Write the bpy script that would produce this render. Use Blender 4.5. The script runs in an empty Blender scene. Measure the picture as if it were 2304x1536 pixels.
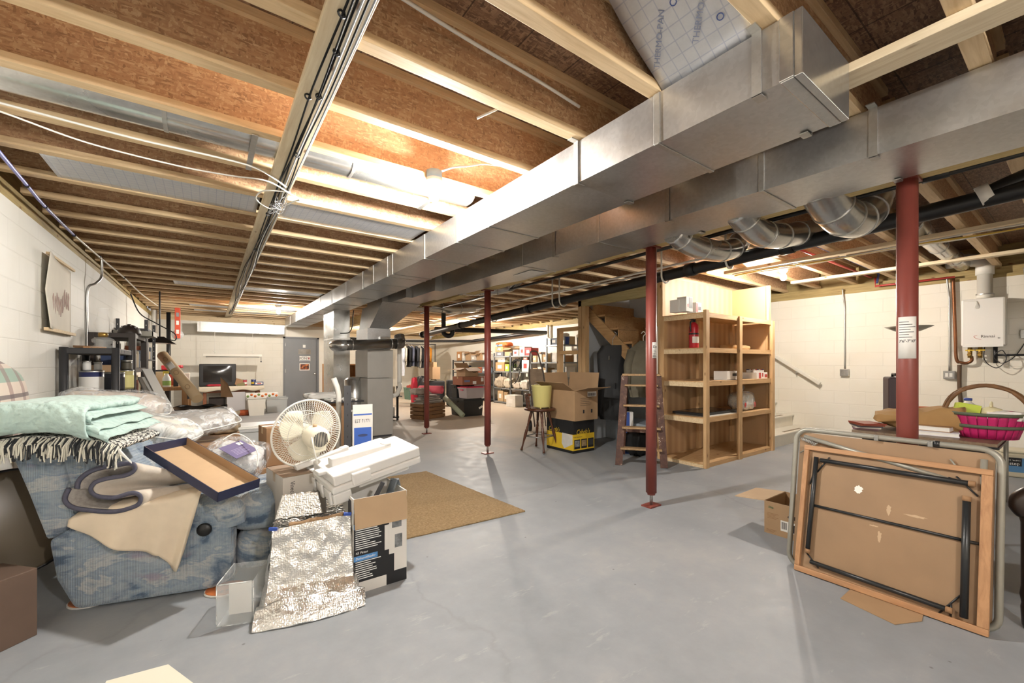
import bpy, math, random
from math import pi, sin, cos, radians as R, sqrt, atan2
from mathutils import Vector as V, Matrix, Euler
random.seed(7)
SC = bpy.context.scene
COL = SC.collection
# ------------------------------------------------------------------ materials
def lin(h):
    h = h.lstrip('#')
    out = []
    for i in (0, 2, 4):
        c = int(h[i:i+2], 16)/255
        out.append(c/12.92 if c <= .04045 else ((c+.055)/1.055)**2.4)
    return (*out, 1)
MATS = {}
class NT:
    def __init__(s, name):
        s.m = bpy.data.materials.new(name); s.m.use_nodes = True
        s.t = s.m.node_tree; s.n = s.t.nodes; s.l = s.t.links
        s.b = s.n['Principled BSDF']
        MATS[name] = s.m
    def add(s, typ, **kw):
        n = s.n.new(typ)
        for k, v in kw.items():
            if k in n.inputs.keys(): n.inputs[k].default_value = v
            else: setattr(n, k, v)
        return n
    def link(s, a, b): s.l.new(a, b)
    def coord(s, scale=(1, 1, 1), rot=(0, 0, 0), out='Object'):
        tc = s.add('ShaderNodeTexCoord'); mp = s.add('ShaderNodeMapping')
        mp.inputs['Scale'].default_value = scale; mp.inputs['Rotation'].default_value = rot
        s.link(tc.outputs[out], mp.inputs['Vector']); return mp.outputs[0]
    def noise(s, vec, scale=5, detail=4, rough=.55, dist=0):
        n = s.add('ShaderNodeTexNoise'); n.inputs['Scale'].default_value = scale
        n.inputs['Detail'].default_value = detail; n.inputs['Roughness'].default_value = rough
        n.inputs['Distortion'].default_value = dist
        s.link(vec, n.inputs['Vector']); return n.outputs['Fac']
    def ramp(s, fac, stops, interp='LINEAR'):
        n = s.add('ShaderNodeValToRGB'); cr = n.color_ramp; cr.interpolation = interp
        while len(cr.elements) < len(stops): cr.elements.new(.5)
        for e, (p, c) in zip(cr.elements, stops):
            e.position = p; e.color = lin(c) if isinstance(c, str) else (c, c, c, 1)
        s.link(fac, n.inputs[0]); return n.outputs[0]
    def mix(s, fac, a, b, mode='MIX'):
        n = s.add('ShaderNodeMix', data_type='RGBA', blend_type=mode)
        for sock, v in ((n.inputs[0], fac), (n.inputs[6], a), (n.inputs[7], b)):
            if isinstance(v, (int, float)): sock.default_value = v
            elif isinstance(v, str): sock.default_value = lin(v)
            elif isinstance(v, tuple): sock.default_value = v
            else: s.link(v, sock)
        return n.outputs[2]
    def math(s, op, a, b=0):
        n = s.add('ShaderNodeMath', operation=op)
        for i, v in enumerate((a, b)):
            if isinstance(v, (int, float)): n.inputs[i].default_value = v
            else: s.link(v, n.inputs[i])
        return n.outputs[0]
    def col(s, c):
        if isinstance(c, str): s.b.inputs['Base Color'].default_value = lin(c)
        else: s.link(c, s.b.inputs['Base Color'])
        return s
    def set(s, rough=.6, metal=0, **kw):
        s.b.inputs['Metallic'].default_value = metal
        if isinstance(rough, (int, float)): s.b.inputs['Roughness'].default_value = rough
        else: s.link(rough, s.b.inputs['Roughness'])
        for k, v in kw.items(): s.b.inputs[k.replace('_', ' ')].default_value = v
        return s
    def bump(s, h, strength=.3, dist=.01):
        n = s.add('ShaderNodeBump'); n.inputs['Strength'].default_value = strength
        n.inputs['Distance'].default_value = dist
        s.link(h, n.inputs['Height']); s.link(n.outputs[0], s.b.inputs['Normal']); return s
def flat(name, c, rough=.6, metal=0, var=.0, scale=8, bump=0, **kw):
    if name in MATS: return MATS[name]
    k = NT(name)
    if var or bump:
        f = k.noise(k.coord(), scale, 5)
        if var:
            d = k.mix(1.0, c, (1-var, 1-var, 1-var, 1), 'MULTIPLY')
            k.col(k.mix(k.ramp(f, [(.35, 0.), (.65, 1.)]), d, c))
        else: k.col(c)
        if bump: k.bump(f, bump, .01)
    else: k.col(c)
    k.set(rough, metal, **kw)
    return k.m
def wood(name, c1, c2, axis=0, scale=1, knots=True, rough=.65, c3=None):
    k = NT(name); sc = [14*scale, 14*scale, 14*scale]; sc[axis] = 1.1*scale
    f = k.noise(k.coord(tuple(sc)), 3, 6, .6, .6)
    c = k.ramp(f, [(.3, c1), (.62, c2)])
    if knots:
        s2 = [9, 9, 9]; s2[axis] = 4
        v = k.add('ShaderNodeTexVoronoi'); v.inputs['Scale'].default_value = 1
        k.link(k.coord(tuple(s2)), v.inputs['Vector'])
        c = k.mix(k.ramp(v.outputs['Distance'], [(.05, 1.), (.13, 0.)]), c, c3 or '#7a5530')
    k.col(c).set(rough).bump(f, .15, .004)
    return k.m
def osb(name, stops, lines=False):
    k = NT(name)
    cs = []
    for i, (sc, rot) in enumerate((((22, 120, 50), .35), ((110, 26, 60), -.5), ((32, 95, 140), 1.1))):
        v = k.add('ShaderNodeTexVoronoi'); v.inputs['Scale'].default_value = 1; v.inputs['Randomness'].default_value = 1
        co = k.coord(sc, (rot, rot*.7, rot))
        nz = k.add('ShaderNodeTexNoise'); nz.inputs['Scale'].default_value = 1.3; k.link(co, nz.inputs['Vector'])
        va = k.add('ShaderNodeVectorMath', operation='MULTIPLY_ADD')
        k.link(nz.outputs['Color'], va.inputs[0]); va.inputs[1].default_value = (1.1, 1.1, 1.1); k.link(co, va.inputs[2])
        k.link(va.outputs[0], v.inputs['Vector'])
        sx = k.add('ShaderNodeSeparateColor'); k.link(v.outputs['Color'], sx.inputs[0]); cs.append((sx.outputs[0], sx.outputs[1], v.outputs['Distance']))
    a = k.mix(k.ramp(cs[1][1], [(.45, 0.), (.55, 1.)]), cs[0][0], cs[1][0])
    a = k.mix(k.ramp(cs[2][1], [(.6, 0.), (.68, 1.)]), a, cs[2][0])
    f = k.noise(k.coord((1, 1, 1)), 40, 5)
    a = k.mix(.18, a, f)
    c = k.ramp(a, stops)
    if lines:      # printed layout lines on the floor sheathing
        br = k.add('ShaderNodeTexBrick'); br.offset = 0; br.inputs['Scale'].default_value = 1; br.inputs['Mortar Size'].default_value = .0035
        br.inputs['Brick Width'].default_value = .305; br.inputs['Row Height'].default_value = .61; k.link(k.coord(), br.inputs['Vector'])
        c = k.mix(k.math('MULTIPLY', br.outputs['Fac'], .75), c, '#241a15')
    k.col(c).set(.55).bump(a, .25, .003)
    return k.m
def metal(name, c, rough=.35, var=.12, spangle=True):
    k = NT(name)
    f = k.noise(k.coord(), 3, 5)
    r = k.ramp(f, [(.3, rough*.8), (.7, rough*1.25)])
    cc = k.mix(k.ramp(f, [(.3, 0.), (.7, 1.)]), k.mix(1., c, (1-var, 1-var, 1-var, 1), 'MULTIPLY'), c)
    if spangle:
        v = k.add('ShaderNodeTexVoronoi'); v.inputs['Scale'].default_value = 60; k.link(k.coord(), v.inputs['Vector'])
        sx = k.add('ShaderNodeSeparateColor'); k.link(v.outputs['Color'], sx.inputs[0])
        cc = k.mix(.12, cc, k.ramp(sx.outputs[0], [(0, '#9a9a9a'), (1, '#e8e8e8')]))
    k.col(cc).set(r, .88)
    return k.m
# ------------------------------------------------------------------ mesh builder
class B:
    def __init__(s): s.v = []; s.f = []; s.m = []; s.s = []; s.mi = 0; s.M = None
    def P(s, p):
        p = V(p)
        return s.M @ p if s.M else p
    def quadv(s, pts, faces, smooth=False):
        o = len(s.v); s.v += [s.P(p) for p in pts]
        for f in faces: s.f.append([o+i for i in f]); s.m.append(s.mi); s.s.append(smooth)
        return s
    def box(s, x0, x1, y0, y1, z0, z1):
        p = [(x0,y0,z0),(x1,y0,z0),(x1,y1,z0),(x0,y1,z0),(x0,y0,z1),(x1,y0,z1),(x1,y1,z1),(x0,y1,z1)]
        return s.quadv(p, [(0,3,2,1),(4,5,6,7),(0,1,5,4),(1,2,6,5),(2,3,7,6),(3,0,4,7)])
    def hexa(s, p):
        return s.quadv(p, [(0,3,2,1),(4,5,6,7),(0,1,5,4),(1,2,6,5),(2,3,7,6),(3,0,4,7)])
    def obox(s, c, size, rot=(0, 0, 0)):
        m = Matrix.Translation(V(c)) @ Euler(rot).to_matrix().to_4x4()
        h = [x/2 for x in size]
        p = [m @ V((a*h[0], b*h[1], d*h[2])) for d in (-1, 1) for a, b in ((-1,-1),(1,-1),(1,1),(-1,1))]
        return s.quadv(p, [(0,3,2,1),(4,5,6,7),(0,1,5,4),(1,2,6,5),(2,3,7,6),(3,0,4,7)])
    def bar(s, p0, p1, w, h, up=(0, 0, 1)):
        p0, p1 = V(p0), V(p1); d = (p1-p0).normalized(); u = V(up)
        sd = d.cross(u)
        if sd.length < 1e-4: sd = d.cross(V((1, 0, 0)))
        sd.normalize(); u = sd.cross(d)
        q = []
        for p in (p0, p1): q += [p-sd*w/2-u*h/2, p+sd*w/2-u*h/2, p+sd*w/2+u*h/2, p-sd*w/2+u*h/2]
        return s.quadv(q, [(0,1,2,3),(7,6,5,4),(0,4,5,1),(1,5,6,2),(2,6,7,3),(3,7,4,0)])
    def tube(s, pts, r, n=10, closed=False, caps=True, smooth=True):
        pts = [V(p) for p in pts]; N = len(pts); rr = r if isinstance(r, (list, tuple)) else [r]*N
        rings = []; prev = None
        for i in range(N):
            if closed: t = pts[(i+1) % N]-pts[i-1]
            else: t = pts[min(i+1, N-1)]-pts[max(i-1, 0)]
            t.normalize()
            if prev is None:
                a = V((0, 0, 1)) if abs(t.z) < .9 else V((1, 0, 0)); u = t.cross(a).normalized()
            else:
                u = prev - t*prev.dot(t)
                if u.length < 1e-5: u = t.orthogonal()
                u.normalize()
            prev = u; w = t.cross(u)
            rings.append([pts[i]+(u*cos(2*pi*k/n)+w*sin(2*pi*k/n))*rr[i] for k in range(n)])
        fs = []
        for i in range(N if closed else N-1):
            j = (i+1) % N
            for k in range(n): fs.append((i*n+k, i*n+(k+1) % n, j*n+(k+1) % n, j*n+k))
        s.quadv([p for rg in rings for p in rg], fs, smooth)
        if caps and not closed:
            o = len(s.v)-N*n
            for rg, rev in ((0, True), (N-1, False)):
                idx = [o+rg*n+k for k in range(n)]
                s.f.append(idx[::-1] if rev else idx); s.m.append(s.mi); s.s.append(False)
        return s
    def cyl(s, p0, p1, r, r1=None, n=16): return s.tube([p0, p1], [r, r if r1 is None else r1], n)
    def lathe(s, prof, c=(0, 0, 0), n=24, rot=None, caps=True, ang=2*pi, smooth=True):
        m = Matrix.Translation(V(c)) @ (Euler(rot).to_matrix().to_4x4() if rot else Matrix())
        full = ang > 2*pi-1e-3; K = n if full else n+1
        pts = [m @ V((r*cos(ang*k/n), r*sin(ang*k/n), z)) for r, z in prof for k in range(K)]
        fs = []
        for i in range(len(prof)-1):
            for k in range(n): k2 = (k+1) % K; fs.append((i*K+k, i*K+k2, (i+1)*K+k2, (i+1)*K+k))
        o = len(s.v); s.quadv(pts, fs, smooth)
        if caps and full:
            for i, rev in ((0, True), (len(prof)-1, False)):
                if prof[i][0] > 1e-4:
                    idx = [o+i*K+k for k in range(K)]; s.f.append(idx[::-1] if rev else idx); s.m.append(s.mi); s.s.append(False)
        return s
    def ball(s, c, r, n=14, sq=(1, 1, 1), rot=None):
        pr = [(max(1e-5, cos(a))*1, sin(a)) for a in [(-pi/2+pi*i/(n//2)) for i in range(n//2+1)]]
        m = Matrix.Translation(V(c)) @ (Euler(rot).to_matrix().to_4x4() if rot else Matrix())
        pts = [m @ V((a*cos(2*pi*k/n)*r*sq[0], a*sin(2*pi*k/n)*r*sq[1], z*r*sq[2])) for a, z in pr for k in range(n)]
        fs = [(i*n+k, i*n+(k+1) % n, (i+1)*n+(k+1) % n, (i+1)*n+k) for i in range(len(pr)-1) for k in range(n)]
        return s.quadv(pts, fs, True)
    def prism(s, pts, vec):
        """pts: polygon in 3-D (counter-clockwise seen against vec), extruded along vec"""
        vec = V(vec); n = len(pts); a = [V(p) for p in pts]; b = [p+vec for p in a]
        return s.quadv(a+b, [tuple(range(n))[::-1], tuple(range(n, 2*n))]+[(i, (i+1) % n, n+(i+1) % n, n+i) for i in range(n)])
    def grid(s, fn, nu, nv, thick=0, smooth=True, closed_u=False):
        """surface fn(u,v) u,v in 0..1; thick gives it a back along its normals"""
        ps = [[V(fn(i/nu, j/nv)) for j in range(nv+1)] for i in range(nu+1)]
        W = nv+1; pts = [p for r in ps for p in r]
        fs = [(i*W+j, (i+1)*W+j, (i+1)*W+j+1, i*W+j+1) for i in range(nu) for j in range(nv)]
        if not thick: return s.quadv(pts, fs, smooth)
        back = []
        for i in range(nu+1):
            for j in range(nv+1):
                du = ps[min(i+1, nu)][j]-ps[max(i-1, 0)][j]; dv = ps[i][min(j+1, nv)]-ps[i][max(j-1, 0)]
                nn = du.cross(dv)
                nn = nn.normalized() if nn.length > 1e-9 else V((0, 0, 1))
                back.append(ps[i][j]-nn*thick)
        N = len(pts); f2 = [tuple(N+q for q in f[::-1]) for f in fs]
        ed = []
        for i in range(nu): ed += [(i*W, N+i*W, N+(i+1)*W, (i+1)*W), ((i+1)*W+nv, N+(i+1)*W+nv, N+i*W+nv, i*W+nv)]
        for j in range(nv): ed += [(j+1, N+j+1, N+j, j), (nu*W+j, N+nu*W+j, N+nu*W+j+1, nu*W+j+1)]
        return s.quadv(pts+back, fs+f2+ed, smooth)
def mesh(name, b, mats):
    me = bpy.data.meshes.new(name)
    me.from_pydata([tuple(p) for p in b.v], [], b.f)
    for m in (mats if isinstance(mats, (list, tuple)) else [mats]): me.materials.append(m)
    me.polygons.foreach_set('material_index', b.m); me.polygons.foreach_set('use_smooth', b.s)
    me.update(); return me
TM = {}
def mods(o, bevel, sub, seg=2):
    if bevel:
        d = o.modifiers.new('Bevel', 'BEVEL'); d.width = bevel; d.segments = seg; d.limit_method = 'ANGLE'; d.angle_limit = R(40)
    if sub:
        d = o.modifiers.new('Subsurf', 'SUBSURF'); d.levels = sub; d.render_levels = sub
def thing(name, label, cat, loc=(0, 0, 0), rot=0, group=None):
    o = bpy.data.objects.new(name, None); COL.objects.link(o); o.empty_display_size = .1
    o.location = loc; o.rotation_euler = (0, 0, rot) if isinstance(rot, (int, float)) else rot
    TM[o.name] = Matrix.Translation(V(loc)) @ o.rotation_euler.to_matrix().to_4x4()
    o['label'] = label; o['category'] = cat
    if group: o['group'] = group
    return o
def root_matrix(o):
    while o.parent: o = o.parent
    return TM.get(o.name, Matrix())
def part(name, b, m, parent, w=False, bevel=0, sub=0, label=None, stuff=False):
    """a part (or sub-part) of a thing; w: the shape was laid out in room coordinates"""
    if w:
        inv = root_matrix(parent).inverted(); b.v = [inv @ p for p in b.v]
    o = bpy.data.objects.new(name, mesh(name, b, m)); COL.objects.link(o); o.parent = parent
    mods(o, bevel, sub)
    if label: o['label'] = label
    if stuff: o['kind'] = 'stuff'
    return o
def solo(name, b, m, label, cat, group=None, bevel=0, sub=0, loc=None, rot=0, kind=None):
    """a thing that is one mesh; its origin goes to its base unless loc is given"""
    if loc is None:
        xs = [p.x for p in b.v]; ys = [p.y for p in b.v]; zs = [p.z for p in b.v]
        c = V(((min(xs)+max(xs))/2, (min(ys)+max(ys))/2, min(zs))); b.v = [p-c for p in b.v]; loc = c
    o = bpy.data.objects.new(name, mesh(name, b, m)); COL.objects.link(o)
    o.location = loc; o.rotation_euler = (0, 0, rot) if isinstance(rot, (int, float)) else rot
    TM[o.name] = Matrix.Translation(V(loc)) @ o.rotation_euler.to_matrix().to_4x4()
    mods(o, bevel, sub)
    o['label'] = label; o['category'] = cat
    if group: o['group'] = group
    if kind: o['kind'] = kind
    return o
def struct(name, b, m, parent=None, bevel=0):
    o = bpy.data.objects.new(name, mesh(name, b, m)); COL.objects.link(o)
    if parent: o.parent = parent
    else: o['kind'] = 'structure'
    mods(o, bevel, 0)
    return o
def dup(root, loc, rot=None, label=None):
    r = root.copy(); COL.objects.link(r); r.location = loc
    if rot is not None: r.rotation_euler = (0, 0, rot) if isinstance(rot, (int, float)) else rot
    if label: r['label'] = label
    def kids(a, b):
        for ch in list(a.children):
            c = ch.copy(); COL.objects.link(c); c.parent = b; kids(ch, c)
    kids(root, r)
    return r
def text(name, s, size, m, parent, loc, rot, align='CENTER', ext=.0004, shear=0, sx=1, w=False):
    """raised lettering as a mesh part; w: loc/rot (or a Matrix in rot) are in room coordinates"""
    c = bpy.data.curves.new(name, 'FONT'); c.body = s; c.size = size; c.extrude = ext; c.align_x = align; c.align_y = 'CENTER'; c.shear = shear
    c.resolution_u = 2
    tmp = bpy.data.objects.new('tmp', c); me = bpy.data.meshes.new_from_object(tmp); bpy.data.objects.remove(tmp); me.materials.clear(); me.materials.append(m)
    o = bpy.data.objects.new(name, me); COL.objects.link(o); o.parent = parent
    r = rot if isinstance(rot, Matrix) else Euler(rot).to_matrix()
    M = Matrix.Translation(V(loc)) @ r.to_4x4() @ Matrix.Diagonal((sx, 1, 1, 1))
    if w: M = root_matrix(parent).inverted() @ M
    me.transform(M)
    return o
def frame(o, ex, ey):
    """matrix with its x along ex and y near ey"""
    ex = V(ex).normalized(); ez = ex.cross(V(ey)).normalized(); ey = ez.cross(ex)
    return Matrix(((ex.x, ey.x, ez.x, o[0]), (ex.y, ey.y, ez.y, o[1]), (ex.z, ey.z, ez.z, o[2]), (0, 0, 0, 1)))
def carton(name, label, cat, loc, yaw, size, m, flaps=None, tape='#b99a6c', group=None, fill=None, inner=None, t=.006, fh=None):
    """cardboard box, base centre at loc; flaps: {'f','b','l','r': degrees out from upright}, None = taped shut"""
    w, d, h = size; root = thing(name, label, cat, loc, yaw, group); b = B()
    if flaps is None:
        b.box(-w/2, w/2, -d/2, d/2, 0, h); part('body', b, m, root, bevel=.003)
        if tape:
            tb = B().box(-w/2-.0008, w/2+.0008, -.022, .022, h, h+.0012).box(-w/2-.0012, -w/2, -.022, .022, h-.05, h+.0012).box(w/2, w/2+.0012, -.022, .022, h-.05, h+.0012)
            part('tape', tb, flat('tape'+tape, tape, .3), root)
        return root
    z0 = t if not fill else fill
    b.box(-w/2, w/2, -d/2, -d/2+t, 0, h).box(-w/2, w/2, d/2-t, d/2, 0, h).box(-w/2, -w/2+t, -d/2+t, d/2-t, 0, h).box(w/2-t, w/2, -d/2+t, d/2-t, 0, h).box(-w/2+t, w/2-t, -d/2+t, d/2-t, 0, z0)
    part('body', b, m, root)
    for key, a in flaps.items():
        L = fh or min(w, d)/2; a = R(a); q = B()
        if key in 'fb':
            sg = -1 if key == 'f' else 1
            c = V((0, sg*(d/2-t/2), h)); u = V((0, sg*sin(a), cos(a)))
            q.bar(c, c+u*L, w-.004, t, up=(0, sg*cos(a), -sin(a)))
        else:
            sg = -1 if key == 'l' else 1
            c = V((sg*(w/2-t/2), 0, h)); u = V((sg*sin(a), 0, cos(a)))
            q.bar(c, c+u*L, d-.004, t, up=(sg*cos(a), 0, -sin(a)))
        part('flap', q, inner or m, root)
    return root
def bez(pts, n=8):
    """smooth path through pts"""
    p = [V(q) for q in pts]; out = []
    for i in range(len(p)-1):
        a, b = p[i], p[i+1]; t0 = (p[i+1]-p[max(i-1, 0)])*.5; t1 = (p[min(i+2, len(p)-1)]-p[i])*.5
        for k in range(n):
            t = k/n; out.append(a*(2*t**3-3*t*t+1)+t0*(t**3-2*t*t+t)+b*(-2*t**3+3*t*t)+t1*(t**3-t*t))
    return out+[p[-1]]
# pseudo noise for cloth
def nz(x, y=0., z=0.):
    from mathutils import noise
    return noise.noise(V((x, y, z)))
# ------------------------------------------------------------------ camera and room constants
YAW = atan2(680, 941); CAMH = 1.25
cd = bpy.data.cameras.new('camera'); cam = bpy.data.objects.new('camera', cd); COL.objects.link(cam)
cam.location = (0, 0, CAMH); cam.rotation_euler = (pi/2, 0, -YAW)
cd.sensor_width = 36; cd.lens = 36*941/2304; cd.shift_y = (818.5-768)/2304; cd.clip_start = .02; cd.clip_end = 60
SC.camera = cam
_c, _s = cos(YAW), sin(YAW)
def ray(px, py):
    a = (px-1152)/941; return V((_s+a*_c, _c-a*_s, -(py-818.5)/941))
def onz(px, py, z=0.): d = ray(px, py); return d*((z-CAMH)/d.z)+V((0, 0, CAMH))
def onx(px, py, x): d = ray(px, py); return d*(x/d.x)+V((0, 0, CAMH))
def ony(px, py, y): d = ray(px, py); return d*(y/d.y)+V((0, 0, CAMH))
XL, XR, YF, YFR, YB, ZW, ZJ, ZS = -1.1, 8.2, 13.5, 17.7, -3.2, 2.36, 2.5, 2.8
# ------------------------------------------------------------------ materials
def block_wall(name, c, mortar, use_y=True):
    k = NT(name)
    tc = k.add('ShaderNodeTexCoord'); sp = k.add('ShaderNodeSeparateXYZ'); k.link(tc.outputs['Object'], sp.inputs[0])
    cb = k.add('ShaderNodeCombineXYZ'); k.link(sp.outputs[1 if use_y else 0], cb.inputs[0]); k.link(sp.outputs[2], cb.inputs[1])
    br = k.add('ShaderNodeTexBrick'); k.link(cb.outputs[0], br.inputs['Vector'])
    for a, v in (('Scale', 1), ('Mortar Size', .007), ('Mortar Smooth', .9), ('Brick Width', .406), ('Row Height', .203)): br.inputs[a].default_value = v
    br.offset = .5
    n1 = k.noise(k.coord(), 1.2, 5); n2 = k.noise(k.coord(), 120, 4)
    cc = k.mix(k.ramp(n1, [(.35, 0.), (.7, 1.)]), c, mortar)
    cc = k.mix(k.math('MULTIPLY', br.outputs['Fac'], .22), cc, k.mix(1., mortar, (.8, .8, .78, 1), 'MULTIPLY'))
    k.col(cc).set(.62)
    h = k.math('ADD', k.math('MULTIPLY', br.outputs['Fac'], -1), k.math('MULTIPLY', n2, .35))
    k.bump(h, .35, .006)
    return k.m
M_wl = block_wall('white_block_paint', '#e6e4dd', '#dddad0')
M_wr = block_wall('warm_lit_block_paint', '#ece7db', '#e6e0d0')  # white block paint with the warm bulb's light tinted into it
M_wf = block_wall('white_block_paint_far', '#e3dfd4', '#d9d3c4', False)
def floor_mat():
    k = NT('grey_floor_paint')
    n1 = k.noise(k.coord(), .9, 6, .6); n2 = k.noise(k.coord(), 9, 6, .65); n3 = k.noise(k.coord(), 60, 4)
    base = k.ramp(k.mix(.35, n1, n2), [(.32, '#84898d'), (.5, '#92969a'), (.7, '#a3a4a4')])
    # bare concrete towards the far end, warm lamplight mixed into its colour
    sp = k.add('ShaderNodeSeparateXYZ'); k.link(k.coord(), sp.inputs[0])
    g = k.math('ADD', k.math('MULTIPLY', sp.outputs[1], .12), k.math('MULTIPLY', n1, .5))
    gx = k.ramp(k.math('MULTIPLY', sp.outputs[0], .1), [(.22, .15), (.42, 1.)])
    base = k.mix(k.math('MULTIPLY', k.ramp(g, [(.85, 0.), (1.25, 1.)]), gx), base, '#c0b3a1')
    # scuffs, specks
    sc = k.ramp(k.noise(k.coord((1, 3.2, 1), (0, 0, .6)), 3.1, 8, .72), [(.6, 0.), (.72, 1.)])
    base = k.mix(k.math('MULTIPLY', sc, .35), base, '#c9c7c4')
    v = k.add('ShaderNodeTexVoronoi'); v.inputs['Scale'].default_value = 7; k.link(k.coord(), v.inputs['Vector'])
    sx = k.add('ShaderNodeSeparateColor'); k.link(v.outputs['Color'], sx.inputs[0])
    spk = k.math('MULTIPLY', k.ramp(v.outputs['Distance'], [(.03, 1.), (.06, 0.)]), k.ramp(sx.outputs[0], [(.6, 0.), (.62, 1.)]))
    base = k.mix(k.math('MULTIPLY', spk, .7), base, '#5c5b58')
    # hairline cracks
    v2 = k.add('ShaderNodeTexVoronoi', feature='DISTANCE_TO_EDGE'); v2.inputs['Scale'].default_value = .2
    co = k.coord(); nn = k.add('ShaderNodeTexNoise'); nn.inputs['Scale'].default_value = 2.2; nn.inputs['Detail'].default_value = 8; k.link(co, nn.inputs['Vector'])
    va = k.add('ShaderNodeVectorMath', operation='MULTIPLY_ADD'); k.link(nn.outputs['Color'], va.inputs[0]); va.inputs[1].default_value = (.5, .5, .5); k.link(co, va.inputs[2])
    k.link(va.outputs[0], v2.inputs['Vector'])
    cr = k.ramp(v2.outputs['Distance'], [(.0006, 1.), (.0018, 0.)])
    base = k.mix(k.math('MULTIPLY', cr, .16), base, '#63625f')
    k.col(base).set(k.ramp(n2, [(.3, .45), (.7, .62)]), 0, Specular_IOR_Level=.35).bump(k.math('ADD', n3, k.math('MULTIPLY', cr, -2)), .06, .004)
    return k.m
M_floor = floor_mat()
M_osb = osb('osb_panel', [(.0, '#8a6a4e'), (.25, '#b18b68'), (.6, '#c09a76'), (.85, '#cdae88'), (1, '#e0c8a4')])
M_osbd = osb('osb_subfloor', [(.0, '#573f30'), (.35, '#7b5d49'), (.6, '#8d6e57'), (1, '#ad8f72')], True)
M_fl = wood('spruce_flange', '#c6a87e', '#dcc29a', 0)
M_board = wood('spruce_board', '#d0bb98', '#e3d4b6', 1)
M_boardx = wood('spruce_board_x', '#c9ad84', '#e0caa4', 0)
M_boardz = wood('spruce_board_z', '#c6a276', '#dcbf92', 2)
M_sill = wood('sill_plate', '#8f7a4c', '#b09a66', 1)
M_beam = wood('yellow_beam', '#b59c62', '#cdb67e', 1)
M_duct = metal('galvanized_sheet', '#cccccb', .36)
M_duct2 = metal('galvanized_bright', '#c9c8c4', .24)
M_cleat = metal('galvanized_cleat', '#c4c2bc', .4)
M_post = flat('oxide_red_paint', '#803f36', .42, 0, .12, 6)
M_blk = flat('black_plastic', '#1b1b1c', .4)
M_wht = flat('white_plastic', '#e9e7e0', .45)
M_str = metal('steel_strap', '#a9a8a3', .4)
# ------------------------------------------------------------------ shell
struct('floor', B().box(XL-.2, XR+.2, YB, YFR+.2, -.15, 0), M_floor)
struct('wall_left', B().box(XL-.2, XL, YB, YF+.2, 0, ZW), M_wl)
struct('wall_right', B().box(XR, XR+.2, YB, YFR+.2, 0, ZW), M_wr)
b = B()
DX0, DX1, DH = 1.70, 2.64, 2.03
b.box(XL, DX0, YF, YF+.2, 0, ZW).box(DX1, 3.3, YF, YF+.2, 0, ZW).box(DX0, DX1, YF, YF+.2, DH, ZW)
struct('wall_far', b, M_wf)
struct('wall_far_return', B().box(3.1, 3.3, YF+.2, YFR, 0, ZW), M_wl)
struct('wall_far_recess', B().box(3.1, XR, YFR, YFR+.2, 0, ZW), M_wf)
struct('wall_behind', B().box(XL-.2, XR+.2, YB-.2, YB, 0, ZS), M_wf)
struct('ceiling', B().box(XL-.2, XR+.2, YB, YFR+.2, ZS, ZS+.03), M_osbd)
# sill plates and rim boards on top of the block walls
b = B().box(XL-.16, XL+.0, YB, YF, ZW, ZW+.045).box(XL-.17, XL-.03, YB, YF, ZW+.045, ZJ).box(XL-.2, XL-.14, YB, YF, ZJ, ZS)
struct('trim_1', b, M_sill)
b = B().box(XR, XR+.16, YB, YFR, ZW, ZW+.045).box(XR+.03, XR+.17, YB, YFR, ZW+.045, ZJ).box(XR+.14, XR+.2, YB, YFR, ZJ, ZS)
struct('trim_2', b, M_sill)
b = B().box(XL, 3.1, YF+.02, YF+.16, ZW, ZJ).box(XL, 3.3, YF+.1, YF+.16, ZJ, ZS).box(3.3, XR, YFR+.02, YFR+.16, ZW, ZJ).box(3.3, XR, YFR+.1, YFR+.16, ZJ, ZS)
struct('trim_3', b, M_boardx)
# ------------------------------------------------------------------ I-joists
def joist(x0, x1, label, group):
    t = thing('ceiling_joist', label, 'joist', (x0, 0, ZJ), 0, group); L = x1-x0
    part('bottom_flange', B().box(0, L, -.033, .033, 0, .04), M_fl, t, bevel=.002)
    part('web', B().box(0, L, -.005, .005, .04, ZS-ZJ-.04), M_osb, t)
    part('top_flange', B().box(0, L, -.033, .033, ZS-ZJ-.04, ZS-ZJ-.001), M_fl, t)
    return t
def ordinal(n):
    w = 'first second third fourth fifth sixth seventh eighth ninth tenth eleventh twelfth thirteenth fourteenth fifteenth sixteenth seventeenth eighteenth nineteenth twentieth'.split()
    tn = {2: 'twenty', 3: 'thirty'}
    return w[n-1] if n <= 20 else (tn[n//10]+'-'+w[n % 10-1] if n % 10 else 'thirtieth')
JY0, JS = 1.188, .4877
ja = jb = None
for k in range(-3, 34):
    y = JY0+JS*k
    if k == -2: y += .06
    left = y < YF-.05
    n = k-2
    if k == 3: where = 'carrying the main bare bulb'
    elif n > 0: where = ordinal(k-3)+' beyond the main bulb'
    else: where = ordinal(3-k)+' nearer than the main bulb'
    if left:
        lb = 'OSB-webbed ceiling joist, block wall to beam, '+where
        if ja is None: ja = joist(XL-.02, 3.09, lb, 'joists on the recliner side'); ja.location.y = y
        else: dup(ja, (XL-.02, y, ZJ), 0, lb)
    lb = 'OSB-webbed ceiling joist, beam to heater wall, '+where
    if jb is None: jb = joist(3.22, XR+.02, lb, 'joists on the stair side'); jb.location.y = y
    else: dup(jb, (3.22, y, ZJ), 0, lb)
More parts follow.
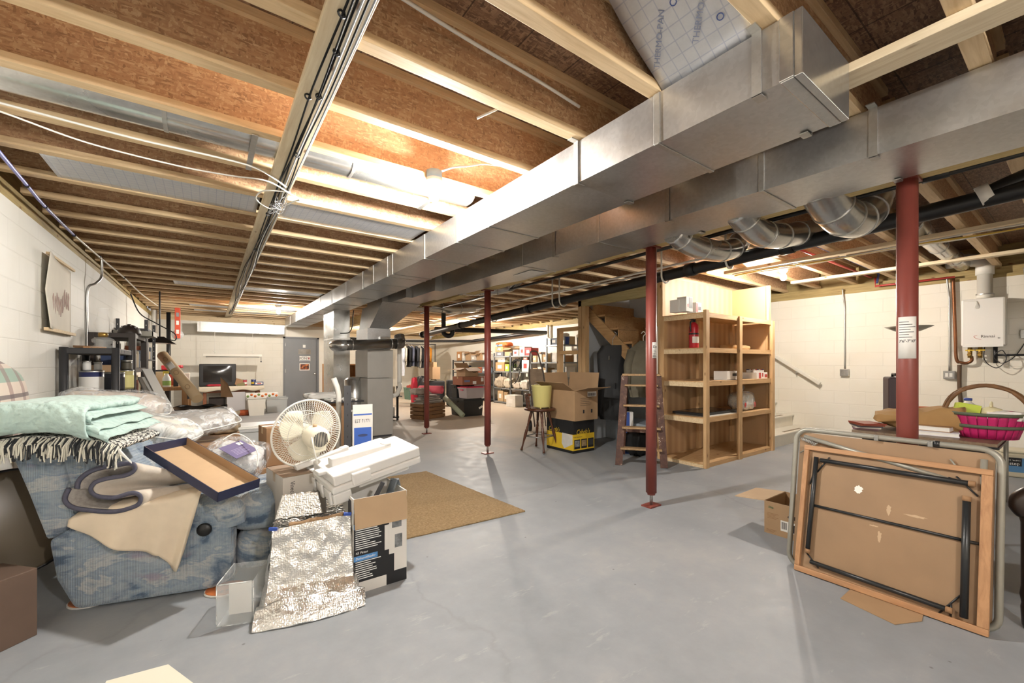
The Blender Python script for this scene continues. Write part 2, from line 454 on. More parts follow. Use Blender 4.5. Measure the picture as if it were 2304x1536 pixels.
# ------------------------------------------------------------------ beam, posts
solo('support_beam', B().box(3.08, 3.23, YB, YFR, 2.285, ZJ), M_beam, 'long yellowish timber beam carried by the red posts along the duct', 'beam', bevel=.004)
M_paper = flat('label_paper', '#e4e1da', .7, 0, .05, 30)
def post(y, lab, label, r=.046):
    t = thing('support_post', label, 'post', (3.155, y, 0), 0, 'red steel jack posts')
    part('tube', B().cyl((0, 0, .12), (0, 0, 2.27), r, n=28), M_post, t)
    part('screw', B().cyl((0, 0, .012), (0, 0, .14), .014, n=12), M_str, t)
    part('collar', B().cyl((0, 0, .1), (0, 0, .125), .034, n=20), M_post, t)
    part('base_plate', B().box(-.075, .075, -.05, .05, 0, .012), M_post, t)
    part('top_plate', B().box(-.075, .075, -.05, .05, 2.27, 2.284), M_post, t)
    if lab:
        a0 = atan2(-y, -3.155)+lab[3]; z0, z1, w = lab[:3]
        p = part('label_sticker', B().grid(lambda u, v: ((r+.0012)*cos(a0-w/2+w*u), (r+.0012)*sin(a0-w/2+w*u), z0+(z1-z0)*v), 10, 1, -.0006), M_paper, t, label='white paper instruction sticker')
        for i in range(9):
            zz = z1-.03-i*.014
            if abs(zz-(z0+.095)) > .014: part('print_line', B().grid(lambda u, v: ((r+.0026)*cos(a0-w*.42+w*.84*u*(.6+.4*((i*7) % 5)/4)), (r+.0026)*sin(a0-w*.42+w*.84*u*(.6+.4*((i*7) % 5)/4)), zz+.003*v), 8, 1, .0004), M_ink, p)
        for i, ch in enumerate('7\'6"-7\'10"'):
            aa = a0-.37*w+.074*w*i*1.15
            text('lettering', ch, .022, M_ink, p, ((r+.0024)*cos(aa), (r+.0024)*sin(aa), z0+.095), (pi/2, 0, aa+pi/2))
    return t
M_ink = flat('black_ink', '#26262a', .6)
post(.60, (1.28, 1.51, 1.75, 0), 'red steel post nearest the water heater, white paper label with sizes on it')
post(2.27, (1.30, 1.44, 1.0, .7), 'red steel post in front of the wooden stepladder, small sticker on its side')
post(4.95, None, 'red steel post beside the stacked plastic totes')
post(6.98, None, 'red steel post in front of the pink rolled mat')
# ------------------------------------------------------------------ ducts
def seams(t, x0, x1, z0, z1, ys, strap=()):
    for y in ys:
        b = B(); e = .006
        b.box(x0-e, x0, y-.016, y+.016, z0-.002, z1).box(x1, x1+e, y-.016, y+.016, z0-.002, z1).box(x0-e, x1+e, y-.012, y+.012, z0-e, z0)
        part('seam_cleat', b, M_cleat, t, w=True, bevel=.002)
    for y in strap:
        for sx, xa in ((-1, x0), (1, x1)):
            u, v = sorted((xa+sx*.005, xa+sx*.009)); q = B().box(u, v, y-.017, y+.017, z0-.01, ZJ+(.02 if sx > 0 else 0))
            u2, v2 = sorted((xa+sx*.009, xa-sx*.045)); q.box(u2, v2, y-.017, y+.017, z0-.011, z0-.0065)
            if sx < 0: q.box(xa-.055, xa-.005, y-.017, y+.017, ZJ-.006, ZJ-.001)
            part('hanger_strap', q, M_cleat, t, w=True)
def section(t, x0, x1, y0, y1, z0, z1, m, bulge=.006):
    """one sheet-metal length, its four faces slightly dished"""
    b = B()
    n = 6
    def f(p0, du, dv, nn):
        p0, du, dv, nn = V(p0), V(du), V(dv), V(nn)
        b.grid(lambda u, v: p0+du*u+dv*v+nn*bulge*(1-(2*u-1)**2)*(1-(2*v-1)**2), n, n)
    X, Y, Z = (x1-x0, 0, 0), (0, y1-y0, 0), (0, 0, z1-z0)
    f((x0, y0, z0), Z, Y, (-1, 0, 0)); f((x1, y0, z0), Y, Z, (1, 0, 0)); f((x0, y0, z0), Y, X, (0, 0, -1)); f((x0, y0, z1), X, Y, (0, 0, 1))
    b.quadv([(x0, y0, z0), (x1, y0, z0), (x1, y0, z1), (x0, y0, z1)], [(0, 1, 2, 3)]).quadv([(x0, y1, z0), (x1, y1, z0), (x1, y1, z1), (x0, y1, z1)], [(3, 2, 1, 0)])
    part('duct_section', b, m, t, w=True)
D1 = (1.67, 2.14, 2.264, 2.494)
t = thing('air_duct', 'long rectangular galvanized duct with a capped end below the joists', 'duct', (1.9, .61, 2.264))
ys = [.61, 1.17, 1.69, 2.61, 3.1, 3.75, 4.62, 4.78, 5.3, 5.75, 6.6, 7.5, 8.4, 9.3, 10.2, 11.1, 12, 12.9]
for i in range(len(ys)-1): section(t, D1[0], D1[1], ys[i], ys[i+1], D1[2], D1[3], M_duct, .004+.003*(i % 3))
seams(t, *D1, [1.17, 2.61, 3.1, 3.75, 4.62, 4.78, 5.3, 5.75, 6.6, 7.5, 8.4, 9.3, 10.2, 11.1, 12], (.735, 1.69))
b = B().box(D1[0]-.004, D1[1]+.004, .585, .612, D1[2]-.004, D1[3]).box(D1[0]-.006, D1[0], .612, .66, D1[2], D1[3]).box(D1[0]-.004, D1[1]+.004, .612, .655, D1[2]-.006, D1[2])
part('end_cap', b, M_duct2, t, w=True, bevel=.003)
D2 = (2.62, 3.078, 2.264, 2.494)
t = thing('air_duct', 'wide rectangular galvanized trunk duct running along the timber beam', 'duct', (2.85, -1, 2.264))
ys = [-1.5, .1, 1.13, 1.75, 2.4, 2.95, 3.45, 4.05]
for i in range(len(ys)-1): section(t, D2[0], D2[1], ys[i], ys[i+1], D2[2], D2[3], M_duct, .004)
seams(t, *D2, [.1, 1.13, 2.4, 3.45], (.62, 1.75, 2.95))
# transition to the narrower length that ends over the furnace
b = B().hexa([(2.62, 4.05, 2.264), (3.078, 4.05, 2.264), (3.0, 4.5, 2.264), (2.62, 4.5, 2.264), (2.62, 4.05, 2.494), (3.078, 4.05, 2.494), (3.0, 4.5, 2.494), (2.62, 4.5, 2.494)])
part('transition', b, M_duct, t, w=True)
ys = [4.5, 5.3, 6.1, 6.9, 7.7]
for i in range(4): section(t, 2.62-.1*i, 3.0-.06*i, ys[i], ys[i+1], 2.264, 2.494, M_duct, .004)
part('access_label', B().box(2.8, 3.0, 3.52, 3.85, 2.2545, 2.2565), M_paper, t, w=True)
# cross duct on the far wall
t = thing('air_duct', 'short silver duct running along the far wall above the hanging tube light', 'duct', (.6, 13.1, 2.05))
section(t, -.25, .55, 12.95, 13.4, 2.06, 2.30, M_duct2); section(t, .55, 1.05, 12.95, 13.4, 2.06, 2.30, M_duct2); section(t, 1.05, 1.66, 12.95, 13.4, 2.06, 2.30, M_duct2)
seams(t, -.25, 1.66, 2.06, 2.3, [])
for x in (-.2, .55, 1.05): part('seam_cleat', B().box(x-.02, x+.02, 12.942, 12.95, 2.056, 2.3), M_cleat, t, w=True)
# return drop beside the furnace
t = thing('return_duct', 'tall galvanized duct dropping from the capped duct beside the furnace', 'duct', (2.0, 8.2, 0))
section(t, 1.85, 2.14, 8.18, 9.0, .0, 1.72, M_duct2); section(t, 1.85, 2.14, 8.18, 9.0, 1.72, 2.262, M_duct2)
part('seam_cleat', B().box(1.843, 2.147, 8.172, 9.0, 1.71, 1.735), M_cleat, t, w=True)
# ------------------------------------------------------------------ furring boards under the joists
solo('furring_board', B().box(.32, .465, YB, 13.3, ZJ-.024, ZJ-.001), M_board, 'flat furring board carrying a bundle of black cables below the joists', 'board', bevel=.003)
solo('furring_board', B().box(2.15, 2.29, YB, .9, ZJ-.04, ZJ-.001), M_board, 'pale furring board between the two large ducts', 'board', bevel=.003)
solo('furring_board', B().box(7.12, 7.22, YB, 2.66, ZJ-.04, ZJ-.001), M_board, 'thin furring board near the heater wall, past the bulb by the wooden shelving', 'board', bevel=.003)
solo('furring_board', B().box(5.62, 5.72, YB, 2.9, ZJ-.04, ZJ-.001), M_board, 'furring board with yellow cables in front of the wooden shelving', 'board', bevel=.003)
solo('furring_board', B().box(5.35, 5.44, 5.4, 17, ZJ-.04, ZJ-.001), M_board, 'furring board over the metal shelves beyond the stairs', 'board', bevel=.003)
solo('furring_board', B().box(6.55, 6.64, 5.4, 17, ZJ-.04, ZJ-.001), M_board, 'furring board nearest the wall with the metal shelves', 'board', bevel=.003)
# ------------------------------------------------------------------ lamps
def bulb(x, y, watt, color, label, z=2.40, socket=True):
    t = thing('bare_bulb', label, 'light bulb', (x, y, z), 0, 'bare ceiling bulbs')
    k = NT('lit_glass_%d' % len(MATS)); k.col('#ffffff').set(.3)
    k.b.inputs['Emission Color'].default_value = lin(color); r = .036
    k.b.inputs['Emission Strength'].default_value = watt/(pi*4*pi*r*r)
    part('lit_globe', B().lathe([(.002, -.055), (.018, -.05), (.031, -.034), (.036, -.012), (.033, .01), (.024, .03), (.016, .045)], (0, 0, 0), 12), k.m, t)
    part('socket', B().lathe([(.014, .042), (.032, .05), (.05, .07), (.055, .085), (.055, .1)], (0, 0, 0), 20), M_wht, t)
    part('junction_box', B().lathe([(.05, .1), (.055, .104), (.055, .15), (.03, .152)], (0, 0, 0), 8), flat('grey_blue_plastic', '#8fa6b8', .5), t)
    return t
bulb(1.23, 2.60, 165, '#fffaf3', 'glaring bare bulb hanging nearest, beside the capped duct')
bulb(1.22, 10.42, 130, '#fff7ec', 'small bare bulb glaring near the far wall with the grey door')
bulb(6.12, 2.37, 105, '#fff6ea', 'bare bulb glowing in front of the wooden shelving')
bulb(6.19, 10.45, 230, '#fff3e4', 'starry bare bulb over the metal shelves and totes')
bulb(4.75, 14.2, 120, '#fff3e4', 'bare bulb hidden behind the furnace, lighting the hanging clothes')
bulb(.75, -1.45, 125, '#fffaf4', 'unseen bare bulb added as fill at the near end, before the capped duct')  # fill lamp added behind the camera to brighten the recliner's near side
SC.world = bpy.data.worlds.new('world'); SC.world.use_nodes = True
SC.world.node_tree.nodes['Background'].inputs[0].default_value = lin('#d8dce0'); SC.world.node_tree.nodes['Background'].inputs[1].default_value = .5
SC.view_settings.view_transform = 'Standard'; SC.view_settings.look = 'None'; SC.view_settings.gamma = 1
SC.view_settings.exposure = 0.42; SC.cycles.use_light_tree = False
SC.cycles.max_bounces = 7; SC.cycles.diffuse_bounces = 4; SC.cycles.glossy_bounces = 3; SC.cycles.transmission_bounces = 4; SC.cycles.transparent_max_bounces = 10
def at(px, py, z): return ray(px, py)*z+V((0, 0, CAMH))
M_kraft = flat('kraft_card', '#a98a68', .75, 0, .1, 5, .05)
M_kraftd = flat('kraft_card_brown', '#94714f', .75, 0, .12, 5, .05)
M_kraftl = flat('kraft_card_pale', '#bfa381', .75, 0, .08, 6, .05)
M_white = flat('white_card', '#e3e0da', .55, 0, .05, 6)
M_navy = flat('navy_print', '#2e3350', .5, 0, .12, 9)
M_foam = flat('white_foam', '#dedcd8', .75, 0, .03, 20, .06)
M_blackp = flat('black_print', '#1d1d20', .45)
M_bluep = flat('blue_print', '#5a93cf', .5)
M_grey = flat('grey_plastic', '#8b8c8e', .5)
M_dgrey = flat('dark_grey_plastic', '#3f4043', .5)
def film(name, c='#f4f6f7', a=.22, rough=.12, bump=.6, sc=14):
    k = NT(name); k.col(c).set(rough, 0, Alpha=a, Specular_IOR_Level=.9, Coat_Weight=.6, Coat_Roughness=.08)
    f = k.noise(k.coord(), sc, 3, .6, 1.2); k.bump(f, bump, .03)
    k.l.new(k.ramp(f, [(.45, a*.5), (.62, min(1, a*2.4))]), k.b.inputs['Alpha'])
    return k.m
M_film = film('clear_vinyl'); M_filmw = film('milky_vinyl', '#f2f4f2', .36, .2, .5, 9)
# ================================================================== recliner and what lies on it
def corduroy():
    k = NT('blue_corduroy'); co = k.coord()
    n1 = k.noise(k.coord((1.25, 1.25, 2.9), (.15, .2, 0)), 1.9, 8, .6, .35); n2 = k.noise(k.coord((2.4, 2.4, 6), (0, .3, 1.)), 1.1, 5, .6, .4)
    c = k.ramp(n1, [(.3, '#4c6076'), (.38, '#566b82'), (.41, '#8899a8'), (.48, '#a9b4bb'), (.52, '#8fa0af'), (.55, '#c9cac6'), (.6, '#9aa8b3'), (.64, '#5d7288'), (.7, '#a3acb4')])
    c = k.mix(k.ramp(n2, [(.6, 0.), (.68, .7)]), c, '#a79aa6')
    c = k.mix(k.ramp(n2, [(.3, .5), (.36, 0.)]), c, '#a9aeb0')
    n3 = k.noise(k.coord((1.6, 1.6, 4.2), (.1, .4, .5)), 1.7, 7, .62, .3); c = k.mix(k.ramp(n3, [(.57, 0.), (.63, .75)]), c, '#445a74'); c = k.mix(k.ramp(n3, [(.36, .6), (.41, 0.)]), c, '#bcc2c6')
    wv = k.add('ShaderNodeTexWave', wave_type='BANDS', bands_direction='X'); wv.inputs['Scale'].default_value = 48; wv.inputs['Distortion'].default_value = .5; wv.inputs['Detail'].default_value = 1
    k.link(co, wv.inputs['Vector'])
    c = k.mix(k.math('MULTIPLY', wv.outputs['Fac'], .25), k.mix(1., c, (.72, .74, .78, 1), 'MULTIPLY'), c)
    k.col(c).set(.9, 0, Sheen_Weight=.3).bump(wv.outputs['Fac'], .5, .004)
    return k.m
M_cord = corduroy()
RO, RYAW = V((-.53, 2.99, .012)), atan2(-.287, .958)
rec = thing('recliner', 'blue patterned corduroy recliner heaped with bedding beside the white block wall', 'recliner', RO, RYAW)
def side_poly(y0, y1):
    p = [(-.10, .16), (-.03, .0), (.01, -.006), (.56, -.002), (.655, .035), (.662, .43), (.62, .50), (.50, .47), (.36, .46), (.12, .45), (-.02, .43), (-.13, .36)]
    return B().prism([(x, y0, z) for x, z in p], (0, y1-y0, 0))
part('side_panel', side_poly(0, .11), M_cord, rec, bevel=.025); part('side_panel', side_poly(.66, .77), M_cord, rec, bevel=.025)
def roll(y):
    b = B()
    pth = [(.08, y, .43), (.2, y, .445), (.34, y, .45), (.48, y, .452), (.58, y, .44), (.645, y, .40), (.665, y, .33)]
    b.tube(bez(pth, 6), [.066+.012*sin(i*.5)+.004*sin(i*2.3) for i in range(37)], 18)
    return b
part('arm_pad', roll(.045), M_cord, rec, sub=1); part('arm_pad', roll(.715), M_cord, rec, sub=1)
def soft(b, x0, x1, y0, y1, z0, z1, bul=.03, n=8, px=2.6):
    """a stuffed cushion: superellipsoid-like block"""
    cx, cy, cz = (x0+x1)/2, (y0+y1)/2, (z0+z1)/2; hx, hy, hz = (x1-x0)/2, (y1-y0)/2, (z1-z0)/2
    def se(t, e): c = cos(t); return math.copysign(abs(c)**e, c)
    e1, e2 = 2/px/1.25, 2/px/1.6
    nu, nv = 20, 40
    pts = []
    for i in range(nu+1):
        a = -pi/2+pi*i/nu; ca = abs(cos(a))**e1; sa = math.copysign(abs(sin(a))**e1, sin(a))
        for j in range(nv):
            t = 2*pi*j/nv
            wob = 1+bul*nz(cos(t)*2+cx*9, sin(t)*2+cy*7, a*2+cz*11)
            pts.append((cx+hx*ca*se(t, e2)*wob, cy+hy*ca*se(t-pi/2, e2)*wob, cz+hz*sa*wob))
    fs = [(i*nv+j, i*nv+(j+1) % nv, (i+1)*nv+(j+1) % nv, (i+1)*nv+j) for i in range(nu) for j in range(nv)]
    return b.quadv(pts, fs, True)
bp = [(-.11, .34), (-.02, .36), (.05, .46), (.12, .58), (.05, .74), (-.07, .85), (-.17, .88), (-.28, .84), (-.27, .74), (-.19, .54)]
part('backrest', B().prism([(x, .03, z) for x, z in bp], (0, .71, 0)), M_cord, rec, bevel=.04)
wing = [(-.13, .36), (-.05, .40), (-.02, .50), (-.10, .83), (-.27, .82), (-.2, .6)]
part('back_wing', B().prism([(x, -.005, z) for x, z in wing], (0, .06, 0)), M_cord, rec, bevel=.02)
part('seat', soft(B(), .02, .72, .1, .67, .28, .46), M_cord, rec)
part('footrest', soft(B(), .62, .87, .05, .72, .24, .49, .05), M_cord, rec)
part('footrest', soft(B(), .63, .86, .05, .72, .02, .27, .03), M_cord, rec)
part('base', B().box(0, .64, .1, .66, .0, .3), M_blk, rec)
b = B().lathe([(.034, 0), (.036, .01), (.03, .018), (.0, .02)], (.53, 0, .335), 18, (pi/2, 0, 0))
part('release_handle', b, M_blk, rec, label='black oval recline handle')
# orange furniture sliders under the recliner's feet
k = flat('orange_board', '#c8713a', .4, 0, .1, 8)
def oval(x0, x1, y0, y1, z, n=12):
    return [((x0+x1)/2+(x1-x0)/2*cos(2*pi*i/(2*n)), (y0+y1)/2+(y1-y0)/2*sin(2*pi*i/(2*n)), z) for i in range(2*n)]
def slider(dx, label, y0=-.04):
    t = thing('furniture_slider', label, 'slider', RO-V((0, 0, .012)), RYAW)
    part('rim', B().prism(oval(dx-.1, dx+.1, y0, y0+.16, .001), (0, 0, .008)), M_wht, t, label='white rim'); part('pad', B().prism(oval(dx-.095, dx+.095, y0+.005, y0+.155, .009), (0, 0, .004)), k, t)
    return t
t = slider(.63, 'orange oval furniture slider poking out below the recliner footrest', -.085)
text('lettering', 'EZ MOVES', .03, M_navy, t, (.665, -.035, .0135), (0, 0, .3))
slider(-.0, 'orange oval furniture slider under the back corner of the recliner base', .02)
# mint quilt folded over the backrest
def quilt_mat(name, c1, c2, sc=28):
    k = NT(name); v = k.add('ShaderNodeTexVoronoi', feature='SMOOTH_F1'); v.inputs['Scale'].default_value = sc; k.link(k.coord(), v.inputs['Vector'])
    n = k.noise(k.coord(), 5, 4)
    k.col(k.mix(n, c1, c2)).set(.9, 0, Sheen_Weight=.2).bump(k.math('ADD', v.outputs['Distance'], k.math('MULTIPLY', k.noise(k.coord(), 30, 3), .8)), .8, .014); return k.m
M_mint = quilt_mat('mint_quilting', '#a6c0b9', '#b8cec8', 42)
def lim(x, a, b): return max(a, min(b, x))
def qz(x):      # height of the bed the bedding lies on, along the chair
    return .83+.035*cos((x+.12)*6)-.10*lim((x-.12)*3, 0, 1)**1.5+.0*x
q = thing('quilt', 'mint green quilt folded in thick layers over the recliner back', 'quilt', RO, RYAW)
for i in range(4):
    def fq(u, v, i=i):
        # v runs round the fold at the near edge, u along the chair
        x = -.62+(.69+.035*i)*u; a = (v-.12)*1.15; yy = -.12+.0*i
        th = .036; zb = qz(x)+.055+.036*(3-i)+.02*nz(x*4, i*3.3)-.05*lim(u*8-6.6, 0, 2)**2*.25
        if v < .12: ph = -pi/2+pi*(v/.12); return (x, yy-.02*cos(ph)-.02*i*0+.015*nz(x*5, i), zb+th/2+th/2*sin(ph))
        return (x, yy+.62*(v-.12), zb+th+.012*nz(x*6, v*5, i))
    part('folded_layer', B().grid(fq, 40, 26, .003 if i else .03), M_mint, q)
b = B()
def fe(u, v):
    x = -.62+.72*u; zt = qz(x)+.055+.037*4+.02*nz(x*4, 0)*.6-.03*lim(u*8-6.4, 0, 2)**2*.3; zl = qz(x)+.05-.03*lim(u*8-6.4, 0, 2)**2*.3
    a = -pi/2+pi*v
    return (x, -.12-.055*cos(a)-.012*nz(x*14, v*3)*cos(a), (zt+zl)/2+(zt-zl)/2*sin(a)+.006*nz(x*20, v*8))
b.grid(fe, 60, 14, .01); part('rolled_edge', b, M_mint, q)
part('care_tag', B().grid(lambda u, v: (.21+.05*u, -.13+.01*u, .80-.06*u+.03*v-.02*u*v), 4, 2, .001), M_wht, q)
# fringed black and white throw under the quilt
k = NT('black_white_weave'); wv = k.noise(k.coord((1, 1, 1)), 90, 3)
k.col(k.ramp(wv, [(.42, '#2a2b2d'), (.5, '#d8d6cc')], 'CONSTANT')).set(.95).bump(wv, .6, .006); M_weave = k.m
th = thing('fringed_throw', 'black and white fringed throw hanging out from under the mint quilt', 'blanket', RO, RYAW)
def ft(u, v):
    x = -.66+.87*u; y = -.10+.42*v; return (x, y, qz(x)+.03-.14*lim((-x-.40)*4, 0, 1)**2+.008*nz(x*9, v*6))
part('weave', B().grid(ft, 40, 14, .022), M_weave, th)
M_fr1 = flat('cream_yarn', '#d9d6c8', .95); M_fr2 = flat('black_yarn', '#333538', .95)
b = B(); rr = random.Random(3)
for i in range(420):
    u = rr.random(); x = -.66+.87*u; p = V(ft(u, 0)); b.mi = 0 if rr.random() < .58 else 1
    y = p.y-.006-.03*rr.random(); L = .05+.055*rr.random()+(.05 if u < .25 else 0)
    q2 = p+V((0, 0, .0)); dx = rr.uniform(-.02, .02)
    b.tube([(x, p.y+.005, p.z-.004), (x+dx*.4, y-.008, p.z-.012-L*.3), (x+dx, y-.002-.012*rr.random(), p.z-.01-L)], [.0035, .0042, .003], 5, caps=False)
part('fringe', b, [M_fr1, M_fr2], th, stuff=True)
# plaid cushion against the wall
k = NT('plaid_cloth'); sp = k.add('ShaderNodeSeparateXYZ'); k.link(k.coord((1, 1, 1)), sp.inputs[0])
def band(sock, per, lo, hi): return k.math('MULTIPLY', k.math('GREATER_THAN', k.math('FRACT', k.math('MULTIPLY', sock, per)), lo), k.math('LESS_THAN', k.math('FRACT', k.math('MULTIPLY', sock, per)), hi))
c = k.mix(k.math('MULTIPLY', band(sp.outputs[2], 5, .15, .55), .75), '#c9bcae', '#6f9a8c'); c = k.mix(k.math('MULTIPLY', band(sp.outputs[1], 5, .0, .3), .6), c, '#7d5a58')
c = k.mix(k.math('MULTIPLY', band(sp.outputs[2], 5, .68, .8), .8), c, '#4a3f45'); k.col(c).set(.9, 0, Sheen_Weight=.2); M_plaid = k.m
pc = at(5, 920, 2.45)
b = B(); b.M = Matrix.Translation((-.985, 3.62, 1.0)) @ Euler((0, R(-6), R(0))).to_matrix().to_4x4()
soft(b, -.07, .07, -.46, .44, -.28, .27, .04, px=1.9); solo('plaid_cushion', b, M_plaid, 'green and tan plaid cushion leaning on the block wall behind the quilt', 'cushion')
# grey wool blanket lying in an S fold on the arm
k = NT('wool_blanket'); n = k.noise(k.coord(), 60, 4); k.col(k.mix(n, '#bdb3a6', '#d0c7ba')).set(.95, 0, Sheen_Weight=.4).bump(n, .3, .004); M_wool = k.m
M_woolg = flat('grey_wool', '#aaa49e', .95, 0, .25, 60, .3)
M_wooln = flat('navy_wool', '#5a5a6a', .95, 0, .15, 60, .3)
wb = thing('wool_blanket', 'beige wool blanket with navy edge folded in an S on the recliner arm', 'blanket', RO, RYAW)
sp_ = [(-.01, .625), (-.025, .575), (.01, .535), (.09, .512), (.18, .506), (.25, .522), (.262, .555), (.23, .57), (.16, .558), (.09, .57), (.062, .61), (.085, .655), (.15, .678), (.21, .684), (.238, .70), (.225, .722), (.165, .722), (.08, .70), (.03, .66), (.022, .62)]
pth = bez([(x, 0, z) for x, z in sp_], 6)
def sheet(off, e0, e1):
    n = len(pth)-1
    def f(u, v):
        i = int(round(u*n)); p = pth[i]; t = (pth[min(i+1, n)]-pth[max(i-1, 0)]).normalized(); nn = V((-t.z, 0, t.x))
        q = p+nn*off; vv = e0+(e1-e0)*v
        w = max(0, vv); return (q.x+.34*w, -.06+.46*vv, .515+(q.z-.515)*(1-1.25*w)+.006*nz(q.x*9, vv*3))
    return f, n
f, n = sheet(.0, .012, .62); part('woven_face', B().grid(f, n, 12, .009), M_woolg, wb)
f, n = sheet(-.0095, .012, .62); part('back_face', B().grid(f, n, 12, .009), M_wool, wb)
f, n = sheet(.001, -.004, .012); part('bound_edge', B().grid(f, n, 2, .0205), M_wooln, wb)
# cream cloth hanging over the arm
M_cream = flat('cream_cotton', '#e2d2ba', .85, 0, .06, 12, .1)
top = [(-.02, .47), (.1, .50), (.2, .515), (.3, .52), (.4, .53), (.5, .545), (.53, .55)]
def lerp_pts(pts, u):
    f = u*(len(pts)-1); i = min(int(f), len(pts)-2); return V(pts[i]).lerp(V(pts[i+1]), f-i)
bot = [(-.02, .44), (.08, .36), (.18, .30), (.28, .26), (.34, .235), (.385, .15), (.42, .145), (.46, .30)]
def fc(u, v):
    if v < .3:
        a = v/.3; p = lerp_pts([(x, 0, z) for x, z in top], u); return (p.x, .12-.155*a, p.z+.01*sin(a*pi)+.008*nz(u*12, a*3))
    a = (v-.3)/.7; p0 = lerp_pts([(x, 0, z) for x, z in top], u); p1 = lerp_pts([(x, 0, z) for x, z in bot], u)
    p = p0.lerp(p1, a); return (p.x, -.04-.017*sin(u*22+a*2)*a-.018*a*sin(u*7)-.01*(1-a), p.z)
b = B().grid(fc, 56, 26, .003)
for i, p in enumerate(b.v): b.v[i] = (Matrix.Translation(RO) @ Matrix.Rotation(RYAW, 4, 'Z')) @ p
solo('cotton_cloth', b, M_cream, 'cream cotton cloth hanging down over the recliner arm', 'cloth')
# navy tray box
L_, B_, T_ = at(325, 1004, 2.36), at(491, 1108, 2.10), at(424, 972, 2.62)
F = frame(L_, B_-L_, T_-L_); F = F @ Matrix.Translation((0, 0, -.05)); ln, wd = (B_-L_).length, .215
t = thing('gift_box', 'shallow navy box with bare kraft inside lying on the wool blanket', 'box', L_)
def wl(x0, x1, y0, y1, z0, z1): q = B(); q.M = F; return q.box(x0, x1, y0, y1, z0, z1)
part('floor_panel', wl(0, ln, 0, wd, 0, .003), M_kraftl, t, w=True)
for r_ in ((0, ln, -.002, .001), (0, ln, wd-.001, wd+.002)): part('outer_wall', wl(r_[0]-.002, r_[1]+.002, r_[2], r_[3], -.001, .051), M_navy, t, w=True)
for r_ in ((-.002, .001), (ln-.001, ln+.002)): part('outer_wall', wl(r_[0], r_[1], -.002, wd+.002, -.001, .051), M_navy, t, w=True)
for r_ in ((.001, ln-.001, .001, .003), (.001, ln-.001, wd-.003, wd-.001), (ln-.003, ln-.001, .003, wd-.003)): part('inner_wall', wl(*r_, .003, .05), M_kraft, t, w=True)
part('inner_wall', wl(.001, .003, .003, wd-.003, .003, .05), M_navy, t, w=True)
# white embroidered pillow corner with lace
M_lace = flat('white_lace', '#e3dfd8', .9, 0, .08, 30, .4)
b = B(); b.M = Matrix.Translation(at(540, 1108, 2.62)) @ Euler((.15, .1, .3)).to_matrix().to_4x4(); soft(b, -.11, .11, -.09, .09, -.03, .03, .2)
solo('lace_pillow', b, M_lace, 'white lace trimmed pillow peeking out by the navy box corner', 'pillow')
# heap behind the recliner that carries the bags: a milky tote and a carton
def tote(name, label, loc, yaw, size, m, lidm, taper=.06, group=None, rim=.012, lid=True, cat='storage tote', ribs=0):
    w, d, h = size; t = thing(name, label, cat, loc, yaw, group); b = B(); k = 1-taper; th = .004
    def ring(f, z, o=0): return [(-w/2*f+o, -d/2*f+o, z), (w/2*f-o, -d/2*f+o, z), (w/2*f-o, d/2*f-o, z), (-w/2*f+o, d/2*f-o, z)]
    pts = ring(k, 0)+ring(1, h)+ring(1, h, th)+ring(k, .006, th)
    fs = [(3, 2, 1, 0)]+[(a, (a+1) % 4, 4+(a+1) % 4, 4+a) for a in range(4)]+[(4+a, 4+(a+1) % 4, 8+(a+1) % 4, 8+a) for a in range(4)]+[(8+a, 8+(a+1) % 4, 12+(a+1) % 4, 12+a) for a in range(4)]+[(12, 13, 14, 15)]
    b.quadv(pts, fs); part('tub', b, m, t, bevel=.012)
    r_ = B().box(-w/2-rim, w/2+rim, -d/2-rim, -d/2, h-.03, h).box(-w/2-rim, w/2+rim, d/2, d/2+rim, h-.03, h).box(-w/2-rim, -w/2, -d/2, d/2, h-.03, h).box(w/2, w/2+rim, -d/2, d/2, h-.03, h)
    part('rim', r_, m, t, bevel=.004)
    if lid:
        l = B().box(-w/2-rim-.004, w/2+rim+.004, -d/2-rim-.004, d/2+rim+.004, h+.001, h+.018).box(-w/2+.03, w/2-.03, -d/2+.03, d/2-.03, h+.018, h+.028)
        for i in range(ribs):
            x = -w/2+.05+(w-.1)*i/(max(1, ribs-1)); l.box(x-.02, x+.02, -d/2+.05, d/2-.05, h+.028, h+.036)
        part('lid', l, lidm, t, bevel=.004)
    hb = B()
    for sx in (-1, 1): hb.box(sx*(w/2+rim), sx*(w/2+rim+.012), -.06, .06, h-.06, h-.03)
    part('handle', hb.box(-.0001, .0001, -.0001, .0001, h-.04, h-.0399) if 0 else hb, lidm if lid else m, t)
    return t
k = NT('milky_plastic'); k.col('#e6e8e6').set(.35, 0, Transmission_Weight=.35, Alpha=.75); M_milk = k.m
carton('cardboard_box', 'worn cardboard box behind the recliner holding up the plastic bedding bags', 'box', (-.2, 3.98, 0), .1, (.62, .5, .66), M_kraftd)
carton('cardboard_box', 'low cardboard box behind the recliner seat under the clear bags', 'box', (.33, 3.88, 0), -.2, (.36, .36, .60), M_kraft)
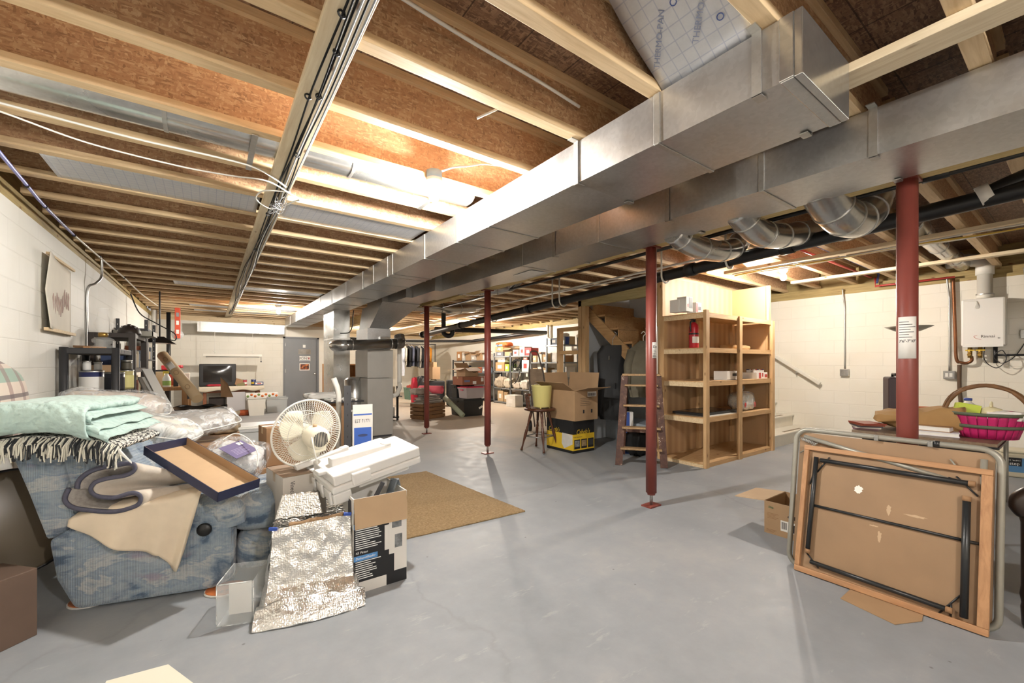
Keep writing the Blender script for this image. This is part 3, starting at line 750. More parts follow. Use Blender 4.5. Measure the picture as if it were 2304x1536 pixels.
# bedding bags in clear vinyl
def bag(name, label, c, yaw, tilt, size, film_m, fill_m, seed, pipe=True, zt=.6, fill=.88):
    w, d, h = size; M = Matrix.Translation(V(c)) @ Euler((tilt[0], tilt[1], yaw)).to_matrix().to_4x4()
    t = thing(name, label, 'bag', c, (tilt[0], tilt[1], yaw))
    b = B(); soft(b, -w/2*fill, w/2*fill, -d/2*fill, d/2*fill, -h/2*fill, h/2*fill, .10); part('bedding', b, fill_m, t)
    def shell(u, v):
        th = 2*pi*u; a = -pi/2+pi*v
        x = w/2*math.copysign(abs(cos(th))**.45, cos(th))*abs(cos(a))**.45; y = d/2*math.copysign(abs(sin(th))**.45, sin(th))*abs(cos(a))**.45
        z = h/2*math.copysign(abs(sin(a))**.7, sin(a)); n = .022*nz(x*7+seed, y*7, z*7)+.012*nz(x*18, y*18+seed, z*18)
        return (x*(1+n), y*(1+n), z+n)
    part('vinyl_cover', B().grid(shell, 48, 20), film_m, t)
    if pipe:
        pp = [(w/2*math.copysign(abs(cos(2*pi*i/40))**.45, cos(2*pi*i/40)), d/2*math.copysign(abs(sin(2*pi*i/40))**.45, sin(2*pi*i/40)), h*.02*sin(i*.8)) for i in range(40)]
        part('piping', B().tube(pp, .0045, 6, closed=True), M_wht, t)
    return t
M_bed1 = flat('taupe_bedding', '#b9ada0', .9, 0, .12, 6, .3); M_bed2 = flat('white_bedding', '#d6d1c6', .9, 0, .1, 6, .3); M_bed3 = flat('grey_bedding', '#a7a19a', .9, 0, .2, 8, .3)
bag('bedding_bag', 'upright clear vinyl bedding bag behind the mint quilt, below the black plastic shelf', at(262, 915, 3.05), .1, (.25, .12, 0)[:2], (.62, .3, .22), M_film, M_bed1, 1)
bag('bedding_bag', 'long clear vinyl bag with white bolster slanting down towards the navy box', at(325, 962, 2.82), -.45, (.1, .22), (.66, .26, .17), M_filmw, M_bed2, 5)
bag('bedding_bag', 'flat clear vinyl bag with shiny folds beside the leaning white trim boards', at(440, 952, 3.15), .25, (.2, -.12), (.55, .36, .14), M_film, M_bed3, 9)
# crumpled clear bag with purple card
t = bag('crumpled_bag', 'crumpled clear plastic bag with purple card beside the navy box', at(535, 1030, 2.82), -.35, (.3, .25), (.36, .3, .22), M_film, flat('white_tissue', '#dcdad8', .8, 0, .15, 12, .5), 13, False, fill=.75)
M_purp = flat('purple_card', '#6d6487', .55, 0, .06, 8)
F = frame(at(492, 1008, 2.64), at(535, 992, 2.78)-at(492, 1008, 2.64), at(528, 1050, 2.55)-at(492, 1008, 2.64)); pc = B(); pc.M = F; pc.box(0, .17, 0, .14, 0, .002)
cdp = part('printed_card', pc, M_purp, t, w=True)
for i in range(5): q = B(); q.M = F; part('print_line', q.box(.03, .13-.02*(i % 2), .06+.012*i, .064+.012*i, -.001, 0), flat('lilac_print', '#9c93b0', .6), cdp, w=True)
q = B(); q.M = F; part('stamp_panel', q.box(.115, .15, .012, .04, -.001, 0), M_wht, cdp, w=True)
b = B(); P0 = at(560, 985, 2.8)
part('cord_handle', B().tube(bez([at(500, 990, 2.75), at(530, 975, 2.8), at(562, 990, 2.75), at(580, 1020, 2.7), at(578, 1050, 2.66)], 8), .004, 6), M_wht, t, w=True)
# ================================================================== cartons, foam, fan, foil bag
# dehumidifier carton
dh = carton('dehumidifier_box', 'open white and black dehumidifier carton under the white foam packing', 'box', (.78, 2.50, 0), 0, (.30, .33, .515), M_white, {'f': 172, 'b': 40}, inner=M_kraftl, fh=.16, fill=.3)
def face(parent, x0, x1, z0, z1, m, name='printed_panel', e=.0012, y=-.165, label=None):
    return part(name, B().box(x0, x1, y-e, y-.0004, z0, z1), m, parent, label=label)
pnl = face(dh, -.149, .149, .0, .50, M_blackp, label='black printed front')
wp = face(pnl, .045, .149, .17, .50, M_white, e=.002, name='white_panel'); face(pnl, .02, .149, .20, .34, M_white, e=.0016, name='white_panel'); face(pnl, -.149, .03, .0, .06, M_white, e=.0018, name='white_panel'); face(pnl, .075, .149, .07, .2, M_white, e=.0019, name='white_panel')
M_pic = flat('grey_photo_print', '#8f9294', .5, 0, .6, 30)
face(pnl, .062, .118, .315, .40, M_pic, 'photo_print', e=.0028); face(pnl, .078, .122, .2, .275, M_pic, 'photo_print', e=.0028)
for z in (.365, .19): face(pnl, -.149, -.02, z-.014, z+.014, M_bluep, 'blue_stripe', e=.0024)
face(pnl, -.149, -.09, .44, .46, M_bluep, 'blue_stripe', e=.0024)
fr = (pi/2, 0, 0); M_wink = flat('white_ink', '#f0f0ee', .5)
text('lettering', '21,2L', .018, M_wink, pnl, (-.14, -.1672, .395), fr, 'LEFT'); text('lettering', 'Deshumidificateur', .0175, M_wink, pnl, (-.14, -.1678, .365), fr, 'LEFT', shear=.2, sx=.86)
text('lettering', '45 Pintas', .018, M_wink, pnl, (-.14, -.1672, .22), fr, 'LEFT', shear=.2); text('lettering', 'Deshumidificador', .0175, M_wink, pnl, (-.14, -.1678, .19), fr, 'LEFT', shear=.2, sx=.86)
rr = random.Random(5)
for z in [.345-.0115*i for i in range(10)]+[.17-.0115*i for i in range(9)]: face(pnl, -.14, -.14+.075+.07*rr.random(), z-.0022, z+.0022, M_wink, 'print_line', e=.0016)
part('carry_stripe', B().box(-.1512, -.1502, -.12, -.06, .02, .5), M_dgrey, dh)
# rods and metal things standing in the carton
M_steel = metal('brushed_steel', '#9aa4ae', .3, .1, False)
solo('metal_bracket', B().bar((.80, 2.42, .33), (.90, 2.45, .56), .05, .012).bar((.90, 2.45, .56), (.93, 2.5, .50), .05, .012), M_steel, 'bent bluish metal bracket sticking out of the dehumidifier carton', 'bracket')
solo('metal_bar', B().bar((.70, 2.44, .33), (.82, 2.42, .56), .025, .02).bar((.70, 2.44, .33), (.74, 2.50, .33), .025, .02), M_dgrey, 'dark metal bar lying across the dehumidifier carton opening', 'bar')
# white carton with ITEM N lettering
ct = carton('shipping_box', 'dusty white carton with ITEM lettering under the desk fan', 'box', V((.337, 2.69, 0))+V((.99, .15, 0))*.21+V((-.15, .99, 0))*.17, atan2(.15, .99), (.42, .34, .60), flat('dusty_white_card', '#c9c3ba', .75, 0, .15, 5), None, '#a98f6a')
lidm = flat('dusty_brown_card', '#9f8975', .8, 0, .2, 7); part('top_panel', B().box(-.209, .209, -.169, .169, .601, .603), lidm, ct, label='dusty brown top')
for s_, z_, x_, r_ in (("VinecQer", .036, -.16, -.45), ("ITEM N", .036, -.128, .0), ('Made in', .024, -.155, .45), ('Contents', .018, -.18, .5), ('333', .035, -.07, 0)):
    text('lettering', s_, z_, M_ink, ct, (x_+.0, -.1708, .44-.17*r_), (pi/2, pi/2, 0), 'CENTER', sx=.8)
part('box_shadow_print', B().box(-.212, -.2104, -.1, .1, .1, .16), M_purp, ct) if 0 else None
# plain brown box behind the fan
carton('cardboard_box', 'plain brown cardboard box standing behind the caged fan', 'box', at(635, 1045, 3.0)*1+V((0, .12, .0)), .12, (.23, .24, .27), M_kraftd, None)
stackz = at(635, 1045, 3.0)
carton('cardboard_box', 'dim cardboard box hidden low behind the fan carton', 'box', (stackz.x, stackz.y+.12, 0), .05, (.36, .34, stackz.z-.002), M_kraftd, None)
# desk fan
M_fanw = flat('cream_fan_plastic', '#e9e3cf', .4); M_fanb = flat('cream_fan_blade', '#ece6d2', .35); M_wire = flat('white_wire', '#eeece4', .4)
FC = at(692, 974, 2.56); ax = ray(692, 974).normalized()
right = V((_c, -_s, 0)); axr = (-ax*.80+right*.50+V((0, 0, -.24))).normalized()      # axis towards the motor
FM = frame(FC, right-axr*right.dot(axr), (0, 0, 1)-axr*axr.z if 0 else V((0, 0, 1)))
FM = frame(FC, (right-axr*right.dot(axr)), axr.cross(right-axr*right.dot(axr)))
fan = thing('desk_fan', 'cream caged fan without its stand lying tilted on the white carton', 'fan', FC)
Rf = .205
def cage(name, sgn, dep, n=84):
    b = B()
    for i in range(n):
        a = 2*pi*i/n; pts = []
        for j in range(6):
            q = j/5; r = .052+(Rf-.052)*q; z = sgn*dep*(1-q**2.4); pts.append((r*cos(a+.25*(1-q)), r*sin(a+.25*(1-q)), z))
        b.tube(pts, .0013, 4, caps=False)
    for r_, z_ in ((Rf, 0), (.13, sgn*dep*.66), (.055, sgn*dep)): b.tube([(r_*cos(2*pi*i/48), r_*sin(2*pi*i/48), z_) for i in range(48)], .0032 if r_ == Rf else .002, 6, closed=True)
    b.M = None; b.v = [FM @ p for p in b.v]; return part(name, b, M_wire, fan, w=True)
cage('front_grille', -1, .075); cage('rear_grille', 1, .06)
b = B(); b.M = FM
b.tube([(Rf*cos(2*pi*i/48), Rf*sin(2*pi*i/48), 0) for i in range(48)], .006, 8, closed=True); part('cage_rim', b, M_wire, fan, w=True)
b = B(); b.M = FM; b.lathe([(.002, -.07), (.045, -.068), (.05, -.06), (.002, -.058)], (0, 0, 0), 24); part('front_badge', b, M_fanw, fan, w=True)
for kx in range(3):
    b = B(); b.M = FM
    def bl(u, v, kx=kx):
        a0 = 2*pi*kx/3+.35; r = .028+.148*u; wdt = .22+.62*sin(pi*min(1, u*.62+.16))**1.0
        a = a0+(v-.5)*2*wdt*(1-.55*max(0, u-.72)/.28*abs(2*v-1)**2); return (r*cos(a), r*sin(a), .028*(v-.5)*2*(.5+u*.5)-.01)
    part('blade', b.grid(bl, 14, 10, .002), M_fanb, fan, w=True)
b = B(); b.M = FM; b.lathe([(.002, -.04), (.034, -.036), (.036, .018), (.03, .022), (.0, .022)], (0, 0, 0), 20); part('hub', b, M_fanw, fan, w=True)
b = B(); b.M = FM; b.lathe([(.05, .058), (.062, .066), (.067, .085), (.066, .15), (.056, .172), (.0, .176)], (0, 0, 0), 28); mt = part('motor_housing', b, M_fanw, fan, w=True)
b = B(); b.M = FM
for i in range(-4, 5): w_ = sqrt(max(0, .045**2-(i*.009)**2)); b.box(i*.009-.0022, i*.009+.0022, -w_, w_, .173, .1765)
part('vent_slots', b, M_dgrey, mt, w=True)
b = B(); b.M = FM; b.lathe([(.011, 0), (.013, .008), (.011, .016), (.0, .017)], (0, .062, .11), 14, (-pi/2, 0, 0)); part('oscillation_knob', b, M_kraftl, mt, w=True)
b = B(); b.M = FM; b.box(-.04, .04, -.085, -.05, .07, .15); part('neck_bracket', b, M_fanw, fan, w=True, bevel=.006)
b = B(); b.tube(bez([FM @ V((-.03, .05, .12)), FM @ V((-.06, .0, .2)), FM @ V((-.05, -.08, .2)), FM @ V((-.02, -.16, .15)), FM @ V((.0, -.20, .10))], 8), .0035, 6); part('power_cord', b, M_wht, fan, w=True)
# white foam packing
def fpt(a, b_, z): return V((.56, 2.22, .525))+V((.40, .30, 0)).normalized()*a+V((-.62, .79, 0)).normalized()*b_+V((0, 0, z))
FO = at(752, 1128, 2.28); FR = at(938, 1056, 2.62); FL = at(668, 1072, 2.62)
FF = frame(FO, FR-FO, FL-FO); la, lb = (FR-FO).length+.03, (FL-FO).length*1.06
t = thing('foam_packing', 'large white moulded foam packing block on top of the dehumidifier carton', 'foam block', FO)
def fb(*r): q = B(); q.M = FF; return q.box(*r)
b = fb(0, la, 0, lb, .035, .075)
for r in ((.0, .10, .0, lb, -.03, .035), (.16, la-.06, .04, lb-.05, .0, .035)): b.box(*r)
part('base_tray', b, M_foam, t, w=True, bevel=.008)
b = fb(.015, la+.01, .01, lb*.62, .075, .135); b.box(la-.05, la+.01, .01, lb*.62, .03, .075).box(.11, .22, -.012, .012, .05, .12)
part('upper_block', b, M_foam, t, w=True, bevel=.008)
for i in range(4): part('tray_tooth', fb(-.014, .0, .02+i*lb/4.3, .06+i*lb/4.3, -.03, .05), M_foam, t, w=True, bevel=.005)
part('corner_upright', fb(.0, .05, lb-.06, lb, .075, .14), M_foam, t, w=True, bevel=.006)
def foamstrip(p0, p1, w, h, label, taper=0):
    d = (p1-p0); q = B().bar(p0, p1, w, h)
    q.bar(p1-d.normalized()*.05+V((0, 0, h*.4)), p1+V((0, 0, h*.4)), w, h*.5)
    solo('foam_strip', q, M_foam, label, 'foam strip', bevel=.006)
foamstrip(at(742, 1040, 2.42), at(876, 1004, 2.68), .06, .05, 'thick white foam strip lying highest on the foam block')
foamstrip(at(664, 1052, 2.50), at(782, 1008, 2.72), .05, .032, 'narrow white foam strip leaning against the fan cage')
foamstrip(at(712, 1064, 2.36), at(892, 1016, 2.66), .085, .022, 'flat wide white foam strip at the bottom of the foam pile')
# foil bubble bag
def foil():
    k = NT('foil_bubble'); co = k.coord()
    v = k.add('ShaderNodeTexVoronoi', feature='SMOOTH_F1'); v.inputs['Scale'].default_value = 105; v.inputs['Randomness'].default_value = .55; k.link(co, v.inputs['Vector'])
    n = k.noise(co, 26, 5, .65, 1.0); n2 = k.noise(co, 7, 3, .6, 1.5)
    k.col('#e8e6e2').set(.3, 1).bump(k.math('ADD', k.math('MULTIPLY', v.outputs['Distance'], -.9), k.math('ADD', k.math('MULTIPLY', n, .7), k.math('MULTIPLY', n2, 1.3))), .55, .0075); return k.m
M_foil = foil()
fbg = thing('foil_bag', 'silver bubble foil bag standing open in front of the dehumidifier carton', 'bag', (.40, 2.29, 0))
eX = V((.97, -.24, 0)); eY = V((.24, .97, 0)); FB0 = V((.205, 2.345, 0))
def fbp(x, y, z): return FB0+eX*x+eY*y+V((0, 0, z))
def front(u, v):
    z = .40*v+.03*u*v; w = 1-.10*v-.12*max(0, .25-v)*-1
    x = .025+.375*u+.03*(1-v)**2*(u-.5)*2; y = .05+.0*u+.075*v
    if v < .28: y -= .11*(1-v/.28)**.8
    return fbp(x, y+.013*nz(u*6, v*7)+.008*nz(u*15, v*12), z*1.0+.006*nz(u*8, 3))
b = B().grid(front, 34, 34)
part('front_wall', b, M_foil, fbg, w=True)
def back(u, v): x = .025+.36*u; return fbp(x, .20+.06*v+.012*nz(u*5, v*6, 4), .405*v+.01*u)
part('back_wall', B().grid(back, 24, 24), M_foil, fbg, w=True)
def side(k):
    def f(u, v):
        a = V(front(k, v)); c = V(back(k, v)); p = a.lerp(c, u); ex = eX*(1 if k else -1)*.035*sin(pi*u)*(1.1-v)
        return p+ex+eX*.012*nz(u*5, v*8, k)
    return f
part('side_gusset', B().grid(side(0), 14, 26), M_foil, fbg, w=True); part('side_gusset', B().grid(side(1), 14, 26), M_foil, fbg, w=True)
def foot(u, v):
    a = -.03+.50*u; y = -.075+.13*v+.04*u*(1-v); return fbp(a, y-.03*sin(pi*u)*(1-v), .012+.075*sin(pi*min(1, v*.75))**.7*(1-.35*abs(2*u-1)**3)+.018*nz(u*6, v*4, 7))
part('bottom_gusset', B().grid(foot, 34, 14), M_foil, fbg, w=True)
def skirt(u, v): p = V(foot(u, 0)); return fbp(-.03+.50*u, -.075+.04*u-.03*sin(pi*u)-.004*sin(v*pi), max(.001, p.z*v)+.001)
part('bottom_edge', B().grid(skirt, 30, 4), M_foil, fbg, w=True)
def flap(u, v): return fbp(.02+.24*u+.05*v*(u*-.6+.3)*2, .25+.03*v, .405+.13*v*(1-.06*abs(2*u-1))+.008*nz(u*6, v*5))
part('top_flap', B().grid(flap, 24, 16, .004), M_foil, fbg, w=True)
part('paper_liner', B().grid(lambda u, v: fbp(.10+.27*u, .135+.012*nz(u*6, v), .36+.06*v+.02*u+.01*nz(u*9, v*3)), 14, 3, .003), M_kraft, fbg, w=True)
M_tapeb = flat('blue_tape', '#2f4fa8', .4)
for x, z in ((.03, .405), (.385, .435)): part('blue_seal', B().obox(fbp(x, .118, z), (.04, .012, .018), (.2, .1, RYAW)), M_tapeb, fbg, w=True, bevel=.004)
solo('bubble_mailer', B().grid(lambda u, v: fbp(.27+.10*u, .29+.02*v, .30+.21*v+.005*nz(u*9, v*9)), 12, 14, .012), M_foil, 'crinkled silver mailer tucked behind the foil bag', 'mailer')
# clear plastic case beside it
k = NT('clear_acrylic'); k.col('#eef2f2').set(.06, 0, Alpha=.2, Specular_IOR_Level=.8, Coat_Weight=.6); M_acr = k.m
t = thing('clear_case', 'clear plastic case leaning between the recliner and the foil bag', 'case', (.15, 2.52, 0), -.35)
b = B(); b.M = Matrix.Rotation(R(0), 4, 'X'); b.box(-.085, .07, -.13, .10, .0, .003).box(-.085, .07, -.13, -.127, 0, .2).box(-.085, -.082, -.13, .1, 0, .2).box(.067, .07, -.13, .1, 0, .2).box(-.085, .07, .097, .1, 0, .2)
part('case_wall', b, M_acr, t); part('paper_insert', B().box(-.035, .06, -.124, -.122, .05, .2), M_white, t)
for p0, p1 in (((-.085, -.13, 0), (-.085, -.13, .2)), ((.07, -.13, 0), (.07, -.13, .2)), ((-.085, -.13, .002), (.07, -.13, .002)), ((-.085, -.13, .2), (.07, -.13, .2)), ((-.085, -.13, .2), (-.085, .1, .2)), ((-.085, .1, 0), (-.085, -.13, 0))): part('case_edge', B().cyl(p0, p1, .0025, n=6), M_filmw, t)
# paper sheet at the bottom of the frame, kraft sheet under the folding tables
solo('paper_sheet', B().prism([(-.33, 2.27, .001), (-.36, 1.98, .001), (.02, 1.9, .001), (-.14, 2.245, .001)], (0, 0, .002)), flat('cream_paper', '#e6dfcd', .8), 'cream paper sheet on the bare grey floor nearest the camera side of the recliner', 'paper')
# rug
k = NT('tan_rug'); n = k.noise(k.coord(), 55, 5, .75); n2 = k.noise(k.coord(), 4, 4)
k.col(k.mix(k.math('MULTIPLY', n2, .5), k.ramp(n, [(.3, '#87704f'), (.5, '#ab8f66'), (.68, '#c6ac84')]), '#9d8460')).set(.95).bump(n, 1, .02)
b = B(); c4 = [V((1.02, 2.86, 0)), V((2.16, 2.80, 0)), V((2.03, 4.50, 0)), V((1.0, 4.56, 0))]
b.grid(lambda u, v: c4[0].lerp(c4[1], u).lerp(c4[3].lerp(c4[2], u), v)+V((0, 0, .012+.004*nz(u*40, v*50)+.003*nz(u*90, v*110, 2))), 90, 120, .011)
solo('shag_rug', b, k.m, 'tan rug lying on the grey floor beyond the dehumidifier carton', 'rug')
# ================================================================== folded tables by the near post
M_hard = flat('hardboard', '#977a5c', .6, 0, .14, 3.5, .05); M_oak = wood('oak_edge', '#9a6f4c', '#b58a62', 1, 1, False, .5)
M_tblk = flat('black_tube', '#222426', .35); M_tgry = flat('grey_tube', '#9a978c', .4, .3, .08, 9)
TA, TB_, TC = V((2.895, 1.055, .0)), V((2.895, .272, .0)), V((3.06, 1.055, .735))
TF = frame(TA, TB_-TA, TC-TA)          # x along the floor towards the camera, y up the leaning table, z towards the viewer side
if (TF.to_3x3() @ V((0, 0, 1))).x > 0: pass
tw, tht = .783, .755
t = thing('folding_table', 'folded card table with wooden rim, brown underside facing out, leaning on the red post', 'table', TA)
def tb(*r): q = B(); q.M = TF; return q.box(*r)
zs = -1 if (TF.to_3x3() @ V((0, 0, 1))).x > 0 else 1
def tz(a, b_): return tuple(sorted((a*zs, b_*zs)))
part('panel', tb(.02, tw-.02, .02, tht-.02, *tz(.0, .006)), M_hard, t, w=True)
for r in ((0, tw, 0, .032), (0, tw, tht-.028, tht)): part('rim_rail', tb(*r, *tz(-.004, .028)), wood('oak_rail%d' % (r[2] > .1), '#9a6f4c', '#b58a62', 1, 1, False, .5), t, w=True, bevel=.003)
for r in ((0, .026, .032, tht-.028), (tw-.038, tw, .032, tht-.028)): part('rim_rail', tb(*r, *tz(-.004, .028)), wood('oak_stile%d' % (r[0] > .1), '#9a6f4c', '#b58a62', 2, 1, False, .5), t, w=True, bevel=.003)
def tp(x, y, z): return TF @ V((x, y, z*zs))
def leg(p0, p1, r, m=M_tblk):
    q = B().cyl(p0, p1, r, n=14); lg = part('leg', q, m, t, w=True)
    d = (p1-p0).normalized(); part('foot_cap', B().cyl(p1-d*.012, p1+d*.012, r*1.1, n=14), M_kraftd, lg, w=True)
leg(tp(.09, .675, .024), tp(.715, .675, .024), .0125); leg(tp(.067, .69, .024), tp(.062, .13, .024), .012)
leg(tp(.08, .075, .024), tp(.655, .062, .024), .0125); leg(tp(.705, .05, .028), tp(.70, .60, .028), .015)
part('cross_bar', B().cyl(tp(.05, .40, .014), tp(.76, .40, .014), .0075, n=10), M_tblk, t, w=True)
for p0, p1 in (((.13, .70, .012), (.075, .60, .012)), ((.06, .60, .02), (.045, .52, .02)), ((.66, .70, .012), (.735, .62, .012)), ((.05, .12, .012), (.12, .05, .012)), ((.62, .03, .012), (.70, .16, .012)), ((.66, .03, .012), (.66, .09, .012))): part('brace', B().cyl(tp(*p0), tp(*p1), .004, n=6), M_tblk, t, w=True)
for x0, y0, x1, y1 in ((.25, .52, .30, .57), (.40, .43, .425, .5), (.47, .47, .57, .455), (.33, .36, .38, .37), (.37, .28, .392, .35)):
    part('paper_residue', B().prism([tp((x0+x1)/2+(x1-x0)*.55*cos(2*pi*i/22)*(.7+.45*nz(i*1.7, x0*9)), (y0+y1)/2+(y1-y0)*.6*sin(2*pi*i/22)*(.7+.45*nz(i*2.3, 5, y0*7)), .0065) for i in range(22)][::-1], (TF.to_3x3() @ V((0, 0, .0006*zs)))), flat('torn_paper', '#e9e5dc', .8) if y0 > .5 else flat('glue_residue', '#bda283', .8), t, w=True)
# grey tubular table behind it
GA, GB, GC = V((2.955, 1.115, .0)), V((2.955, .25, .0)), V((3.085, 1.115, .83))
t = thing('folding_table', 'larger folded table with rounded grey tube frame behind the card table', 'table', GA)
TF = frame(GA, GB-GA, GC-GA); gw, gh = .865, .842
cr = .07; out = []
for (cx_, cy_, a0) in ((gw-cr, cr, -pi/2), (gw-cr, gh-cr, 0), (cr, gh-cr, pi/2), (cr, cr, pi)):
    for i in range(7): a = a0+pi/2*i/6; out.append(tp(cx_+cr*cos(a), cy_+cr*sin(a), 0))
part('tube_frame', B().tube(out, .0145, 12, closed=True), M_tgry, t, w=True)
part('panel', tb(.02, gw-.02, .02, gh-.02, *tz(-.012, -.004)), M_hard, t, w=True)
part('leg', B().tube([tp(.05, gh-.045, .016), tp(.70, gh-.175, .016)], .0125, 12), M_tgry, t, w=True); part('foot_cap', B().cyl(tp(.69, gh-.173, .016), tp(.72, gh-.179, .016), .015, n=12), M_tblk, t, w=True)
part('leg', B().tube([tp(gw-.055, gh-.05, .012), tp(gw-.06, .08, .012)], .0125, 12), M_tgry, t, w=True)
part('brace', B().cyl(tp(.03, gh-.15, .01), tp(.12, gh-.075, .01), .004, n=6), M_tgry, t, w=True); part('brace', B().cyl(tp(gw-.17, gh-.07, .01), tp(gw-.09, gh-.19, .01), .004, n=6), M_tgry, t, w=True)
part('spring_wire', B().tube([tp(.03+.006*(i % 2)+.002*i, gh-.06+.012*sin(i*1.6)-.0006*i, .015) for i in range(40)], .002, 5), M_str, t, w=True)
for x in (.40, .62): part('clip', B().obox(tp(x, gh-.004, .004), (.03, .02, .03), (0, 0, 0)), M_str, t, w=True, bevel=.003)
part('tape_band', B().cyl(tp(.63, gh, 0), tp(.655, gh, 0), .0155, n=12), M_tblk, t, w=True)
solo('kraft_sheet', B().prism([(2.72, .78, .001), (2.66, .55, .001), (2.80, .48, .001), (3.0, .5, .001), (3.0, .78, .001)], (0, 0, .003)), M_kraft, 'flat kraft cardboard piece on the floor under the folded card table', 'cardboard')
# open produce carton
cb = carton('produce_box', 'low open brown produce box on the floor left of the folded tables', 'box', (3.53, 1.19, 0), -pi/2, (.47, .36, .235), M_kraft, {'l': 96}, inner=M_kraftl, fh=.22)
bx = lambda *r: B().box(*r)
lb_ = part('label_sticker', bx(.065, .12, -.1815, -.1805, .045, .115), M_paper, cb) if 0 else None
def pl(x0, x1, z0, z1, m, name, e=.0012, p=cb, lab=None): return part(name, B().box(x0, x1, -.18-e, -.18-.0003, z0, z1), m, p, label=lab)
k1 = pl(-.125, -.0, .045, .12, M_paper, 'label_sticker', lab='white shipping label'); pl(-.07, -.005, .05, .105, M_blackp, 'label_print', .0018, k1)
for i in range(6): pl(-.118+.006*i, -.115+.006*i, .06, .11, M_ink, 'barcode_bar', .0018, k1)
b = B(); b.lathe([(.001, 0), (.001, .001)], (0, 0, 0), 12)
part('hand_hole', B().prism([(-.045+.035*cos(2*pi*i/20)+.0, -.1806, .155+.014*sin(2*pi*i/20)) for i in range(20)], (0, -.0012, 0)), flat('hole_dark', '#3a2a1c', .9), cb)
text('lettering', 'Ship', .022, flat('green_ink', '#2f6b45', .6), cb, (-.19, -.1812, .195), fr, shear=.2)
for i in range(5): pl(-.215, -.14-.012*(i % 3), .15-.009*i, .153-.009*i, M_kraftd, 'print_line')
for i in range(3): pl(-.22, -.15-.01*i, .03-.008*i, .033-.008*i, M_kraftd, 'print_line')
# carved chair arm at the frame edge
M_dark = flat('dark_walnut', '#2f2119', .35, 0, .3, 9)
t = thing('armchair', 'dark carved wooden armchair beside the folded tables', 'chair', (3.13, .17, 0))
part('front_leg', B().lathe([(.018, 0), (.024, .02), (.027, .10), (.024, .12), (.030, .16), (.026, .2), (.027, .50), (.033, .53), (.028, .56)], (3.13, .17, 0), 16), M_dark, t, w=True)
part('armrest', B().tube(bez([(3.125, .185, .53), (3.12, .2, .60), (3.16, .14, .655), (3.26, .04, .66), (3.40, -.10, .65)], 6), [.02, .026, .03, .033, .036]+[.034]*20, 12), M_dark, t, w=True)
part('seat', B().box(3.12, 3.6, -.35, .16, .36, .43), flat('faded_seat_cloth', '#8a7d6c', .9, 0, .1), t, w=True, bevel=.02)
part('rear_leg', B().box(3.5, 3.55, -.1, -.05, 0, .9), M_dark, t, w=True, bevel=.006)
# ================================================================== stair side: shelving, closet under the stairs, steps
M_panel = NT('panelling'); _k = M_panel
_w = _k.add('ShaderNodeTexWave', wave_type='BANDS', bands_direction='X'); _w.inputs['Scale'].default_value = 2.2; _w.inputs['Distortion'].default_value = 1.2; _w.inputs['Detail'].default_value = 3
_k.link(_k.coord((1, 1, .06)), _w.inputs['Vector'])
_k.col(_k.mix(_w.outputs['Fac'], '#ab8862', '#bd9a72')).set(.55); M_panel = _k.m
M_lum = wood('lumber_upright', '#b99265', '#cdab7e', 2); M_lumx = wood('lumber_shelf', '#b69062', '#caa679', 0)
struct('wall_stair_side', B().box(4.86, 6.68, 3.30, 3.325, 0, 2.40), M_panel)
struct('wall_stair_end', B().box(6.655, 6.68, 2.80, 3.30, 0, 2.40), M_panel)
struct('trim_4', B().box(4.80, 4.86, 3.28, 3.36, 0, 2.40), M_lum); struct('trim_5', B().box(6.64, 6.70, 2.76, 2.80, 0, 2.40), M_lum)
sh = thing('shelving_unit', 'tall open homemade shelving of pale lumber built against the stair panelling', 'shelf', (5.7, 2.98, 0))
LV = [.05, .602, 1.04, 1.448, 1.874]
for x in (4.79, 5.60, 6.56): part('upright', B().box(x, x+.075, 2.68, 2.72, 0, 1.90 if x < 5 else 1.872), M_lum, sh, w=True, bevel=.002)
for x in (4.79, 5.62, 6.56): part('upright', B().box(x, x+.075, 3.255, 3.295, 0, 1.872), M_lum, sh, w=True, bevel=.002)
for z in LV:
    part('shelf_board', B().box(4.80, 6.63, 2.70, 3.29, z-.012, z), M_lumx, sh, w=True)
    part('front_rail', B().box(4.87, 6.56, 2.70, 2.72, z-.06, z-.012), M_lumx, sh, w=True, bevel=.002); part('side_rail', B().box(4.79, 4.81, 2.72, 3.255, z-.07, z-.0125), M_boardx, sh, w=True, bevel=.002)
def onshelf(px, y, z): p = ony(px, 800, y); p.z = z; return p
# fire extinguisher
M_red = flat('red_enamel', '#b3202c', .3)
p = onshelf(1561, 2.90, 1.449)
t = thing('fire_extinguisher', 'red fire extinguisher standing on the wooden shelving below its top board', 'fire extinguisher', p)
part('cylinder', B().lathe([(.055, 0), (.058, .01), (.058, .25), (.05, .285), (.03, .31), (.02, .32)], (0, 0, 0), 24), M_red, t)
part('label_band', B().lathe([(.0586, .06), (.0586, .14)], (0, 0, 0), 16, caps=False, ang=2.2, rot=(0, 0, -2.9)), M_paper, t); part('black_band', B().lathe([(.0588, .165), (.0588, .185)], (0, 0, 0), 24, caps=False), M_blackp, t)
part('valve', B().cyl((0, 0, .31), (0, 0, .345), .018, n=12).box(-.075, .03, -.012, .012, .345, .36).box(-.07, .02, -.012, .012, .375, .385), M_blk, t)
part('hose', B().tube(bez([(-.02, 0, .335), (-.07, 0, .32), (-.075, 0, .26), (-.068, 0, .20)], 5), .009, 8), M_blk, t)
M_redp = flat('red_print', '#b5413c', .5); M_tan = flat('tan_canvas', '#c0a077', .85, 0, .1, 9)
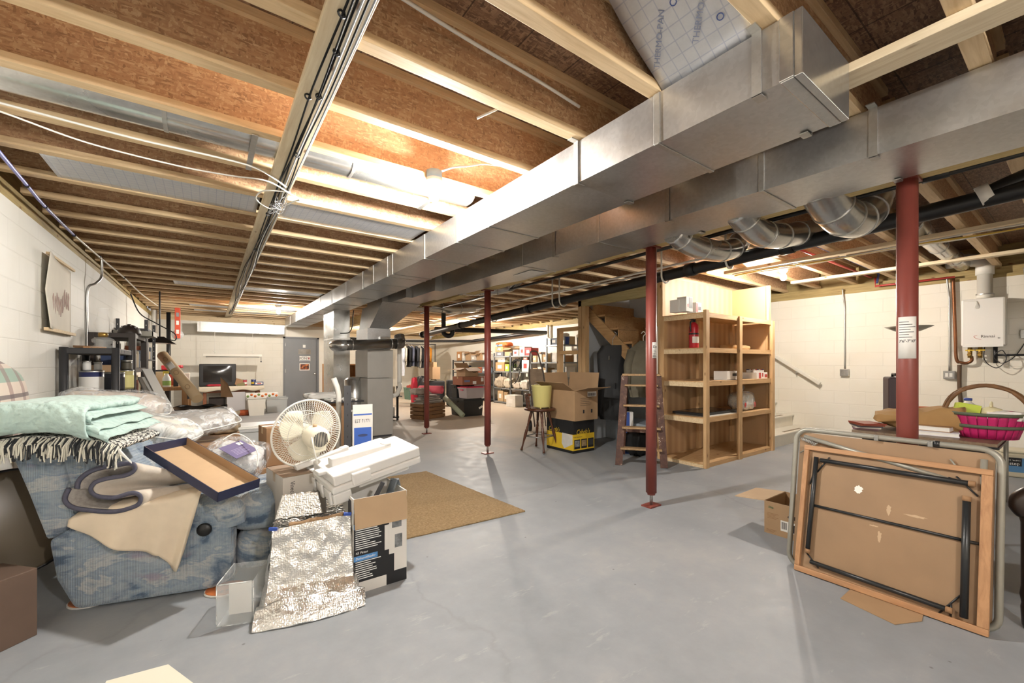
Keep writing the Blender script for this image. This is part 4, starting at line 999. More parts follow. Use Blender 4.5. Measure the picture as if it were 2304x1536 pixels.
def smallbox(px, y, z, size, m, label, name='small_box', cat='box', group=None, deco=None, yaw=0):
    p = onshelf(px, y, z+.0005); t = thing(name, label, cat, p, yaw, group); w, d, h = size
    part('body', B().box(-w/2, w/2, -d/2, d/2, 0, h), m, t, bevel=.002)
    for i, (x0, x1, z0, z1, mm) in enumerate(deco or []): part('printed_panel', B().box(-w/2+w*x0, -w/2+w*x1, -d/2-.0012-.0003*i, -d/2-.0003, h*z0, h*z1), mm, t)
    return t
smallbox(1523, 2.95, 1.874, (.11, .12, .15), M_white, 'pale product box at the open end of the shelving top', deco=[(.1, .4, .2, .8, M_grey)])
smallbox(1541, 2.86, 1.874, (.14, .12, .175), M_white, 'white box with dark picture and red strip on the shelving top', deco=[(.45, .95, .25, .95, M_dgrey), (.2, .35, .3, .5, M_redp)])
smallbox(1562, 2.88, 1.874, (.12, .12, .13), M_white, 'white box with red picture on the shelving top, nearest the front upright', deco=[(.0, .35, .1, .9, M_redp), (.45, .9, .3, .6, M_dgrey)])
b = B(); pp = onshelf(1652, 3.0, 1.449); b.M = Matrix.Translation(pp); soft(b, -.26, .26, -.13, .13, 0, .075, .12); solo('canvas_bundle', b, M_tan, 'tan folded canvas bundle on the shelf below the shelving top', 'cloth')
smallbox(1634, 2.84, 1.04, (.30, .18, .115), M_white, 'white carton with barcode on the middle shelf of the wooden shelving', deco=[(.45, .85, .45, .75, M_ink), (0, 1, 0, .08, M_grey)])
t = smallbox(1636, 2.83, 1.04, (.02, .02, .001), M_white, 'x') if 0 else None
jt = smallbox(1698, 2.84, 1.04, (.33, .2, .09), M_white, 'low tray carton with red panels full of jars on the middle shelf', 'jar_tray', deco=[(.02, .16, .1, .9, M_white), (.2, .4, .05, .95, M_redp), (.5, .6, .3, .9, M_redp), (.75, .97, .2, .7, M_redp)])
c0 = onshelf(1698, 2.84, 1.04)
for i in range(6):
    for j in range(2):
        lidc = ['#c9c9c4', '#3d4a78', '#b5413c'][(i*2+j) % 3]
        q = thing('jar', 'small jar standing in the red and white tray on the middle shelf', 'jar', (c0.x-.13+.052*i, c0.y-.045+.08*j, c0.z+.091), 0, 'jars in the tray carton')
        part('glass', B().lathe([(.02, 0), (.022, .02), (.018, .032)], (0, 0, 0), 10), M_white, q); part('lid', B().lathe([(.02, .032), (.02, .042), (0, .043)], (0, 0, 0), 10), flat('lid'+lidc, lidc, .4, .3), q)
b = B(); pp = onshelf(1668, 2.88, .603); b.M = Matrix.Translation(pp); soft(b, -.17, .17, -.12, .12, 0, .24, .1)
t = thing('bagged_bundle', 'clear plastic bag holding a white and red bundle on the lower shelf', 'bag', pp); part('bundle', b, M_bed2, t, w=True)
b = B(); b.M = Matrix.Translation(pp); soft(b, -.18, .18, -.13, .13, 0, .26, .15); part('plastic_film', b, M_film, t, w=True)
b = B(); b.M = Matrix.Translation(pp); b.tube([(.0, 0, .24), (.02, 0, .29), (.05, 0, .33)], [.012, .02, .03], 8); part('tied_neck', b, M_film, t, w=True)
for x in (-.12, .14): b = B(); b.M = Matrix.Translation(pp); b.ball((x, -.115, .08), .03, 10, (1, .3, 1.4)); part('red_print', b, M_redp, t, w=True)
p0 = onshelf(1518, 3.05, .603); p1 = onshelf(1650, 2.78, .603)
t = thing('picture_frame', 'black flat framed picture lying on the lower shelf of the wooden shelving', 'frame', (5.25, 2.95, .603))
part('frame', B().box(-.40, .42, -.20, .22, .012, .04), M_blk, t, bevel=.004); part('backing', B().box(-.36, .46, -.23, .2, 0, .011), M_white, t); part('glass', B().box(-.34, .36, -.15, .17, .0402, .042), flat('dark_gloss', '#15171a', .1), t)
# stair closet framing
cf = B().box(4.83, 4.90, 3.36, 4.86, 2.17, 2.325)
solo('closet_header', cf, wood('header_lumber', '#a99a6a', '#c2b483', 1), 'knotty yellowish header board over the closet under the stairs', 'header', bevel=.003)
solo('wall_stud', B().box(4.83, 4.92, 4.70, 4.78, 0, 2.17), M_lum, 'pale upright stud at the corner of the closet under the stairs, inner one', 'stud', bevel=.002)
solo('wall_stud', B().box(4.83, 4.92, 4.785, 4.86, 0, 2.40), M_lum, 'pale upright stud at the corner of the closet under the stairs, outer one', 'stud', bevel=.002)
t = thing('stud_frame', 'small pale open lumber frame beside the closet under the stairs', 'frame', (4.87, 5.1, 0))
part('upright', B().box(4.83, 4.92, 5.30, 5.37, 0, 1.86), M_lum, t, w=True, bevel=.002)
for z in (1.80, 1.41): part('rail', B().box(4.83, 4.92, 4.87, 5.30, z, z+.06), wood('frame_rail%d' % int(z*100), '#c59a66', '#d9b27d', 1), t, w=True, bevel=.002)
struct('wall_closet', B().box(6.12, 6.16, 3.33, 4.86, 0, 2.40).box(4.92, 6.16, 4.86, 4.9, .0, 2.40), flat('closet_white', '#d5d9dc', .6))
struct('wall_closet_kerb', B().box(5.50, 6.12, 3.33, 4.86, 0, .30), flat('kerb_paint', '#bfc9d2', .6, 0, .1))
M_strg = wood('stringer_lumber', '#b08a5c', '#c7a273', 1)
for i, x in enumerate((5.02, 5.52, 6.02)):
    n_ = V((0, -.66, .75)); a0 = V((x, 4.84, 1.98)); a1 = V((x, 3.34, .68))
    solo('stair_stringer', B().prism([a0, a1, a1+V((0, 0, .22)), a0+V((0, 0, .22))], (.04, 0, 0)), M_strg, ['sloping stair stringer in the closet, the one nearest the garment bag', 'sloping stair stringer in the closet, the middle one', 'sloping stair stringer against the white closet wall'][i], 'stringer', bevel=.002)
for i in range(5):
    y = 4.60-.26*i; z = 2.0-.225*i
    q = thing('stair_tread', 'underside of a stair tread and riser in the closet, %s from the top' % ordinal(i+1), 'step', (5.55, y, z), 0, 'stair treads over the closet')
    part('tread', B().box(-.51, .51, -.13, .14, 0, .03), M_strg, q); part('riser', B().box(-.51, .51, .12, .14, .03, .22), M_strg, q)
# lower white steps and handrail
M_step = flat('white_step_paint', '#e2ddd0', .5, 0, .05, 6)
for i in range(5):
    st = thing('stair_step', 'white painted wooden step by the warm-lit wall, %s from the floor' % ordinal(i+1), 'step', (7.45, 2.76+.27*i, .19*i), 0, 'white steps')
    part('riser', B().box(-.76, .74, 0, .02, 0, .165), M_step, st); part('tread', B().box(-.76, .745, -.03, .28, .165, .19), M_step, st, bevel=.006)
    part('grip_strip', B().box(-.2, .45, .03, .07, .19, .192), flat('grip_brown', '#8d7f6b', .9), st)
    part('body', B().box(-.76, .74, .02, .27, 0, .16), M_step, st)
t = thing('handrail', 'white sloping wooden handrail on the warm-lit wall above the steps', 'handrail', (8.13, 2.6, .9))
part('rail', B().bar((8.12, 2.60, .925), (8.12, 4.3, 2.09), .045, .06), M_step, t, w=True, bevel=.01)
for y, z in ((2.95, 1.13), (4.0, 1.85)): part('bracket', B().tube([(8.2, y, z-.05), (8.13, y, z-.06), (8.12, y, z-.01)], .006, 8), M_str, t, w=True)
# stepladder
M_lad = NT('painted_ladder'); _k = M_lad; _n = _k.noise(_k.coord(), 14, 6, .7); _k.col(_k.ramp(_n, [(.44, '#4a2c22'), (.6, '#61402f'), (.66, '#cbbfae')])).set(.6); M_lad = _k.m
M_ladt = wood('ladder_step', '#8f6f4a', '#b0926b', 0, 1, False)
LA, LB = V((4.10, 3.42, 0)), V((4.42, 3.00, 0)); ex = (LB-LA).normalized(); bk = V((-ex.y, ex.x, 0))
if bk.y < 0: bk = -bk
t = thing('stepladder', 'old paint spattered wooden stepladder standing behind a red post', 'stepladder', LA)
top = 1.10
def lp(u, z, back=0): k = z/top; w = .53*(1-k)+.40*k; return LA+ex*(.265+(u-.5)*w)+bk*(.22*k+back*(1-k))+V((0, 0, z))
for u in (0, 1): part('rail', B().bar(lp(u, 0), lp(u, top), .085, .028, up=bk), M_lad, t, w=True, bevel=.003)
for u in (.08, .92): part('rear_leg', B().bar(lp(u, 0, .62)+bk*.05, lp(u, top-.03, .62)+bk*.04, .025, .045, up=bk), M_lad, t, w=True)
for z in (.21, .46, .73, .98): part('tread', B().bar(lp(.02, z)-bk*.02, lp(.98, z)-bk*.02, .11, .022), M_ladt, t, w=True, bevel=.003)
part('top_cap', B().bar(lp(-.08, top+.012)+bk*.04, lp(1.08, top+.012)+bk*.04, .16, .025), M_ladt, t, w=True, bevel=.004)
part('rear_rail', B().bar(lp(.08, .35, .62)+bk*.05, lp(.92, .35, .62)+bk*.05, .02, .04), M_lad, t, w=True)
solo('pvc_tube', B().cyl((4.75, 3.33, 1.05), (4.75, 3.33, 1.74), .014, n=10), M_wht, 'thin white plastic tube on the shelving end beside the stepladder', 'tube')
# things under the stairs
M_gb = flat('black_nylon', '#131416', .6, 0, .2, 20)
g0 = V((4.98, 4.27, .42))
t = thing('garment_bag', 'black garment bag hanging in the closet under the stairs', 'garment bag', g0)
gx = V((.72, -.69, 0)); gy = V((.69, .72, 0))
def gbf(u, v, s=1):
    z = 1.10*v; w = .24*(1-.12*sin(pi*v)*.6)*(1-.5*max(0, v-.9)/.1*.6)*(1 if v > .05 else .8+4*v); a = 2*pi*u
    return g0+gx*(w*math.copysign(abs(cos(a))**.6, cos(a))*(1+.03*sin(v*9)))+gy*(.075*math.copysign(abs(sin(a))**.8, sin(a))*(1+.2*sin(7*v)))+V((0, 0, z))
b = B().grid(gbf, 28, 30); part('bag_body', b, M_gb, t, w=True); part('end_cap', B().prism([gbf(i/28, 1) for i in range(28)], (0, 0, .012)), M_gb, t, w=True); part('end_cap', B().prism([gbf(i/28, 0) for i in range(28)], (0, 0, -.01)), M_gb, t, w=True)
part('hanger_hook', B().tube(bez([g0+V((0, 0, 1.1)), g0+V((0, 0, 1.2)), g0+V((.02, -.02, 1.25)), g0+V((.04, -.04, 1.29)), g0+V((.02, -.02, 1.32))], 5), .005, 6), M_str, t, w=True)
part('zip_pull', B().obox(g0+gx*-.06-gy*.08+V((0, 0, .92)), (.012, .01, .06)), M_str, t, w=True); part('buckle', B().obox(g0+gx*.03-gy*.085+V((0, 0, .5)), (.03, .01, .09)), M_dgrey, t, w=True)
j0 = V((4.99, 3.72, .78)); M_olive = flat('olive_cloth', '#6c6656', .9, 0, .2, 8, .3)
t = thing('jacket', 'olive jacket on a white hanger in the closet beside the garment bag', 'jacket', j0)
def jf(u, v):
    z = .80*v; a = 2*pi*u; w = (.17+.05*sin(pi*v)) if v < .82 else .22*(1-(v-.82)/.18*.78)
    return j0+gx*(w*cos(a))+gy*(.10*(1-.4*v)*sin(a))+V((0, 0, z+.02*nz(u*8, v*3)))+gx*.015*sin(u*60+v*5)*(1-v)
part('body', B().grid(jf, 60, 26), M_olive, t, w=True)
for s_ in (-1, 1): part('sleeve', B().tube([j0+gx*s_*.15+V((0, 0, .66)), j0+gx*s_*.21+V((0, 0, .45)), j0+gx*s_*.22-gy*.02+V((0, 0, .12))], [.07, .065, .05], 12), M_olive, t, w=True)
part('hanger_hook', B().tube(bez([j0+V((0, 0, .79)), j0+V((0, 0, .86)), j0+gx*.03+V((0, 0, .90)), j0+gx*.0+V((0, 0, .93)), j0-gx*.03+V((0, 0, .90))], 5), .007, 6), M_wht, t, w=True)
b = B(); b.M = Matrix.Translation((4.75, 3.65, 0)); soft(b, -.13, .13, -.12, .12, .0, .36, .15); solo('trash_bag', b, M_gb, 'black stuffed plastic bag on the floor behind the stepladder', 'bag')
t = smallbox(1432, 3.9, 0, (.05, .2, .55), M_white, 'x', 'poster_box') if 0 else None
t = thing('flat_carton', 'tall blue and white flat carton standing behind the stepladder', 'box', (4.76, 3.80, 0), -.7); part('body', B().box(-.06, .06, -.04, .04, 0, .58), M_white, t, bevel=.003); part('blue_panel', B().box(-.059, .01, -.0415, -.0402, .0, .579), flat('royal_blue', '#2e4d94', .5), t)
# ================================================================== stool, bucket, cartons
M_wal = wood('turned_walnut', '#3d2216', '#5a3320', 2, 1, False, .35)
S0 = V((3.88, 4.68, 0))
t = thing('bar_stool', 'dark turned wooden bar stool with chrome ring under the yellow bucket', 'stool', S0)
part('seat', B().lathe([(.0, .575), (.19, .575), (.225, .585), (.23, .605), (.215, .615), (.0, .605)], (0, 0, 0), 32), M_wal, t)
for i in range(4):
    a = pi/4+i*pi/2+.3; p0 = V((.12*cos(a), .12*sin(a), .575)); p1 = V((.27*cos(a), .27*sin(a), .012)); N = 26
    pts = [p0.lerp(p1, i/N) for i in range(N+1)]; rr_ = [.017+.005*sin(i*.5)+(.004 if 5 < i < 15 and i % 2 else 0) for i in range(N+1)]
    lg = part('leg', B().tube(pts, rr_, 12), M_wal, t); part('ferrule', B().cyl(p1+(p0-p1)*.03, p1-V((0, 0, .01)), .016, n=12), M_str, lg)
ring = [(.217*cos(pi/4+.3+i*pi/2), .217*sin(pi/4+.3+i*pi/2), .21) for i in range(4)]; part('foot_ring', B().tube(ring, .009, 8, closed=True), M_str, t)
for i in range(4):
    a = 2.3+.28*i; pts = [V((.185*cos(a), .185*sin(a), .60+.20*k/12))+V((.02*cos(a), .02*sin(a), 0))*(k/12) for k in range(13)]
    part('spindle', B().tube(pts, [.010+(.005 if k % 3 == 1 else 0) for k in range(13)], 10), M_wal, t)
part('back_rail', B().tube([(.205*cos(2.2+1.05*i/10), .205*sin(2.2+1.05*i/10), .81) for i in range(11)], .02, 10), M_wal, t)
t = thing('bucket', 'pale yellow plastic bucket standing on the bar stool', 'bucket', S0+V((.02, -.02, .608)))
M_yel = flat('pale_yellow_plastic', '#d8cd84', .4); q = B()
for a in range(3): q.cyl((.1*cos(a*2.1), .1*sin(a*2.1), 0), (.1*cos(a*2.1), .1*sin(a*2.1), .02), .012, n=8)
part('foot', B().cyl((.09, -.06, 0), (.09, -.06, .022), .012, n=8), M_yel, t); part('foot', B().cyl((-.08, -.07, 0), (-.08, -.07, .022), .012, n=8), M_yel, t); part('foot', B().cyl((0, .1, 0), (0, .1, .022), .012, n=8), M_yel, t)
part('tub', B().lathe([(.0, .02), (.115, .02), (.122, .03), (.148, .32), (.153, .325), (.153, .335), (.145, .335), (.118, .035), (0, .03)], (0, 0, 0), 32, caps=False), M_yel, t)
# hand truck behind it
t = thing('hand_truck', 'rusty steel hand truck standing behind the yellow bucket', 'hand truck', (4.75, 5.85, 0)); hx = V((.9, -.43, 0)); M_rust = flat('worn_steel', '#7c6f66', .45, .5, .35, 8)
def hp(u, z): return V((4.75, 5.85, 0))+hx*u+V((.20*(1.2-z), .35*(z-1.2)*-.2, z))
part('tube_frame', B().tube(bez([hp(-.14, .1), hp(-.14, .8), hp(-.13, 1.1), hp(-.10, 1.25), hp(-.08, 1.4), hp(-.05, 1.47), hp(.05, 1.47), hp(.08, 1.4), hp(.10, 1.25), hp(.13, 1.1), hp(.14, .8), hp(.14, .1)], 5), .014, 10), M_rust, t, w=True)
part('back_plate', B().prism([hp(-.13, .88), hp(.13, .88), hp(.11, 1.16), hp(-.11, 1.16)], (0, .006, 0)), flat('tan_plate', '#a08b74', .6, .2, .3, 7), t, w=True)
for u in (-.07, .0, .07): part('slat', B().bar(hp(u, .1), hp(u, .88), .02, .006), M_rust, t, w=True)
for u in (-.2, .2): part('wheel', B().lathe([(.02, -.02), (.1, -.025), (.1, .025), (.02, .02)], hp(u, .1)+V((.05, .12, 0)), 20, (0, pi/2, -.45)), M_blk, t, w=True)
part('toe_plate', B().obox(hp(0, .012)-V((.1, .15, 0)), (.36, .2, .01), (0, 0, -.45)), M_rust, t, w=True)
# cabin goods carton with yellow print, big open carton on it
cb2 = thing('printed_carton', 'black and yellow outdoor goods carton under the big open cardboard box', 'box', (4.30, 4.49, 0)); w2, d2, h2 = .42, .56, .456
part('body', B().box(-w2/2, w2/2, -d2/2, d2/2, 0, h2), flat('black_carton', '#1c1d1f', .5, 0, .1), cb2, bevel=.003)
M_yp = flat('yellow_print', '#d9b52c', .55)
yf = part('yellow_panel', B().box(-w2/2, w2/2, -d2/2-.0014, -d2/2-.0003, .04, .265), M_yp, cb2); part('yellow_panel', B().box(-w2/2-.0014, -w2/2-.0003, -d2/2, d2/2, .04, .265), M_yp, cb2)
text('lettering', 'Cabela\'s', .10, M_yp, cb2, (-.02, -d2/2-.001, .29), fr, shear=.35, sx=.8); text('lettering', 'Cabela\'s', .09, M_yp, cb2, (-w2/2-.001, .12, .30), (pi/2, 0, -pi/2), shear=.35, sx=.8)
text('lettering', 'Food Dehydrator', .024, M_ink, yf, (-.12, -d2/2-.0018, .225), fr)
for i, mm in enumerate((M_pic, flat('tan_photo', '#a88f6a', .5, 0, .4, 25), M_dgrey)):
    q_ = part('photo_print', B().box(-.19+.135*i, -.075+.135*i, -d2/2-.0022, -d2/2-.0012, .06, .19), M_blackp, cb2); part('photo_image', B().box(-.18+.135*i, -.085+.135*i, -d2/2-.003, -d2/2-.0022, .09, .175), mm, q_)
ph = part('product_photo', B().prism([(-w2/2-.002, -.10, .05), (-w2/2-.002, -.27, .13), (-w2/2-.002, -.27, .26), (-w2/2-.002, -.06, .27), (-w2/2-.002, -.05, .12)], (-.001, 0, 0)), flat('appliance_white', '#d0cfca', .5, 0, .12, 12), cb2)
bigc = carton('cardboard_box', 'big open cardboard box with raised flaps on top of the black and yellow carton', 'box', (4.31, 4.47, .457), 0, (.46, .60, .42), M_kraft, {'f': 78, 'l': 62, 'b': 12, 'r': 8}, fh=.25)
pp_ = part('label_sticker', B().box(.02, .2, -.3015, -.3004, .33, .40), M_paper, bigc)
for i in range(8): part('barcode_bar', B().box(.03+.02*i, .04+.02*i, -.3022, -.3016, .34, .38), M_ink, pp_)
for i in range(5): part('print_line', B().box(-.12, .1-.02*(i % 3), -.3012, -.3003, .31-.025*i, .314-.025*i), M_ink, bigc)
for x in (-.07, .09): part('care_symbol', B().box(x, x+.03, -.3012, -.3003, .1, .15), M_ink, bigc)
# ================================================================== table by the heater wall
t = thing('folding_table', 'dark topped table behind the near red post carrying basket and paper bag', 'table', (5.0, .75, 0)); M_lamin = wood('dark_laminate', '#6d5a49', '#85705a', 0, 1, False, .4)
part('tabletop', B().box(4.2, 5.95, .36, 1.13, .70, .72), M_lamin, t, w=True); part('edge_band', B().box(4.19, 5.96, .35, 1.14, .685, .7), M_blk, t, w=True, bevel=.004); part('apron', B().box(4.26, 5.9, .42, 1.08, .63, .685), M_blk, t, w=True)
for x in (4.3, 5.85):
    for y in (.45, 1.05): part('leg', B().cyl((x, y, 0), (x, y, .64), .016, n=10), M_tgry, t, w=True)
M_pbag = flat('brown_paper', '#a5804f', .8, 0, .12, 6, .15)
bg = thing('paper_bag', 'crumpled brown paper grocery bag lying on the dark table', 'paper bag', (4.45, .95, .721))
def pbf(u, v):
    a = 2*pi*u; x = -.02+.50*v; open_ = 1-.25*v
    yy = .17*math.copysign(abs(cos(a))**.5, cos(a))*(1.0-.1*v); zz = .085*math.copysign(abs(sin(a))**.7, sin(a))*(.35+.95*v**.7)
    d = V((.18, -.98, 0)).normalized(); sd = V((.98, .18, 0)); p = V((4.5, 1.03, .82))+d*x+sd*yy+V((0, 0, zz))
    return p+V((nz(u*7, v*5), nz(u*7, v*5, 3), nz(u*9, v*6, 7)))*.032
b = B().grid(pbf, 36, 18, .002)
for i, p in enumerate(b.v): p.z = max(p.z, .723)
part('bag_body', b, M_pbag, bg, w=True)
part('bag_bottom', B().prism([pbf(i/36, 1) for i in range(36)], (.0, -.004, 0)), M_pbag, bg, w=True)
for i in range(5):
    solo('magazine', B().obox((4.37-.01*i, 1.09-.006*i, .727+.011*i), (.2, .16, .01), (0, 0, .3+.12*i)), flat('magazine_%d' % i, ['#7a5560', '#c9c2b8', '#41434c', '#8a4a35', '#8c3d2e'][i], .4), ['purplish magazine lowest in the pile at the paper bag mouth', 'pale magazine second in the pile at the paper bag mouth', 'dark magazine in the middle of the pile at the paper bag mouth', 'brown folder near the top of the pile at the paper bag mouth', 'reddish brown folder topmost at the paper bag mouth'][i], 'magazine', 'magazines at the bag mouth')
bc = thing('briefcase', 'dark burgundy briefcase standing upright on the dark table behind the post', 'briefcase', (5.42, 1.12, .721), .35)
part('shell', B().box(-.10, .22, -.06, .06, 0, .40), flat('burgundy_leather', '#3b2a2d', .5, 0, .1), bc, bevel=.015); part('handle', B().tube([(-.02, 0, .40), (-.01, 0, .43), (.12, 0, .43), (.13, 0, .4)], .01, 8), M_blk, bc); part('latch', B().box(-.07, -.04, -.012, .012, .4, .41).box(-.045, -.04, -.012, .012, .395, .412), M_str, bc); part('seam', B().box(-.1005, .2205, -.004, .004, 0, .401), M_blk, bc)
M_pink = flat('pink_slats', '#c4246a', .5, 0, .18, 7)
bk0 = V((4.57, .445, .721)); t = thing('fruit_basket', 'bright pink slatted basket with arched vine handle on the dark table', 'basket', bk0)
for i in range(24):
    a = 2*pi*i/24; da = pi/24*.94
    def sl(u, v, a=a, da=da): r = .155+.05*v; q_ = a-da+2*da*u; return (r*cos(q_), r*sin(q_), .004+.178*v)
    part('slat', B().grid(sl, 3, 4, .003), M_pink, t)
part('base', B().lathe([(0, .002), (.155, .002), (.155, .008), (0, .008)], (0, 0, 0), 24), M_pink, t)
M_hoop = flat('green_grey_hoop', '#59604c', .6, 0, .15, 9)
for z, r in ((.172, .207), (.085, .183)): part('hoop', B().lathe([(r-.004, z-.011), (r+.004, z-.01), (r+.006, z+.011), (r-.002, z+.012)], (0, 0, 0), 32, caps=False), M_hoop, t)
M_vine = flat('brown_vine', '#7a5634', .6, 0, .3, 14)
hd = V((.09, -.98, 0))
part('handle', B().tube([hd*(.215*cos(pi*i/20))+V((0, 0, .10+.27*sin(pi*i/20)**.8)) for i in range(21)], [.013+.002*sin(i*1.7) for i in range(21)], 10), M_vine, t)
for i in range(3): part('vine_strand', B().tube([hd*((.222+.006*i)*cos(pi*k/20))+V((.012*sin(k*.9+i*2), 0, .10+(.275+.004*i)*sin(pi*k/20)**.8)) for k in range(21)], .004, 6), M_vine, t)
for i, (dx, dy, c, lab) in enumerate(((.02, .10, '#b7c93a', 'lime green paper box inside the pink basket'), (-.03, -.1, '#e6e3dc', 'crumpled white tissue inside the pink basket'), (.05, -.02, '#d8cfa8', 'cream ceramic pot inside the pink basket'))):
    b = B(); b.M = Matrix.Translation(bk0+V((dx, dy, .13)))
    if i == 0: b.obox((0, 0, .05), (.09, .12, .10), (.2, .1, .4)); solo('gift_box', b, flat('lime', c, .5), lab, 'box', bevel=.003)
    elif i == 1: soft(b, -.09, .09, -.09, .09, 0, .06, .3); solo('tissue_paper', b, flat('tissue', c, .9), lab, 'tissue')
    else:
        tt = thing('ceramic_pot', lab, 'pot', bk0+V((dx, dy, .13))); part('bowl', B().lathe([(.0, 0), (.04, 0), (.062, .04), (.055, .07), (.02, .085), (.0, .09)], (0, 0, 0), 18), flat('cream_glaze', c, .3), tt); part('loop_handle', B().tube([(.03*cos(pi*k/8), 0, .085+.035*sin(pi*k/8)) for k in range(9)], .007, 8), flat('cream_glaze', c, .3), tt)
solo('twig_wreath', B().tube([(4.52+.085*cos(2*pi*i/40), .70+.085*sin(2*pi*i/40), .79+.012*sin(i*2.3)+.0) for i in range(40)], [.02+.006*sin(i*1.9) for i in range(40)], 8, closed=True), M_vine, 'brown twig wreath lying on books beside the pink basket', 'wreath')
for i, (z, c, lab, s_) in enumerate(((.721, '#d9d6dd', 'wide white book at the bottom of the stack beside the basket', (.2, .26, .03)), (.752, '#a07d58', 'thick tan book on top of the white one beside the basket', (.16, .2, .038)))):
    tt = thing('book', lab, 'book', (4.42, .69, z), .15-.2*i); part('cover', B().box(-s_[0]/2, s_[0]/2, -s_[1]/2, s_[1]/2, 0, .004).box(-s_[0]/2, s_[0]/2, -s_[1]/2, s_[1]/2, s_[2]-.004, s_[2]).box(-s_[0]/2, s_[0]/2, s_[1]/2-.004, s_[1]/2, 0, s_[2]), flat('cover'+c, c, .6), tt); part('pages', B().box(-s_[0]/2+.004, s_[0]/2-.004, -s_[1]/2+.005, s_[1]/2-.004, .004, s_[2]-.004), M_paper, tt)
jg = onx(2128, 905, 5.2); t = thing('plastic_jug', 'white plastic jug with blue cap on the dark table behind the basket', 'jug', (5.3, .62, .721)); part('body', B().lathe([(.0, 0), (.07, 0), (.075, .02), (.075, .14), (.06, .17), (.022, .2), (.022, .22)], (0, 0, 0), 20), flat('milk_white', '#dcd8cc', .5), t); part('cap', B().lathe([(.026, .215), (.026, .235), (0, .236)], (0, 0, 0), 16), flat('blue_cap', '#3c4f9a', .4), t)
t = thing('toolbox', 'orange handled grey case on the dark table behind the paper bag', 'case', (5.05, .82, .721)); part('shell', B().box(-.1, .1, -.14, .14, 0, .11), flat('slate_case', '#737780', .5), t, bevel=.01); part('handle', B().tube([(0, -.09, .11), (0, -.09, .15), (0, .09, .15), (0, .09, .11)], .01, 8), flat('orange_handle', '#b8683a', .5), t)
t = thing('floor_lamp', 'grey bowl torchiere floor lamp hidden behind the near red post', 'floor lamp', (6.15, 1.16, 0)); part('bowl', B().lathe([(.02, 1.585), (.1, 1.605), (.2, 1.655), (.196, 1.657), (.1, 1.612), (.0, 1.60)], (0, 0, 0), 32, caps=False), M_tgry, t); part('pole', B().cyl((0, 0, .02), (0, 0, 1.59), .012, n=12), M_tgry, t); part('base', B().lathe([(0, 0), (.13, 0), (.13, .02), (.02, .03)], (0, 0, 0), 24), M_tgry, t)
# litter pail
t = thing('litter_pail', 'cream square plastic pail with blue label on the floor under the basket', 'pail', (7.3, .50, 0), pi/2*0-1.25); M_pail = flat('cream_pail', '#ded6bd', .5)
b = B(); b.hexa([(-.11, -.11, 0), (.11, -.11, 0), (.11, .11, 0), (-.11, .11, 0), (-.13, -.13, .27), (.13, -.13, .27), (.13, .13, .27), (-.13, .13, .27)]); part('tub', b, M_pail, t, bevel=.02); part('lid', B().box(-.14, .14, -.14, .14, .27, .30), M_pail, t, bevel=.012)
pl_ = part('label_panel', B().hexa([(-.09, -.119, .06), (.09, -.119, .06), (.09, -.115, .06), (-.09, -.115, .06), (-.09, -.132, .22), (.09, -.132, .22), (.09, -.128, .22), (-.09, -.128, .22)]), flat('sky_blue_label', '#5b8fc0', .5), t)
part('black_label', B().hexa([(-.09, -.127, .13), (.02, -.127, .13), (.02, -.12, .13), (-.09, -.12, .13), (-.09, -.1345, .22), (.02, -.1345, .22), (.02, -.13, .22), (-.09, -.13, .22)]), M_blackp, pl_)
text('lettering', 'fresh\nstep', .045, M_wink, pl_, (-.035, -.1335, .178), (pi/2-.08, 0, 0))
# ================================================================== heater wall services
M_enam = flat('white_enamel', '#e6e4df', .35); M_cop = flat('old_copper', '#7d5236', .4, .8, .25, 9); M_pvc = flat('white_pvc', '#e2dfd6', .45)
hw = thing('water_heater', 'white tankless water heater hung on the warm-lit wall', 'water heater', (8.1, .82, 1.48))
part('casing', B().box(8.0, 8.195, .62, 1.0, 1.48, 2.09), M_enam, hw, w=True, bevel=.02)
part('front_lip', B().box(7.995, 8.005, .635, .985, 1.465, 1.50), M_enam, hw, w=True, bevel=.004)
text('lettering', 'Rinnai', .05, flat('dark_brown_ink', '#3f3330', .5), hw, (7.9985, .765, 1.60), Matrix(((0, 0, -1), (-1, 0, 0), (0, 1, 0))), w=True)
part('swoosh_mark', B().tube(bez([(7.998, .855, 1.618), (7.998, .885, 1.605), (7.998, .86, 1.575), (7.998, .82, 1.562)], 6), [.001+.0015*sin(pi*i/18) for i in range(19)], 6), M_redp, hw, w=True)
text('lettering', '80', .022, M_ink, hw, (7.9985, .672, 1.575), Matrix(((0, 0, -1), (-1, 0, 0), (0, 1, 0))), w=True)
part('vent_pipe', B().lathe([(.075, 0), (.078, .06), (.07, .06), (.07, .31)], (8.1, .80, 2.09), 24), M_pvc, hw, w=True); part('vent_elbow', B().tube([(8.1, .80, 2.40), (8.1, .80, 2.5), (8.1, .83, 2.58), (8.1, .95, 2.62), (8.1, 1.15, 2.62)], .085, 16), M_pvc, hw, w=True)
part('band_clamp', B().lathe([(.081, .05), (.081, .065)], (8.1, .80, 2.09), 24, caps=False), M_str, hw, w=True)
M_brass = flat('brass', '#a08144', .35, .8)
for i, y in enumerate((.93, .84)):
    v_ = part('valve_body', B().cyl((8.1, y, 1.33), (8.1, y, 1.48), .022, n=12).cyl((8.1, y, 1.37), (8.02, y, 1.37), .018, n=12), M_brass, hw, w=True); part('valve_lever', B().box(8.0, 8.02, y-.05, y+.03, 1.42, 1.435), M_yp, v_, w=True)
part('gas_cock', B().cyl((8.1, .71, 1.26), (8.1, .71, 1.48), .02, n=12).cyl((8.1, .71, 1.36), (8.1, .45, 1.36), .014, n=10), M_blk, hw, w=True)
